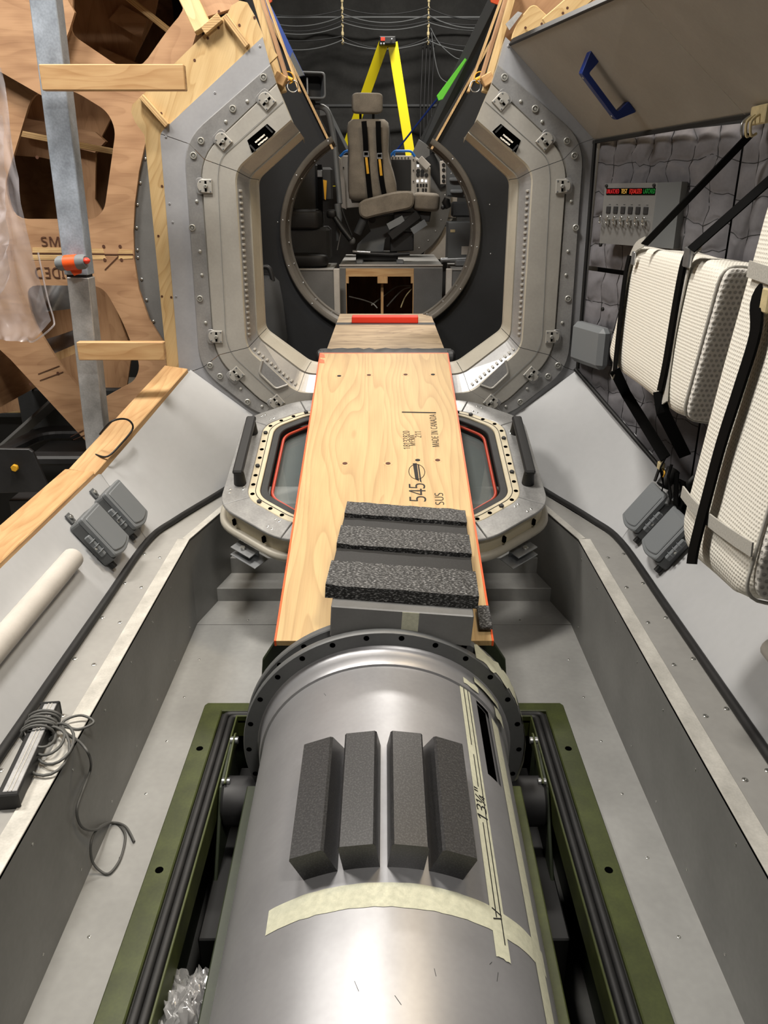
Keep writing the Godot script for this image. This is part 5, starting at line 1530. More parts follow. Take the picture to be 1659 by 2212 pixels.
func build_cockpit() -> void:
	# raised platform with an open timber-framed front
	var t := thing("cockpit_platform", "grey raised platform with an open timber-framed front under the seat", "platform")
	obj("deck", cuboid(Vector3(-0.305, 1.128, -6.62), Vector3(0.400, 1.152, -5.60), 0.002), M.grey, t)
	obj("deck_edge", cuboid(Vector3(-0.305, 1.146, -5.602), Vector3(0.400, 1.156, -5.592)), M.pipe, t)
	obj("front_panel", cuboid(Vector3(-0.305, -0.85, -5.615), Vector3(-0.262, 1.13, -5.595)), M.steel, t)
	obj("front_panel", cuboid(Vector3(0.204, -0.85, -5.615), Vector3(0.400, 1.13, -5.595)), M.steel, t)
	obj("header", cuboid(Vector3(-0.262, 1.075, -5.68), Vector3(0.204, 1.132, -5.60), 0.002, Vector3.RIGHT), M.pine, t)
	for x: float in [-0.262, -0.045, 0.184]:
		obj("block", cuboid(Vector3(x, 1.03, -5.66), Vector3(x + (0.07 if x < -0.1 and x > -0.2 or x == -0.045 else 0.02), 1.078, -5.60), 0.002, Vector3.UP), M.pine, t)
	obj("stud", cuboid(Vector3(-0.022, 0.3, -5.70), Vector3(-0.004, 1.06, -5.66), 0.0, Vector3.UP), M.pine, t)
	for x: float in [-0.264, 0.198]:
		obj("jamb", cuboid(Vector3(x, 0.3, -5.63), Vector3(x + 0.006, 1.08, -5.598), 0.0, Vector3.UP), M.pine, t)
	obj("added_back_panel", cuboid(Vector3(-0.305, -0.85, -6.62), Vector3(0.40, 1.128, -6.60)), M.ply, t)  # added to box in the opening and keep it dark
	for x: float in [-0.305, 0.39]: obj("side_panel", cuboid(Vector3(x, -0.85, -6.60), Vector3(x + 0.012, 1.128, -5.615)), M.ply, t)  # sides added to shade the opening too
	for q in [[[-0.09, 0.86, -5.8], [0.02, 0.93, -5.9], [0.10, 0.98, -5.9], [0.19, 1.0, -5.75]], [[0.02, 0.85, -5.8], [0.09, 0.92, -5.85], [0.14, 0.97, -5.8], [0.19, 0.99, -5.75]], [[-0.25, 0.92, -5.8], [-0.15, 0.89, -5.85], [-0.08, 0.87, -5.8], [-0.05, 0.84, -5.8]], [[0.12, 0.85, -5.75], [0.14, 0.90, -5.75], [0.16, 0.94, -5.72], [0.195, 0.985, -5.70]]]:
		var pts := []
		for v in q: pts.append(Vector3(v[0], v[1], v[2]))
		obj("cable", mb().tube(spline(pts, 6), 0.005, 6), M.beige if q[0][0] > 0.1 else M.webgrey, t)
	# side lockers
	for s: float in [-1.0, 1.0]:
		var x0 := -0.95 if s < 0 else 0.452
		var x1 := -0.335 if s < 0 else 1.0
		var b := thing("side_locker", "pale grey locker box low on the %s of the cockpit" % ("left" if s < 0 else "right"), "locker", "grey lockers beside the cockpit platform")
		obj("box", cuboid(Vector3(x0, -0.85, -5.9), Vector3(x1, 1.13, -5.43), 0.004), M.steel, b)
		obj("top", cuboid(Vector3(x0, 1.13, -5.9), Vector3(x1 + 0.0, 1.142, -5.425), 0.003), M.grey, b)
		var e := x1 if s < 0 else x0 - 0.04
		obj("corner_post", cuboid(Vector3(e, 0.3, -5.46), Vector3(e + 0.04, 1.142, -5.42), 0.004), M.pipe, b)
		obj("seam", cuboid(Vector3((x0 + x1) / 2, 0.3, -5.4295), Vector3((x0 + x1) / 2 + 0.003, 1.12, -5.428)), M.dark, b)
	build_seat()
	build_instruments()
	# second seat and gear in the dark left
	var g := thing("dark_chair", "second dark grey seat half hidden on the left of the cockpit", "seat")
	obj("backrest", mb().box(Vector3(0.20, 0.40, 0.12), Transform3D(Basis(Vector3.UP, 0.2), Vector3(-0.545, 1.60, -5.75)), 0.025), M.charcoal, g)
	obj("backrest_top", mb().box(Vector3(0.19, 0.012, 0.115), Transform3D(Basis(Vector3.UP, 0.2), Vector3(-0.545, 1.805, -5.75)), 0.004), M.boxdark, g)
	obj("shoulder_pad", mb().box(Vector3(0.08, 0.21, 0.10), Transform3D(Basis(Vector3.UP, 0.1), Vector3(-0.385, 1.66, -5.72)), 0.015), M.charcoal, g)
	obj("seat_box", mb().box(Vector3(0.34, 0.22, 0.28), Transform3D(Basis.IDENTITY, Vector3(-0.535, 1.285, -5.70)), 0.02), M.charcoal, g)
	obj("cushion", mb().pad(Vector3(0.30, 0.14, 0.34), Transform3D(Basis.IDENTITY, Vector3(-0.56, 1.44, -5.70)), 0.4), M.dark, g)
	obj("foot_rest", mb().pad(Vector3(0.36, 0.09, 0.2), Transform3D(Basis.IDENTITY, Vector3(-0.55, 1.19, -5.55)), 0.5), M.black, g)
	obj("strap", mb().bar(Vector3(-0.425, 1.78, -5.67), Vector3(-0.425, 1.42, -5.66), 0.03, 0.004, Vector3.RIGHT), M.web, g)
	obj("buckle", mb().box(Vector3(0.035, 0.045, 0.012), Transform3D(Basis.IDENTITY, Vector3(-0.424, 1.725, -5.655)), 0.004), M.zinc, g)
	obj("yellow_tab", mb().ext([Vector2(-0.403, 1.688), Vector2(-0.378, 1.683), Vector2(-0.388, 1.563), Vector2(-0.397, 1.569)], 0.003, Transform3D(Basis.IDENTITY, Vector3(0, 0, -5.65))), M.gold, g)
	obj_thing("gloom_sheet", cuboid(Vector3(-1.1, -0.85, -7.18), Vector3(0.62, 1.66, -7.15)), M.charcoal, "added dark sheet standing in for the gloom behind the instrument panel", "partition")  # added screen; its dark colour stands for shade
	obj_thing("gloom_sheet_left", cuboid(Vector3(-1.1, 1.665, -7.18), Vector3(-0.36, 1.95, -7.15)), M.dark, "added dark sheet standing in for the gloom left of the pilot seat", "curtain")  # added as well, dark in place of shade
	# bent tube frame
	obj_thing("bent_tube", mb().tube(rounded([Vector3(-0.545, 2.154, -5.950), Vector3(-0.380, 2.145, -5.950), Vector3(-0.341, 1.950, -5.950), Vector3(-0.306, 1.538, -5.850)], 0.06, 4, false), 0.020, 10), M.boxdark, "bent grey tube frame beside the dark seat", "tube frame")
	# monitor hood
	var m := thing("display_hood", "open grey display hood above the dark seat", "hood")
	var X := Transform3D(Basis(Vector3.UP, 0.25), Vector3(-0.505, 2.264, -6.000))
	obj("shell", mb().ext(rounded([Vector2(-0.10, -0.08), Vector2(0.085, -0.08), Vector2(0.085, 0.08), Vector2(-0.10, 0.08)], 0.03, 4), 0.16, X, 0.004, [rounded([Vector2(-0.088, -0.068), Vector2(0.073, -0.068), Vector2(0.073, 0.068), Vector2(-0.088, 0.068)], 0.022, 4)]), M.boxgrey, m)
	obj("screen", mb().box(Vector3(0.16, 0.135, 0.01), X * Transform3D(Basis.IDENTITY, Vector3(-0.008, 0, 0.02))), M.black, m)
	obj("bracket", mb().box(Vector3(0.012, 0.10, 0.02), X * Transform3D(Basis.IDENTITY, Vector3(-0.03, 0, 0.10)), 0.002), M.zinc, m)
	obj("stand", mb().bar(X * Vector3(0, -0.08, 0.05), X * Vector3(-0.02, -0.34, 0.05), 0.06, 0.05, Vector3.RIGHT, 0.004), M.charcoal, m)
	# levers between the seats
	var lv := thing("control_levers", "jumble of black control levers between the two seats", "levers")
	obj("post", mb().tube([Vector3(-0.322, 1.539, -5.800), Vector3(-0.312, 1.449, -5.800), Vector3(-0.325, 1.298, -5.800)], [0.026, 0.024, 0.012], 10), M.boxdark, lv)
	obj("lever", mb().tube([Vector3(-0.341, 1.457, -5.750), Vector3(-0.284, 1.377, -5.720), Vector3(-0.227, 1.309, -5.700)], [0.018, 0.022, 0.02], 9), M.black, lv)
	obj("lever", mb().tube([Vector3(-0.289, 1.510, -5.750), Vector3(-0.259, 1.427, -5.750), Vector3(-0.222, 1.337, -5.750)], 0.008, 7), M.black, lv)
	obj("rod", mb().tube([Vector3(-0.295, 1.367, -5.750), Vector3(-0.326, 1.240, -5.750)], 0.004, 6), M.zinc, lv)
	obj("grip", mb().pad(Vector3(0.07, 0.06, 0.06), Transform3D(Basis.IDENTITY, Vector3(-0.359, 1.474, -5.750)), 0.7, 12, 8), M.black, lv)
	obj("joint", mb().pad(Vector3(0.05, 0.05, 0.05), Transform3D(Basis.IDENTITY, Vector3(-0.221, 1.302, -5.720)), 0.9, 12, 8), M.boxdark, lv)

func build_seat() -> void:
	var t := thing("pilot_seat", "grey cloth pilot seat with headrest, black harness and yellow tabs", "seat")
	var z := -6.10
	obj("backrest", cushion([[-0.205, 0.045, 1.555, z, 0.05], [-0.250, 0.080, 1.57, z, 0.13], [-0.256, 0.092, 1.61, z, 0.16], [-0.256, 0.088, 1.67, z, 0.17], [-0.255, 0.070, 1.74, z, 0.17], [-0.250, 0.042, 1.82, z - 0.01, 0.16], [-0.248, 0.031, 1.88, z - 0.02, 0.15], [-0.256, 0.034, 1.95, z - 0.03, 0.15], [-0.262, 0.036, 2.02, z - 0.04, 0.15], [-0.252, 0.030, 2.065, z - 0.045, 0.13], [-0.225, 0.005, 2.085, z - 0.05, 0.07]]), M.seatcloth, t)
	obj("back_shell", cushion([[-0.235, 0.07, 1.54, z - 0.085, 0.05], [-0.262, 0.085, 1.62, z - 0.09, 0.06], [-0.262, 0.05, 1.8, z - 0.10, 0.06], [-0.255, 0.04, 2.05, z - 0.12, 0.05]]), M.boxdark, t)
	obj("headrest", mb().pad(Vector3(0.212, 0.128, 0.10), Transform3D(Basis(Vector3.UP, 0.15), Vector3(-0.117, 2.182, z - 0.02)), 0.32, 28, 16), M.seatcloth, t)
	for x: float in [-0.165, -0.075]:
		obj("headrest_post", mb().tube([Vector3(x, 2.05, z - 0.06), Vector3(x, 2.14, z - 0.04)], 0.009, 8), M.black, t)
	var cs := [[Vector3(-0.138, 2.064, -6.020), Vector3(-0.129, 1.959, -6.000), Vector3(-0.124, 1.857, -6.000), Vector3(-0.112, 1.718, -5.995), Vector3(-0.097, 1.573, -5.995)], [Vector3(-0.040, 2.064, -6.020), Vector3(-0.037, 1.959, -6.000), Vector3(-0.031, 1.845, -6.000), Vector3(-0.018, 1.703, -5.995), Vector3(0.005, 1.582, -5.995)]]
	for c in cs:
		var s := obj("harness_strap", mb().band(spline(c, 5), 0.036, 0.005, [Vector3.RIGHT]), M.web, t)
		var k: Vector3 = c[2]
		obj("buckle", mb().ext(rounded([Vector2(-0.022, -0.02), Vector2(0.022, -0.02), Vector2(0.02, 0.02), Vector2(-0.02, 0.02)], 0.008, 3), 0.012, Transform3D(Basis.IDENTITY, k + Vector3(0, 0.0, 0.004)), 0.003, [[Vector2(-0.012, -0.008), Vector2(0.012, -0.008), Vector2(0.012, 0.01), Vector2(-0.012, 0.01)]]), M.zinc, s)
		obj("yellow_tab", mb().band([k + Vector3(0.0, -0.018, 0.010), k + Vector3(0.006, -0.07, 0.014), k + Vector3(0.012, -0.125, 0.010)], 0.017, 0.003, [Vector3.RIGHT]), M.gold, s)
	# seat pan reaching out to the right, two cushions
	var P := [Vector2(-0.175, 1.54), Vector2(-0.14, 1.565), Vector2(0.0, 1.60), Vector2(0.09, 1.618), Vector2(0.205, 1.622), Vector2(0.208, 1.51), Vector2(0.10, 1.49), Vector2(-0.03, 1.465), Vector2(-0.13, 1.44), Vector2(-0.17, 1.465)]
	obj("seat_cushion", mb().ext(rounded(P, 0.05, 4), 0.34, Transform3D(Basis.IDENTITY, Vector3(0, 0, -6.12)), 0.012), M.seatcloth, t)
	obj("front_cushion", mb().pad(Vector3(0.185, 0.125, 0.36), Transform3D(Basis(Vector3(0, 0, 1), -0.06), Vector3(0.295, 1.548, -5.96)), 0.42, 24, 14), M.seatcloth, t)
	# frame below
	var fr := Transform3D(Basis.IDENTITY, Vector3(0, 0, -6.0))
	obj("side_plate", mb().ext([Vector2(-0.123, 1.439), Vector2(0.139, 1.473), Vector2(0.107, 1.384), Vector2(0.008, 1.296), Vector2(-0.005, 1.211), Vector2(-0.205, 1.211), Vector2(-0.191, 1.265), Vector2(-0.097, 1.353)], 0.02, fr, 0.003), M.boxdark, t)
	obj("lower_frame", mb().ext([Vector2(0.041, 1.359), Vector2(0.210, 1.353), Vector2(0.211, 1.227), Vector2(0.042, 1.215)], 0.12, fr, 0.006), M.black, t)
	obj("pan_frame", mb().ext([Vector2(0.067, 1.482), Vector2(0.329, 1.488), Vector2(0.317, 1.421), Vector2(0.067, 1.427)], 0.16, fr, 0.006), M.dark, t)
	obj("arm", mb().bar(Vector3(0.041, 1.321, -5.840), Vector3(0.243, 1.472, -5.840), 0.06, 0.05, Vector3(1, 1, 0), 0.006), M.black, t)
	obj("arm_plate", mb().bar(Vector3(0.027, 1.388, -5.820), Vector3(0.136, 1.443, -5.820), 0.045, 0.006, Vector3(1, 1, 0), 0.001), M.boxgrey, t)
	obj("arm_plate", mb().bar(Vector3(0.195, 1.358, -5.820), Vector3(0.291, 1.419, -5.820), 0.045, 0.006, Vector3(1, 1, 0), 0.001), M.boxgrey, t)
	obj("strut", mb().tube([Vector3(-0.134, 1.448, -5.840), Vector3(-0.186, 1.342, -5.840)], 0.03, 12), M.charcoal, t)
	obj("pivot", mb().lathe([Vector2(0, 0.03), Vector2(0.025, 0.03), Vector2(0.025, 0.0)], stand(Vector3(-0.083, 1.434, -5.930), Vector3(0, 0, 1)), 16), M.charcoal, t)
	obj("floor_tube", mb().tube([Vector3(-0.221, 1.215, -5.850), Vector3(0.051, 1.202, -5.850), Vector3(0.182, 1.209, -5.850)], 0.012, 8), M.dark, t)
	obj("floor_tube", mb().tube([Vector3(-0.219, 1.227, -5.800), Vector3(-0.096, 1.221, -5.800)], 0.010, 8), M.zinc, t)
	for q in [Vector3(-0.169, 1.187, -5.720), Vector3(0.111, 1.187, -5.720)]:
		obj("floor_clamp", mb().box(Vector3(0.05, 0.025, 0.07), Transform3D(Basis.IDENTITY, Vector3(q.x, 1.166, q.z)), 0.005), M.zinc, t)
	obj("base_box", mb().box(Vector3(0.30, 0.06, 0.22), Transform3D(Basis.IDENTITY, Vector3(-0.05, 1.185, -5.98)), 0.01), M.black, t)

func build_instruments() -> void:
	var t := thing("instrument_panel", "white instrument panel with a dark screen and switches behind the seat", "instrument panel")
	var z := -6.6
	obj("panel", mb().ext([Vector2(-0.328, 1.866), Vector2(-0.310, 1.873), Vector2(0.232, 1.873), Vector2(0.260, 1.854), Vector2(0.358, 1.789), Vector2(0.359, 1.564), Vector2(0.273, 1.544), Vector2(-0.324, 1.496), Vector2(-0.353, 1.664)], 0.05, Transform3D(Basis.IDENTITY, Vector3(0, 0, z - 0.05)), 0.004), M.pipe, t)
	obj("side_panel", mb().ext([Vector2(-0.353, 1.871), Vector2(-0.329, 1.852), Vector2(-0.300, 1.689), Vector2(-0.293, 1.490), Vector2(-0.329, 1.504), Vector2(-0.349, 1.729)], 0.02, Transform3D(Basis.IDENTITY, Vector3(0, 0, -6.56)), 0.003), M.pipe, t)
	obj("screen", mb().ext([Vector2(0.055, 1.844), Vector2(0.207, 1.844), Vector2(0.210, 1.627), Vector2(0.074, 1.627)], 0.01, Transform3D(Basis.IDENTITY, Vector3(0, 0, -6.60)), 0.002), M.black, t)
	obj("switch_panel", mb().ext([Vector2(0.239, 1.850), Vector2(0.274, 1.850), Vector2(0.346, 1.768), Vector2(0.351, 1.571), Vector2(0.243, 1.557)], 0.02, Transform3D(Basis.IDENTITY, Vector3(0, 0, -6.60)), 0.003), M.pipe, t)
	obj("slanted_cover", mb().bar(Vector3(0.269, 1.851, -6.540), Vector3(0.339, 1.786, -6.520), 0.05, 0.012, Vector3(1, 1, 0), 0.003), M.pipe, t)
	for q in [Vector3(0.260, 1.827, -6.575), Vector3(0.261, 1.765, -6.575), Vector3(0.293, 1.762, -6.575), Vector3(0.261, 1.739, -6.575), Vector3(0.293, 1.739, -6.575), Vector3(0.325, 1.736, -6.575)]:
		fix("knob", "bolt", q, Vector3(0, 0, 1), M.black, t, 1.4)
	for q in [Vector3(0.260, 1.801, -6.575), Vector3(0.258, 1.693, -6.575), Vector3(0.294, 1.696, -6.575), Vector3(0.323, 1.693, -6.575)]:
		obj("lit_button", mb().box(Vector3(0.016, 0.018, 0.006), Transform3D(Basis.IDENTITY, q), 0.002), glow(Color(1, 1, 1), 0.9), t)
	for q in [Vector3(0.259, 1.663, -6.575), Vector3(0.284, 1.663, -6.575), Vector3(0.305, 1.663, -6.575), Vector3(0.327, 1.663, -6.575), Vector3(0.263, 1.630, -6.575), Vector3(0.302, 1.630, -6.575), Vector3(0.324, 1.630, -6.575)]:
		obj("switch", mb().box(Vector3(0.015, 0.022, 0.01), Transform3D(Basis.IDENTITY, q), 0.002), M.black, t)
	for q in [Vector3(0.065, 1.856, -6.585), Vector3(0.090, 1.856, -6.585), Vector3(0.111, 1.856, -6.585), Vector3(0.136, 1.856, -6.585), Vector3(0.161, 1.856, -6.585), Vector3(0.186, 1.856, -6.585), Vector3(0.225, 1.843, -6.585), Vector3(0.226, 1.769, -6.585), Vector3(0.227, 1.690, -6.585), Vector3(-0.311, 1.788, -6.585), Vector3(-0.316, 1.697, -6.585), Vector3(-0.320, 1.650, -6.585), Vector3(-0.314, 1.604, -6.585)]:
		fix("screw", "screw", q, Vector3(0, 0, 1), M.charcoal, t, 1.0)
	# blue grab loop over the panel
	var h := thing("blue_loop", "bright blue grab loop on top of the instrument panel", "handle", "blue loops on the instrument panel")
	obj("bar", mb().tube(rounded([Vector3(0.048, 1.866, -6.600), Vector3(0.079, 1.905, -6.600), Vector3(0.207, 1.905, -6.600), Vector3(0.235, 1.866, -6.600)], 0.02, 3, false), 0.009, 8), M.skyblue, h)
	obj("post", mb().bar(Vector3(0.080, 1.870, -6.600), Vector3(0.080, 1.899, -6.600), 0.012, 0.012), M.skyblue, h)
	h = thing("blue_loop", "bright blue grab loop peeking out left of the pilot seat", "handle", "blue loops on the instrument panel")
	obj("bar", mb().tube(rounded([Vector3(-0.335, 1.866, -6.600), Vector3(-0.295, 1.905, -6.600), Vector3(-0.140, 1.905, -6.600)], 0.02, 3, false), 0.009, 8), M.skyblue, h)
	# curved hull wall on the right with a dark gap
	var w := thing("hull_ring", "dark grey riveted ring wall behind the pilot seat", "ring")
	var ringp := []
	for k in 19:
		var a := lerpf(-1.5, 1.1, k / 18.0)
		ringp.append(Vector2(0.05 + cos(a) * 0.50, 1.56 + sin(a) * 0.50))
	for k in 19:
		var a := lerpf(1.1, -1.5, k / 18.0)
		ringp.append(Vector2(0.05 + cos(a) * 0.30, 1.56 + sin(a) * 0.30))
	obj("ring", mb().ext(ringp, 0.03, Transform3D(Basis.IDENTITY, Vector3(0, 0, -6.95)), 0.003), M.steel, w)
	for k in 8:
		var a := lerpf(-1.0, 0.5, k / 7.0)
		fix("rivet", "rivet", Vector3(0.05 + cos(a) * 0.45, 1.56 + sin(a) * 0.45, -6.92), Vector3(0, 0, 1), M.zinc, w, 1.2)
	t = thing("pale_wall", "pale hull wall panels right of the pilot seat", "wall panel")
	obj("panel", mb().ext([Vector2(0.380, 1.755), Vector2(0.473, 1.824), Vector2(0.610, 1.668), Vector2(0.600, 1.418), Vector2(0.446, 1.418)], 0.02, Transform3D(Basis.IDENTITY, Vector3(0, 0, -7.02)), 0.003), M.pipe, t)
	obj("panel", mb().ext([Vector2(0.446, 1.411), Vector2(0.573, 1.411), Vector2(0.536, 1.356), Vector2(0.443, 1.356)], 0.02, Transform3D(Basis.IDENTITY, Vector3(0, 0, -7.0)), 0.003), M.grey, t)
	obj("panel", mb().ext([Vector2(0.440, 1.346), Vector2(0.680, 1.346), Vector2(0.690, 1.087), Vector2(0.316, 1.087)], 0.02, Transform3D(Basis.IDENTITY, Vector3(0, 0, -7.01)), 0.003), M.pipe, t)
	obj("dark_tube", mb().tube([Vector3(0.354, 1.879, -6.900), Vector3(0.431, 1.753, -6.900), Vector3(0.482, 1.660, -6.900)], [0.05, 0.05, 0.04], 12), M.charcoal, t)
	# right hand controls
	t = thing("side_console", "grey side console with knobs and a black joystick at the right", "console")
	obj("knob_strip", mb().ext([Vector2(0.382, 1.809), Vector2(0.430, 1.818), Vector2(0.431, 1.663), Vector2(0.392, 1.663)], 0.02, Transform3D(Basis.IDENTITY, Vector3(0, 0, -5.92)), 0.003), M.pipe, t)
	for q in [Vector3(0.408, 1.786, -5.900), Vector3(0.409, 1.754, -5.900), Vector3(0.410, 1.713, -5.900), Vector3(0.411, 1.684, -5.900)]:
		fix("knob", "bolt", q, Vector3(0, 0, 1), M.black, t, 1.1)
	obj("body", mb().ext([Vector2(0.423, 1.816), Vector2(0.630, 1.816), Vector2(0.640, 1.583), Vector2(0.545, 1.574), Vector2(0.430, 1.586)], 0.10, Transform3D(Basis.IDENTITY, Vector3(0, 0, -5.9)), 0.01), M.boxdark, t)
	for q in [Vector3(0.484, 1.693, -5.780), Vector3(0.493, 1.618, -5.780)]:
		obj("pad", mb().pad(Vector3(0.09, 0.025, 0.03), Transform3D(Basis.IDENTITY, q), 0.5, 14, 8), M.boxgrey, t)
	obj("arm", mb().box(Vector3(0.16, 0.10, 0.12), Transform3D(Basis.IDENTITY, Vector3(0.548, 1.502, -5.850)), 0.012), M.charcoal, t)
	obj("joystick", mb().tube([Vector3(0.437, 1.516, -5.750), Vector3(0.419, 1.551, -5.740), Vector3(0.428, 1.574, -5.740)], [0.022, 0.028, 0.02], 12), M.black, t)
	obj("thumb_knob", mb().pad(Vector3(0.03, 0.03, 0.03), Transform3D(Basis.IDENTITY, Vector3(0.400, 1.516, -5.720)), 1.0, 12, 8), M.black, t)
	t = thing("avionics_box", "dark grey equipment box with a paper label at the right", "box")
	obj("case", mb().box(Vector3(0.26, 0.26, 0.22), Transform3D(Basis.IDENTITY, Vector3(0.541, 1.297, -5.700) + Vector3(0.02, 0, -0.0)), 0.006), M.boxdark, t)
	obj("label", mb().box(Vector3(0.052, 0.054, 0.001), Transform3D(Basis.IDENTITY, Vector3(0.549, 1.247, -5.588))), M.pipe, t)
	obj("yellow_label", mb().box(Vector3(0.032, 0.018, 0.001), Transform3D(Basis.IDENTITY, Vector3(0.460, 1.371, -5.588))), M.beige, t)
	obj("foot_rail", mb().tube([Vector3(0.385, 1.183, -5.600), Vector3(0.630, 1.195, -5.600)], 0.016, 10), M.zinc, t)
	obj("foot_clamp", mb().box(Vector3(0.11, 0.03, 0.06), Transform3D(Basis.IDENTITY, Vector3(0.537, 1.165, -5.600)), 0.005), M.zinc, t)
	# black draped bag in the tunnel
	var bag := thing("black_bag", "slumped black bag in the dark tunnel left of the opening", "bag")
	obj("body", cushion([[-0.80, -0.60, 0.62, -4.75, 0.2], [-0.79, -0.58, 0.8, -4.78, 0.22], [-0.78, -0.60, 1.0, -4.80, 0.2], [-0.76, -0.62, 1.12, -4.82, 0.16], [-0.74, -0.66, 1.16, -4.84, 0.08]], 20, 0.8), M.charcoal, bag)
	obj("handle", mb().tube(spline([Vector3(-0.74, 1.14, -4.78), Vector3(-0.72, 1.2, -4.78), Vector3(-0.67, 1.2, -4.78), Vector3(-0.65, 1.13, -4.78)], 5), 0.014, 8), M.dark, bag)
	# tunnel floor between the hatch and the bulkhead
	obj("floor_tunnel", cuboid(Vector3(-1.0, 0.55, -4.98), Vector3(1.0, 0.60, -3.70)), M.steel).set_meta("kind", "structure")

# ---------------------------------------------------------------- what hangs behind: ladder, struts, cables, black wall
func build_backdrop() -> void:
	var w := struct("wall_back")
	var q := noise(8, 0.9, 3)
	var rows := []
	for j in 30:
		var row := []
		for i in 90:
			var x := lerpf(-7.0, 7.0, i / 89.0); var y := lerpf(-0.9, 6.0, j / 29.0)
			row.append(Vector3(x, y, -11.3 + 0.10 * q.get_noise_2d(x * 1.2, y * 0.35) + 0.05 * q.get_noise_2d(x * 0.4, y * 1.6)))
		rows.append(row)
	obj("drape", mb().loft(rows, true), M.drape, w)
	obj("backing", cuboid(Vector3(-7, -0.95, -11.7), Vector3(7, 6, -11.6)), M.drape, w)
	obj("pipe", mb().tube([Vector3(-3, 2.614, -10.95), Vector3(3, 2.614, -10.95)], 0.022, 8), M.charcoal, w)
	obj("pipe", mb().tube([Vector3(-3, 3.57, -11.0), Vector3(3, 3.57, -11.0)], 0.012, 8), M.boxdark, w)
	# cable hangers and sagging cables
	for k in 2:
		var x: float = [-0.495, 0.528][k]
		var t := thing("cable_hanger", ["left cable hanger of pale knobs on the black wall", "right cable hanger of pale knobs on the black wall"][k], "hanger", "cable hangers on the black wall")
		obj("rod", mb().tube([Vector3(x, 3.26, -10.85), Vector3(x, 3.74, -10.85)], 0.010, 8), M.beige, t)
		for i in 6: obj("knob", mb().pad(Vector3(0.035, 0.05, 0.035), Transform3D(Basis.IDENTITY, Vector3(x, 3.29 + i * 0.085, -10.85)), 0.7, 10, 6), M.beige, t)
	var g := RandomNumberGenerator.new()
	g.seed = 21
	var spans := [[-1.6, -0.495], [-0.495, 0.528], [0.528, 1.6]]
	var nm := ["left", "middle", "right"]
	for s in 3:
		for k in 6:
			var y: float = [3.30, 3.33, 3.47, 3.52, 3.56, 3.63][k]
			var a := Vector3(spans[s][0], y + g.randf_range(-0.02, 0.02), -10.82 + g.randf_range(-0.03, 0.03)); var b := Vector3(spans[s][1], y + g.randf_range(-0.02, 0.02), -10.82)
			var sag := g.randf_range(0.05, 0.13)
			var pts := []
			for i in 17:
				var f := i / 16.0
				pts.append(a.lerp(b, f) + Vector3(0, -sag * 4.0 * f * (1 - f), 0))
			var o := thing("hung_cable", "%s black cable sagging in the %s bay of the wall hangers" % [["lowest", "second lowest", "third lowest", "third highest", "second highest", "highest"][k], nm[s]], "cable", "cables hung on the black wall")
			obj("cable", mb().tube(pts, 0.007, 6), M.charcoal if k % 2 else M.boxdark, o)
	for k in 4:
		var x := 0.47 + k * 0.045
		var o := thing("drop_cable", ["first", "second", "third", "fourth"][k] + " cable dropping straight down right of the ladder, from the left", "cable", "cables dropping down the black wall")
		obj("cable", mb().tube([Vector3(x, 3.3, -10.9), Vector3(x - 0.02, 2.6, -10.9), Vector3(x - 0.01, 1.8, -10.9)], 0.010, 6), M.dark, o)
	var lc := thing("loop_cable", "thin cable looping down the wall at the right", "cable")
	obj("cable", mb().tube(spline([Vector3(0.552, 3.427, -10.800), Vector3(0.666, 3.260, -10.800), Vector3(0.864, 3.115, -10.800), Vector3(1.003, 3.115, -10.800), Vector3(1.055, 3.188, -10.800)], 8), 0.006, 6), M.boxdark, lc)
	obj("cable", mb().tube(spline([Vector3(0.564, 3.380, -10.800), Vector3(0.615, 3.091, -10.800), Vector3(0.675, 2.920, -10.800), Vector3(0.761, 2.855, -10.800)], 8), 0.006, 6), M.boxdark, lc)
	# yellow step ladder
	var l := thing("step_ladder", "bright yellow step ladder standing behind the pilot seat", "ladder")
	for r in [[Vector3(-0.002, 2.996, -9.000), Vector3(-0.421, 2.012, -9.300)], [Vector3(0.085, 2.996, -9.000), Vector3(0.283, 1.932, -9.000)]]:
		var a: Vector3 = r[0]; var b: Vector3 = r[1]
		var foot := a + (b - a) * (a.y + 0.85) / (a.y - b.y)
		var d := (foot - a).normalized()
		var s := d.cross(Vector3(0, 0, 1)).normalized()
		var rail := obj("rail", mb().bar(a, foot, 0.095, 0.012, s, 0.002), M.yellow, l)
		for k: float in [-1.0, 1.0]: obj("rail_lip", mb().bar(a + s * k * 0.045 + Vector3(0, 0, -0.02), foot + s * k * 0.045 + Vector3(0, 0, -0.02), 0.008, 0.05, s), M.yellow, rail)
	obj("top_cap", mb().ext([Vector2(-0.044, 3.040), Vector2(0.112, 3.040), Vector2(0.117, 2.969), Vector2(-0.048, 2.969)], 0.2, Transform3D(Basis.IDENTITY, Vector3(0, 0, -9.12)), 0.01), M.dark, l)
	for p in [Vector3(-0.030, 2.970, -8.910), Vector3(-0.002, 2.970, -8.910), Vector3(0.075, 3.009, -8.910)]: fix("rivet", "rivet", p, Vector3(0, 0, 1), M.zinc, l, 1.4)
	obj("red_sticker", mb().box(Vector3(0.04, 0.03, 0.002), Transform3D(Basis.IDENTITY, Vector3(-0.011, 3.014, -8.915))), M.red, l)
	# slanting struts of the outer frame
	obj_thing("grey_strut", mb().bar(Vector3(0.303, 1.884, -7.200), Vector3(0.830, 2.916, -6.200), 0.12, 0.08, Vector3(1, 0.6, 0), 0.004), M.boxdark, "wide grey steel strut slanting up at the right of the opening", "strut")
	var u := thing("tape_wrapped_strut", "narrow dark strut with bright green tape at the right", "strut")
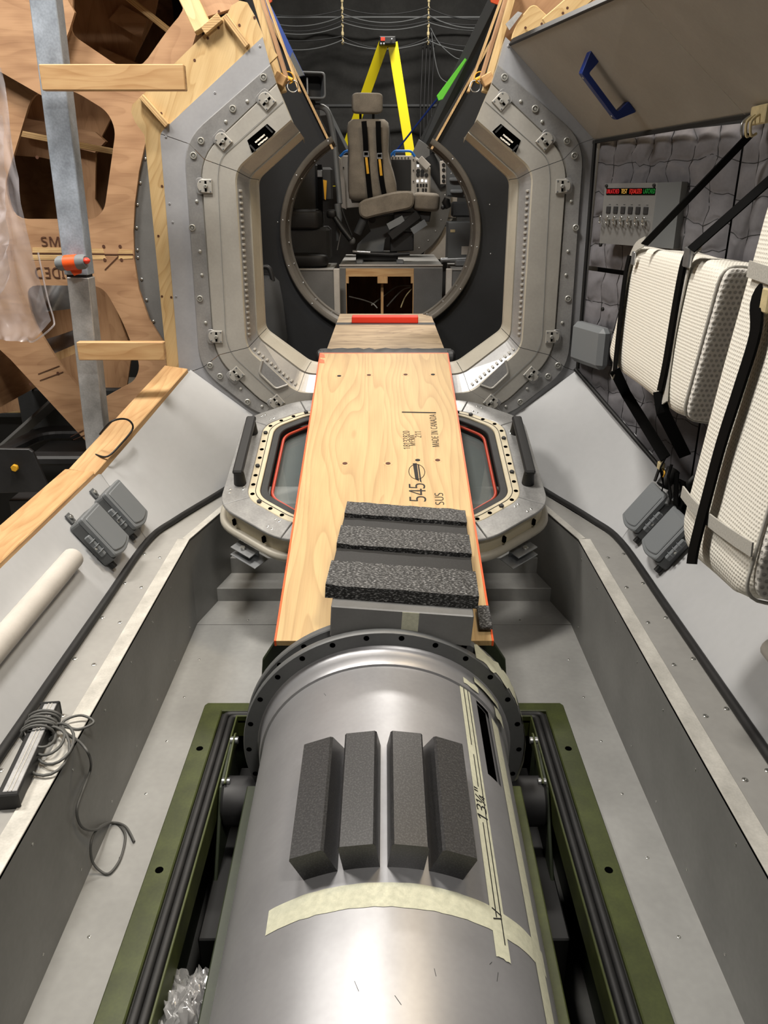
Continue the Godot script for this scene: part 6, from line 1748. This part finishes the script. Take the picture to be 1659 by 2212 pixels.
	obj("strut", mb().bar(Vector3(0.360, 1.841, -7.000), Vector3(0.878, 2.895, -6.100), 0.07, 0.05, Vector3(1, 0.6, 0), 0.003), M.charcoal, u)
	obj("green_tape", mb().ext([Vector2(0.386, 2.268), Vector2(0.400, 2.235), Vector2(0.431, 2.244), Vector2(0.598, 2.497), Vector2(0.584, 2.509)], 0.02, Transform3D(Basis.IDENTITY, Vector3(0, 0, -6.5)), 0.003), M.lime, u)
	obj_thing("blue_rope", mb().tube([Vector3(0.099, 1.924, -7.000), Vector3(0.415, 2.283, -6.800)], 0.007, 6), M.blue, "thin blue rope running down to the instrument panel", "rope")
	u = thing("blue_edged_panel", "blue edged grey panel slanting at the left of the opening", "panel")
	obj("panel", mb().ext([Vector2(-0.727, 2.723), Vector2(-0.683, 2.636), Vector2(-0.662, 2.622), Vector2(-0.480, 2.265), Vector2(-0.536, 2.252), Vector2(-0.635, 2.418)], 0.02, Transform3D(Basis.IDENTITY, Vector3(0, 0, -5.42)), 0.002), M.bluetape, u)
	obj("grey_end", mb().ext([Vector2(-0.545, 2.386), Vector2(-0.478, 2.262), Vector2(-0.534, 2.250), Vector2(-0.575, 2.331)], 0.02, Transform3D(Basis.IDENTITY, Vector3(0, 0, -5.39)), 0.002), M.boxgrey, u)
	obj_thing("left_strut", mb().bar(Vector3(-0.306, 1.893, -7.000), Vector3(-0.436, 2.159, -6.400), 0.07, 0.06, Vector3(1, 0, 0), 0.003), M.boxdark, "grey strut between the tube frame and the pilot seat", "strut")
	obj_thing("orange_flag", mb().ext([Vector2(-0.762, 2.744), Vector2(-0.658, 2.744), Vector2(-0.668, 2.664), Vector2(-0.705, 2.641), Vector2(-0.745, 2.664)], 0.01, Transform3D(Basis.IDENTITY, Vector3(0, 0, -5.5)), 0.002), M.orange, "orange cloth tag at the top left of the opening", "tag", "orange cloth tags")
	obj_thing("orange_flag", mb().ext([Vector2(0.606, 2.744), Vector2(0.716, 2.744), Vector2(0.688, 2.645), Vector2(0.638, 2.660)], 0.01, Transform3D(Basis.IDENTITY, Vector3(0, 0, -5.5)), 0.002), M.orange, "orange cloth tag at the top right of the opening", "tag", "orange cloth tags")
	# timber edges of the cut roof, left and right
	var cut := [[3.62, 548, -30, 617, 208, 0.020], [3.75, 556, -30, 634, 215, 0.014], [4.1, 570, -20, 655, 245, 0.016], [4.6, 573, -30, 700, 300, 0.010]]
	var lab := ["innermost", "second", "third", "outermost"]
	var qa := [Vector3(-0.513, 2.353, -3.620), Vector3(-0.411, 1.984, -3.620), Vector3(-0.505, 2.374, -3.720), Vector3(-0.401, 2.032, -3.720), Vector3(-0.540, 2.453, -4.100), Vector3(-0.388, 2.035, -4.100), Vector3(-0.579, 2.536, -4.500), Vector3(-0.332, 1.929, -4.500)]
	for s: float in [-1.0, 1.0]:
		for k in 3:
			var a: Vector3 = qa[k * 2]; var b: Vector3 = qa[k * 2 + 1]
			a.x = s * absf(a.x); b.x = s * absf(b.x)
			obj_thing("cut_timber", mb(b - a).bar(a, b, cut[k][5] * [1.3, 1.2, 0.7][k], 0.05, Vector3(1, 0.3 * -s, 0), 0.002), [M.plylight, M.ply, M.edge, M.edge][k], "%s pale timber edge of the cut roof, %s of the opening" % [lab[k], "left" if s < 0 else "right"], "timber", "cut timber edges of the roof")
		# pull pins with wire rings
		var pc: Vector3 = Vector3(-0.380, 2.016, -3.700)
		pc.x = s * absf(pc.x)
		var pin := thing("pull_pin", "brass pull pin with a wire ring at the %s cut end of the hatch frame" % ("left" if s < 0 else "right"), "pin", "pull pins at the cut ends")
		for k in 2:
			var o := pc + Vector3(-s * 0.0, 0, 0) + (Vector3(s * 0.02, 0.035, -0.03) if k else Vector3.ZERO)
			var pts := []
			for i in 18: pts.append(o + Vector3(cos(TAU * i / 18) * 0.022, sin(TAU * i / 18) * 0.022, 0.004 * sin(TAU * i / 9)))
			obj("ring", mb().tube(pts, 0.0024, 6, true), M.gold if k else M.zinc, pin)
		obj("pin", mb().tube([pc + Vector3(0, 0.022, 0), pc + Vector3(s * 0.05, 0.045, -0.01)], 0.008, 8), M.gold, pin)
		var nb: Vector3 = Vector3(-0.415, 2.026, -3.580)
		nb.x = s * absf(nb.x)
		obj_thing("nailed_block", mb(Vector3(1, 1, 0)).box(Vector3(0.045, 0.04, 0.05), Transform3D(Basis(Vector3(0, 0, 1), s * 0.5), nb), 0.003), M.pine, "small pine block at the %s cut end of the hatch frame" % ("left" if s < 0 else "right"), "block", "pine blocks at the cut ends")
	# plywood of the right side seen over the ceiling edge
	var pr := thing("roof_plywood", "brown plywood roof web above the right ceiling panel", "plywood")
	obj("web", mb(Vector3(1, 1, 0)).ext([Vector2(0.456, 2.081), Vector2(0.504, 2.364), Vector2(0.898, 2.364), Vector2(0.834, 2.287), Vector2(0.520, 2.153)], 0.02, Transform3D(Basis.IDENTITY, Vector3(0, 0, -3.66))), M.ply, pr)
	obj("pale_plate", mb(Vector3(1, 1, 0)).ext(rounded([Vector2(0.490, 2.149), Vector2(0.517, 2.222), Vector2(0.564, 2.273), Vector2(0.585, 2.276), Vector2(0.656, 2.222), Vector2(0.578, 2.176)], 0.03, 3), 0.02, Transform3D(Basis.IDENTITY, Vector3(0, 0, -3.56)), 0.003), M.plylight, pr)
	obj("batten", mb(Vector3(1, 1, 0)).bar(Vector3(0.632, 2.201, -3.550), Vector3(0.808, 2.339, -3.550), 0.07, 0.03, Vector3(1, 1, 0), 0.003), M.plylight, pr)
	for p in [Vector3(0.549, 2.198, -3.535), Vector3(0.611, 2.211, -3.535), Vector3(0.690, 2.247, -3.535), Vector3(0.706, 2.264, -3.535)]: fix("peg_hole", "hole", p, Vector3(0, 0, 1), M.knot, pr, 0.6)
	obj("metal_corner", mb().ext([Vector2(0.471, 2.211), Vector2(0.516, 2.253), Vector2(0.534, 2.248), Vector2(0.487, 2.190)], 0.004, Transform3D(Basis.IDENTITY, Vector3(0, 0, -3.54))), M.alu, pr)

# ---------------------------------------------------------------- right wall: bags, straps, control panel, handle
func build_right() -> void:
	var Y := Vector3.UP
	# strapped white bag, far one
	var L := Vector3(0.005, -0.054, -0.88); var Hh := Vector3(0.051, 0.425, 0.0)
	bag("foam_bag", "white mesh foam bag held to the wall by two black straps", Vector3(0.825, 1.040, -2.11), L, Hh, 0.19)
	bag("foam_bag", "tall white mesh foam bag at the right edge with one black strap", Vector3(0.728, 0.785, -1.42), Vector3(0.0, 0.012, -0.40), Vector3(0.142, 0.90, -0.105), 0.24)
	# grey bands sewn round the bags
	var gb := thing("grey_webbing", "far grey webbing band round the smaller white bag", "webbing", "grey webbing bands on the white bags")
	obj("band", mb().band(spline([Vector3(0.877, 1.451, -2.798), Vector3(0.874, 1.419, -2.892), Vector3(0.863, 1.323, -2.916), Vector3(0.844, 1.168, -2.868), Vector3(0.826, 1.030, -2.809), Vector3(0.821, 0.988, -2.811)], 5), 0.035, 0.004, [Vector3(0, 0.1, 1)]), M.webgrey, gb)
	gb = thing("grey_webbing", "near grey webbing band round the smaller white bag", "webbing", "grey webbing bands on the white bags")
	obj("band", mb().band(spline([Vector3(0.873, 1.472, -2.282), Vector3(0.870, 1.448, -2.329), Vector3(0.862, 1.378, -2.340), Vector3(0.843, 1.224, -2.320), Vector3(0.828, 1.096, -2.282), Vector3(0.820, 1.035, -2.250)], 5), 0.035, 0.004, [Vector3(0, 0.1, 1)]), M.webgrey, gb)
	gb = thing("grey_webbing", "low grey webbing band across the tall white bag", "webbing", "grey webbing bands on the white bags")
	obj("band", mb().band(spline([Vector3(0.733, 0.922, -1.812), Vector3(0.732, 0.916, -1.726), Vector3(0.733, 0.920, -1.618), Vector3(0.735, 0.931, -1.503), Vector3(0.737, 0.940, -1.432)], 5), 0.03, 0.004, [Vector3(0, 1, 0)]), M.webgrey, gb)
	gb = thing("grey_webbing", "high grey webbing band across the tall white bag", "webbing", "grey webbing bands on the white bags")
	obj("band", mb().band(spline([Vector3(0.817, 1.445, -1.840), Vector3(0.817, 1.442, -1.784), Vector3(0.817, 1.439, -1.716)], 5), 0.035, 0.004, [Vector3(0, 1, 0)]), M.webgrey, gb)
	# black straps
	var hook := Vector3(1.07, 1.79, -2.52)
	var s := thing("black_strap", "black strap from the wall hook over the far end of the smaller white bag", "strap", "black straps round the white bags")
	obj("upper_run", mb().band([hook + Vector3(-0.01, -0.03, 0), Vector3(0.851, 1.447, -2.712)], 0.034, 0.004, [Vector3(0.75, 0.65, 0.25)]), M.web, s)
	obj("face_run", mb().band(spline([Vector3(0.862, 1.400, -2.898), Vector3(0.853, 1.325, -2.893), Vector3(0.834, 1.173, -2.834), Vector3(0.815, 1.023, -2.764)], 6), 0.036, 0.005, [Vector3(0, 0.1, 1)]), M.web, s)
	obj("lower_run", mb().band([Vector3(0.815, 1.023, -2.764), Vector3(0.930, 0.889, -2.976), Vector3(0.970, 0.756, -2.582)], 0.038, 0.004, [Vector3(0.6, 0.5, 0.3)]), M.web, s)
	obj("buckle", mb().box(Vector3(0.008, 0.045, 0.03), Transform3D(Basis.IDENTITY, Vector3(0.859, 1.395, -2.840)), 0.003), M.zinc, s)
	s = thing("black_strap", "black strap from the right edge over the near end of the smaller white bag", "strap", "black straps round the white bags")
	obj("upper_run", mb().band([Vector3(1.050, 1.661, -2.262), Vector3(0.847, 1.457, -2.285)], 0.034, 0.004, [Vector3(0.75, 0.65, 0.25)]), M.web, s)
	obj("face_run", mb().band(spline([Vector3(0.859, 1.438, -2.342), Vector3(0.856, 1.408, -2.357), Vector3(0.843, 1.301, -2.338), Vector3(0.824, 1.147, -2.299), Vector3(0.813, 1.061, -2.286)], 6), 0.036, 0.005, [Vector3(0, 0.1, 1)]), M.web, s)
	obj("lower_run", mb().band([Vector3(0.813, 1.061, -2.286), Vector3(0.822, 1.004, -2.262), Vector3(0.980, 0.810, -2.443)], 0.038, 0.004, [Vector3(0.6, 0.5, 0.3)]), M.web, s)
	obj("buckle", mb().box(Vector3(0.012, 0.055, 0.05), Transform3D(Basis.IDENTITY, Vector3(0.855, 1.435, -2.320)), 0.004), M.zinc, s)
	s = thing("black_strap", "wide black strap running down the tall white bag", "strap", "black straps round the white bags")
	obj("face_run", mb().band(spline([Vector3(0.804, 1.409, -1.728), Vector3(0.800, 1.387, -1.737), Vector3(0.790, 1.325, -1.694), Vector3(0.771, 1.207, -1.686), Vector3(0.751, 1.083, -1.682), Vector3(0.731, 0.957, -1.665), Vector3(0.714, 0.849, -1.648), Vector3(0.708, 0.811, -1.634)], 5), 0.044, 0.006, [Vector3(0, 0.1, 1)]), M.web, s)
	obj("buckle", mb().box(Vector3(0.008, 0.05, 0.035), Transform3D(Basis.IDENTITY, Vector3(0.799, 1.393, -1.693)), 0.003), M.beige, s)
	# tangle of strap ends under the bags
	s = thing("strap_tangle", "tangle of black strap ends and buckles below the white bags", "straps")
	var q := noise(77, 3.0, 2)
	for k in 5:
		var o := Vector3(0.970, 0.766, -2.576) + Vector3(0.01 * k, -0.02 * k, 0.03 * k)
		obj("strap_end", mb().band([o, o + Vector3(-0.02 + 0.01 * k, -0.04, 0.01), o + Vector3(0.0, -0.09, 0.03 * sin(k)), o + Vector3(0.02, -0.13, 0.02 * k - 0.05)], 0.035, 0.004, [Vector3(0.2 * k - 0.4, 0.2, 1)]), M.web, s)
	obj("clip", mb().box(Vector3(0.02, 0.03, 0.03), Transform3D(Basis.IDENTITY, Vector3(0.970, 0.718, -2.615)), 0.004), M.beige, s)
	obj("wire", mb().tube(spline([Vector3(0.960, 0.724, -2.568), Vector3(0.960, 0.715, -2.545), Vector3(0.960, 0.699, -2.553)], 4), 0.003, 6), M.gold, s)
	obj("rod", mb().tube([Vector3(1.056, 0.628, -2.859), Vector3(1.029, 0.591, -2.815)], 0.006, 6), M.black, s)
	obj("roller", mb().tube([Vector3(1.066, 0.659, -2.744), Vector3(1.026, 0.604, -2.720)], 0.026, 12), M.black, s)
	obj("grey_cable", mb().tube(spline([Vector3(1.077, 0.691, -2.577), Vector3(1.044, 0.646, -2.581), Vector3(1.017, 0.608, -2.603), Vector3(0.998, 0.583, -2.587)], 5), 0.008, 8), M.boxdark, s)
	# hook plate at the top of the wall
	s = thing("hook_plate", "beige plate with wire hooks at the top of the quilted wall", "hook")
	obj("plate", mb().box(Vector3(0.015, 0.05, 0.10), Transform3D(Basis.IDENTITY, hook + Vector3(0.004, 0.02, 0.01)), 0.003), M.beige, s)
	for k in 3:
		obj("hook", mb().tube(spline([hook + Vector3(-0.006, 0.02, 0.03 * k - 0.03), hook + Vector3(-0.03, 0.0, 0.03 * k - 0.02), hook + Vector3(-0.025, -0.035, 0.03 * k - 0.02), hook + Vector3(-0.008, -0.03, 0.03 * k - 0.025)], 5), 0.004, 6), M.beige if k else M.zinc, s)
	# control panel: face from A to B, side from B to C on the wall
	var A := Vector3(0.856, 1.463, -3.30); var B := Vector3(0.978, 1.463, -3.05); var C := Vector3(1.03, 1.463, -2.95)
	var up := Vector3(0, 0.175, 0)
	var t := thing("latch_console", "grey latch control panel with lit words, six switches and wire loops", "control panel")
	obj("face", slab(mb(), [A, B, B + up, A + up], 0.03), M.steel, t)  # darker grey puts the shade on this panel into its colour
	obj("side", slab(mb(), [B, C, C + up * 1.01, B + up], 0.03), M.boxdark, t)
	obj("lower_face", slab(mb(), [A - up * 0.25, B - up * 0.25, B, A], 0.03), M.steel, t)
	obj("lower_side", slab(mb(), [B - up * 0.25, C - up * 0.25, C, B], 0.03), M.boxdark, t)
	var ux := (B - A); var n := ux.cross(up).normalized()
	var at := func(u: float, v: float, d: float) -> Vector3: return A + ux * u + up * v + n * d
	var fb := Basis(ux.normalized(), Y, n)
	obj("word_strip", mb().box(Vector3(ux.length() * 0.93, 0.023, 0.003), Transform3D(fb, at.call(0.515, 0.835, 0.001))), M.hole, t)
	var wd := [["UNLATCHED", 0.185, Color(0.85, 0.16, 0.18)], ["TEST", 0.41, Color(0.95, 0.75, 0.35)], ["EQUALIZED", 0.63, Color(0.88, 0.20, 0.16)], ["LATCHED", 0.88, Color(0.10, 0.55, 0.22)]]
	for w in wd:
		words("lit_word", w[0], 0.0155, glow(w[2], 0.15), t, Transform3D(fb, at.call(w[1], 0.835, 0.003)), 0.62 if w[0].length() > 7 else (0.7 if w[0].length() > 5 else 0.75))
	for u: float in [0.04, 0.95]:
		fix("screw", "bolt", at.call(u, 0.95, 0.0), n, M.black, t, 0.6)
	for k in 6:
		obj("switch", mb().box(Vector3(0.024, 0.026, 0.006), Transform3D(fb, at.call(0.125 + 0.145 * k, 0.46, 0.001)), 0.002), M.dark, t)
		obj("tick", mb().box(Vector3(0.010, 0.002, 0.0006), Transform3D(fb, at.call(0.14 + 0.145 * k, 0.57, 0.0005))), M.charcoal, t)
	for k in 7:
		var c: Vector3 = at.call(0.02 + 0.142 * k, 0.26, 0.014)
		var lp := []
		for v: Vector2 in rounded([Vector2(-0.017, -0.014), Vector2(0.017, -0.014), Vector2(0.017, 0.014), Vector2(-0.017, 0.014)], 0.006, 3): lp.append(c + fb * Vector3(v.x, v.y, 0.012 * (v.x / 0.017)))
		obj("wire_loop", mb().tube(lp, 0.0022, 6, true), M.chrome, t)
		if k > 0: obj("toggle", mb().tube([c - n * 0.014, c + n * 0.004], 0.005, 8), M.chrome, t)
	# moulded grey box low on the quilted wall
	obj_thing("moulded_box", mb().box(Vector3(0.06, 0.17, 0.24), Transform3D(Basis(Vector3.UP, atan2(0.24, 0.75)), Vector3(0.870, 1.010, -3.340)), 0.02), M.boxgrey, "plain moulded grey box low on the quilted wall", "box")
	# blue grab handle on the slanted ceiling
	var h := thing("ceiling_grab_bar", "dark blue angular grab handle on the slanted ceiling panel", "handle")
	var f1 := Vector3(0.715, 2.042, -3.083); var b1 := Vector3(0.694, 1.981, -3.098); var b2 := Vector3(0.809, 1.870, -3.123); var f2 := Vector3(0.877, 1.885, -3.123)
	var sd := (b2 - b1).cross(Vector3(0.733, 1.917, -2.985) - Vector3(0.788, 1.940, -3.208)).normalized()
	var cn := (b2 - b1).cross(sd).normalized()
	# one bent bar seen from the side: wedge feet on the panel and a straight grip off it
	var dx := (f2 - f1).normalized()
	var up2 := Vector3(-0.66, -0.75, 0.0)
	up2 = (up2 - dx * up2.dot(dx)).normalized()
	var ln := f1.distance_to(f2)
	var gx := Transform3D(Basis(dx, up2, dx.cross(up2)), f1 - dx.cross(up2) * 0.016)
	obj("grip", mb().ext(rounded([Vector2(-0.02, 0), Vector2(0.012, 0.068), Vector2(ln - 0.012, 0.068), Vector2(ln + 0.02, 0), Vector2(ln - 0.028, 0), Vector2(ln - 0.030, 0.048), Vector2(0.030, 0.048), Vector2(0.028, 0)], 0.006, 2), 0.032, gx, 0.0015), M.blue, h)
	b1 = gx * Vector3(0.03, 0.068, 0.016)
	b2 = gx * Vector3(ln - 0.03, 0.068, 0.016)
	for v: float in [0.0, 1.0]:
		fix("screw", "screw", b1.lerp(b2, v), up2, M.chrome, h, 0.8)
	# screw eyes on the quilted wall
	for p in [Vector3(0.877, 1.411, -3.349), Vector3(0.896, 1.164, -3.292)]:
		tag(fix("wall_stud", "bolt", p, Vector3(-1, 0, 0.3), M.black, null, 0.8), "small black stud on the quilted wall, %s" % ("below the control panel" if p.y > 1.3 else "above the moulded grey box"), "stud", "black studs on the quilted wall")
	# the other end of the right wall: white rail under the tall bag
	obj_thing("wall_rail", mb().tube([Vector3(1.0, 0.515, -1.75), Vector3(1.0, 0.515, 0.5)], 0.03, 14), M.pipe, "pale padded rail along the right sloped panel", "rail", "pale padded rails on the sloped panels")

func bag(called: String, label: String, o: Vector3, l: Vector3, h: Vector3, th: float) -> void:
	var n := h.cross(l).normalized()
	if n.x > 0: n = -n
	var lx := l.length(); var hx := h.length()
	var bs := Basis(-n, h.normalized(), (-n).cross(h.normalized()))
	var c := o + l / 2 + h / 2 - n * th / 2
	var t := thing(called, label, "foam bag", "white mesh foam bags on the wall")
	# rounded body with slight bulges
	var q := noise(int(lx * 100), 2.2, 3)
	var rows := []
	var nv := 22; var nu := 44
	for i in nv + 1:
		var la := lerpf(-PI / 2, PI / 2, float(i) / nv)
		var row := []
		for j in nu:
			var lo := TAU * j / nu
			var e := 0.24
			var cl := MB.pw(cos(la), e)
			var p := Vector3(cl * MB.pw(cos(lo), e) * th / 2, MB.pw(sin(la), e) * hx / 2, -cl * MB.pw(sin(lo), e) * lx / 2)
			p += p.normalized() * 0.012 * q.get_noise_3dv(p * 3.0)
			row.append(Transform3D(bs, c) * p)
		rows.append(row)
	obj("cover", mb().loft(rows, true, true), M.white, t)
	# coarse mesh end panel facing the aisle's near end
	var zn := 1.0 if bs.z.z > 0 else -1.0
	obj("end_panel", mb().pad(Vector3(th * 0.93, hx * 0.95, 0.03), Transform3D(bs, c + bs.z * zn * (lx / 2 - 0.008)), 0.22, 28, 14), M.mesh, t)
	# piping seam round the near end
	var pp := []
	for v: Vector2 in rounded([Vector2(-th / 2, -hx / 2) * 0.97, Vector2(th / 2, -hx / 2) * 0.97, Vector2(th / 2, hx / 2) * 0.97, Vector2(-th / 2, hx / 2) * 0.97], 0.05, 5): pp.append(Transform3D(bs, c + bs.z * zn * (lx / 2 - 0.014)) * Vector3(v.x, v.y, 0))
	obj("piping", mb().tube(pp, 0.004, 6, true), M.webgrey, t)

# ---------------------------------------------------------------- junction boxes, rails, lamp bar and cable
func build_left() -> void:
	var pl := [["farther grey junction box on the left sloped panel", Vector3(-1.0, 0, -2.72), -1.0], ["nearer grey junction box on the left sloped panel", Vector3(-1.0, 0, -2.482), -1.0], ["farther grey junction box on the right sloped panel", Vector3(1.0, 0, -2.69), 1.0], ["nearer grey junction box on the right sloped panel, half behind the tall bag", Vector3(1.0, 0, -2.45), 1.0]]
	for e in pl: junction_box(e[0], e[1].z, e[2])
	# pale padded rail on the left panel
	obj_thing("wall_rail", mb().tube([Vector3(-1.0, 0.515, 0.5), Vector3(-0.996, 0.52, -1.9), Vector3(-0.994, 0.522, -2.275), Vector3(-0.994, 0.522, -2.287)], [0.034, 0.034, 0.034, 0.026], 18), M.pipe, "pale padded rail along the left sloped panel", "rail", "pale padded rails on the sloped panels")
	# aluminium lamp bar on the ledge with its cable
	var t := thing("lamp_bar", "aluminium lamp bar with black ends lying on the left ledge", "lamp bar")
	var a := Vector3(-0.845, 0.372, -1.665); var b := Vector3(-0.808, 0.372, -1.335)
	var d := (b - a).normalized(); var s := d.cross(Vector3.UP)
	var u := Vector3(0, 0.018, 0)
	obj("profile", mb().bar(a + u, b + u, 0.046, 0.034, s, 0.003), M.black, t)
	obj("face", mb().bar(a + Vector3(0, 0.036, 0) + d * 0.008 - s * 0.004, b + Vector3(0, 0.036, 0) - d * 0.008 - s * 0.004, 0.030, 0.004, s, 0.001), M.alu, t)
	for k: float in [-0.008, 0.0]: obj("rib", mb().bar(a + Vector3(0, 0.0385, 0) + d * 0.008 + s * k, b + Vector3(0, 0.0385, 0) - d * 0.008 + s * k, 0.002, 0.002, s), M.webgrey, t)
	for q in [a, b]: obj("end_cap", mb().bar(q + u - d * 0.004, q + u + d * 0.004, 0.05, 0.04, s, 0.003), M.black, t)
	# grey cable: windings, loops and the run down to the floor
	var c := thing("grey_cable", "grey cable wound on the lamp bar and trailing to the floor", "cable")
	var g := RandomNumberGenerator.new()
	g.seed = 5
	var m := a.lerp(b, 0.25) + u
	for k in 6:
		var pts := []
		var tilt := g.randf_range(-0.5, 0.5)
		for i in 20:
			var an := TAU * i / 20
			pts.append(m + d * (0.012 * k - 0.03 + 0.02 * tilt * cos(an)) + s * cos(an) * (0.034 + g.randf() * 0.006) + Vector3(0, sin(an) * 0.026 + 0.006, 0))
		obj("winding", mb().tube(pts, 0.0038, 7, true), M.cable, c)
	for k in 4:
		var o: Vector3 = [Vector3(-0.818, 0.375, -1.539), Vector3(-0.797, 0.377, -1.523), Vector3(-0.777, 0.379, -1.509), Vector3(-0.789, 0.376, -1.488)][k]
		var pts := []
		for i in 20:
			var an := TAU * i / 20
			pts.append(o + Vector3(cos(an) * (0.03 + 0.008 * k) + sin(an) * 0.02, 0.006 + 0.012 * (1 + sin(an + k)), sin(an) * (0.055 + 0.006 * k) - 0.01))
		obj("loop", mb().tube(pts, 0.0036, 7, true), M.cable, c)
	var lead := [m + s * 0.035, Vector3(-0.802, 0.376, -1.609), Vector3(-0.753, 0.377, -1.598), Vector3(-0.723, 0.380, -1.622), Vector3(-0.759, 0.390, -1.636), Vector3(-0.796, 0.385, -1.619), Vector3(-0.783, 0.377, -1.589), Vector3(-0.733, 0.377, -1.549), Vector3(-0.704, 0.360, -1.524), Vector3(-0.740, 0.256, -1.599), Vector3(-0.740, 0.242, -1.540), Vector3(-0.740, 0.224, -1.489), Vector3(-0.740, 0.166, -1.497), Vector3(-0.735, 0.101, -1.552), Vector3(-0.749, 0.006, -1.677), Vector3(-0.697, 0.006, -1.639), Vector3(-0.682, 0.006, -1.559), Vector3(-0.692, 0.006, -1.508), Vector3(-0.712, 0.006, -1.506), Vector3(-0.738, 0.032, -1.516), Vector3(-0.738, 0.085, -1.527), Vector3(-0.738, 0.081, -1.578), Vector3(-0.745, 0.014, -1.669), Vector3(-0.703, 0.008, -1.662), Vector3(-0.663, 0.006, -1.609)]
	for i in lead.size():
		if lead[i].y < 0.3: lead[i].x = maxf(lead[i].x, -0.744)
	obj("lead", mb().tube(spline(lead, 7), 0.0034, 8), M.cable, c)

func junction_box(label: String, z: float, s: float) -> void:
	# frame on the sloped panel: x down the slope, y away from the camera, z off the panel
	var n := Vector3(-s * 0.808, 0.589, 0).normalized()
	var dn := Vector3(-s * 0.589, -0.808, 0).normalized()
	var o := Vector3(s * 0.9975, 0.497, z)
	var yy := n.cross(dn)
	var X := Transform3D(Basis(dn, yy, n), o)
	var t := thing("junction_box", label, "junction box", "grey junction boxes on the sloped panels")
	var w := 0.088; var h := 0.076
	var base := rounded([Vector2(-w, -h), Vector2(w, -h), Vector2(w, h), Vector2(-w, h)], 0.012, 3)
	obj("body", mb().ext(base, 0.040, X, 0.003), M.boxdark, t)
	# lid with one bowed end and a raised field
	var lid := [Vector2(-w - 0.002, -h - 0.002)]
	for k in 7: lid.append(Vector2(w - 0.012 + 0.016 * sin(PI * k / 6.0), lerpf(-h - 0.002, h + 0.002, k / 6.0)))
	lid.append(Vector2(-w - 0.002, h + 0.002))
	var ld := obj("lid", mb().ext(rounded(lid, 0.008, 3), 0.022, X * Transform3D(Basis.IDENTITY, Vector3(0, 0, 0.040)), 0.004), M.boxgrey, t)
	var field := []
	for v: Vector2 in lid: field.append(v * 0.86)
	obj("lid_field", mb().ext(rounded(field, 0.008, 3), 0.006, X * Transform3D(Basis.IDENTITY, Vector3(-0.002, 0, 0.061)), 0.003), M.boxgrey, ld)
	# side bracket with ribs towards the camera
	var sg := -1.0 if yy.z < 0 else 1.0
	var bx := X * Transform3D(Basis.IDENTITY, Vector3(0.01, sg * (h + 0.006), 0.032))
	var br := obj("bracket", mb().box(Vector3(0.085, 0.016, 0.020), bx, 0.003), M.boxgrey, t)
	for k: float in [-0.02, 0.0, 0.022]: obj("rib", mb().box(Vector3(0.003, 0.030, 0.014), bx * Transform3D(Basis.IDENTITY, Vector3(k, sg * 0.006, 0.008)), 0.001), M.boxgrey, br)
	fix("screw", "screw", bx * Vector3(0.008, sg * 0.008, 0.0), yy * sg, M.chrome, br, 0.9)
	# mounting ears above and the black gland below
	obj("ear", mb().box(Vector3(0.036, 0.030, 0.006), X * Transform3D(Basis.IDENTITY, Vector3(-w - 0.020, sg * 0.03, 0.004)), 0.001), M.boxdark, t)
	fix("screw", "bolt", X * Vector3(-w - 0.022, sg * 0.03, 0.007), n, M.chrome, t, 0.8)
	obj("gland", mb().tube([X * Vector3(w - 0.01, sg * (h - 0.02), 0.014), X * Vector3(w + 0.022, sg * (h - 0.02), 0.014)], 0.012, 8), M.black, t)
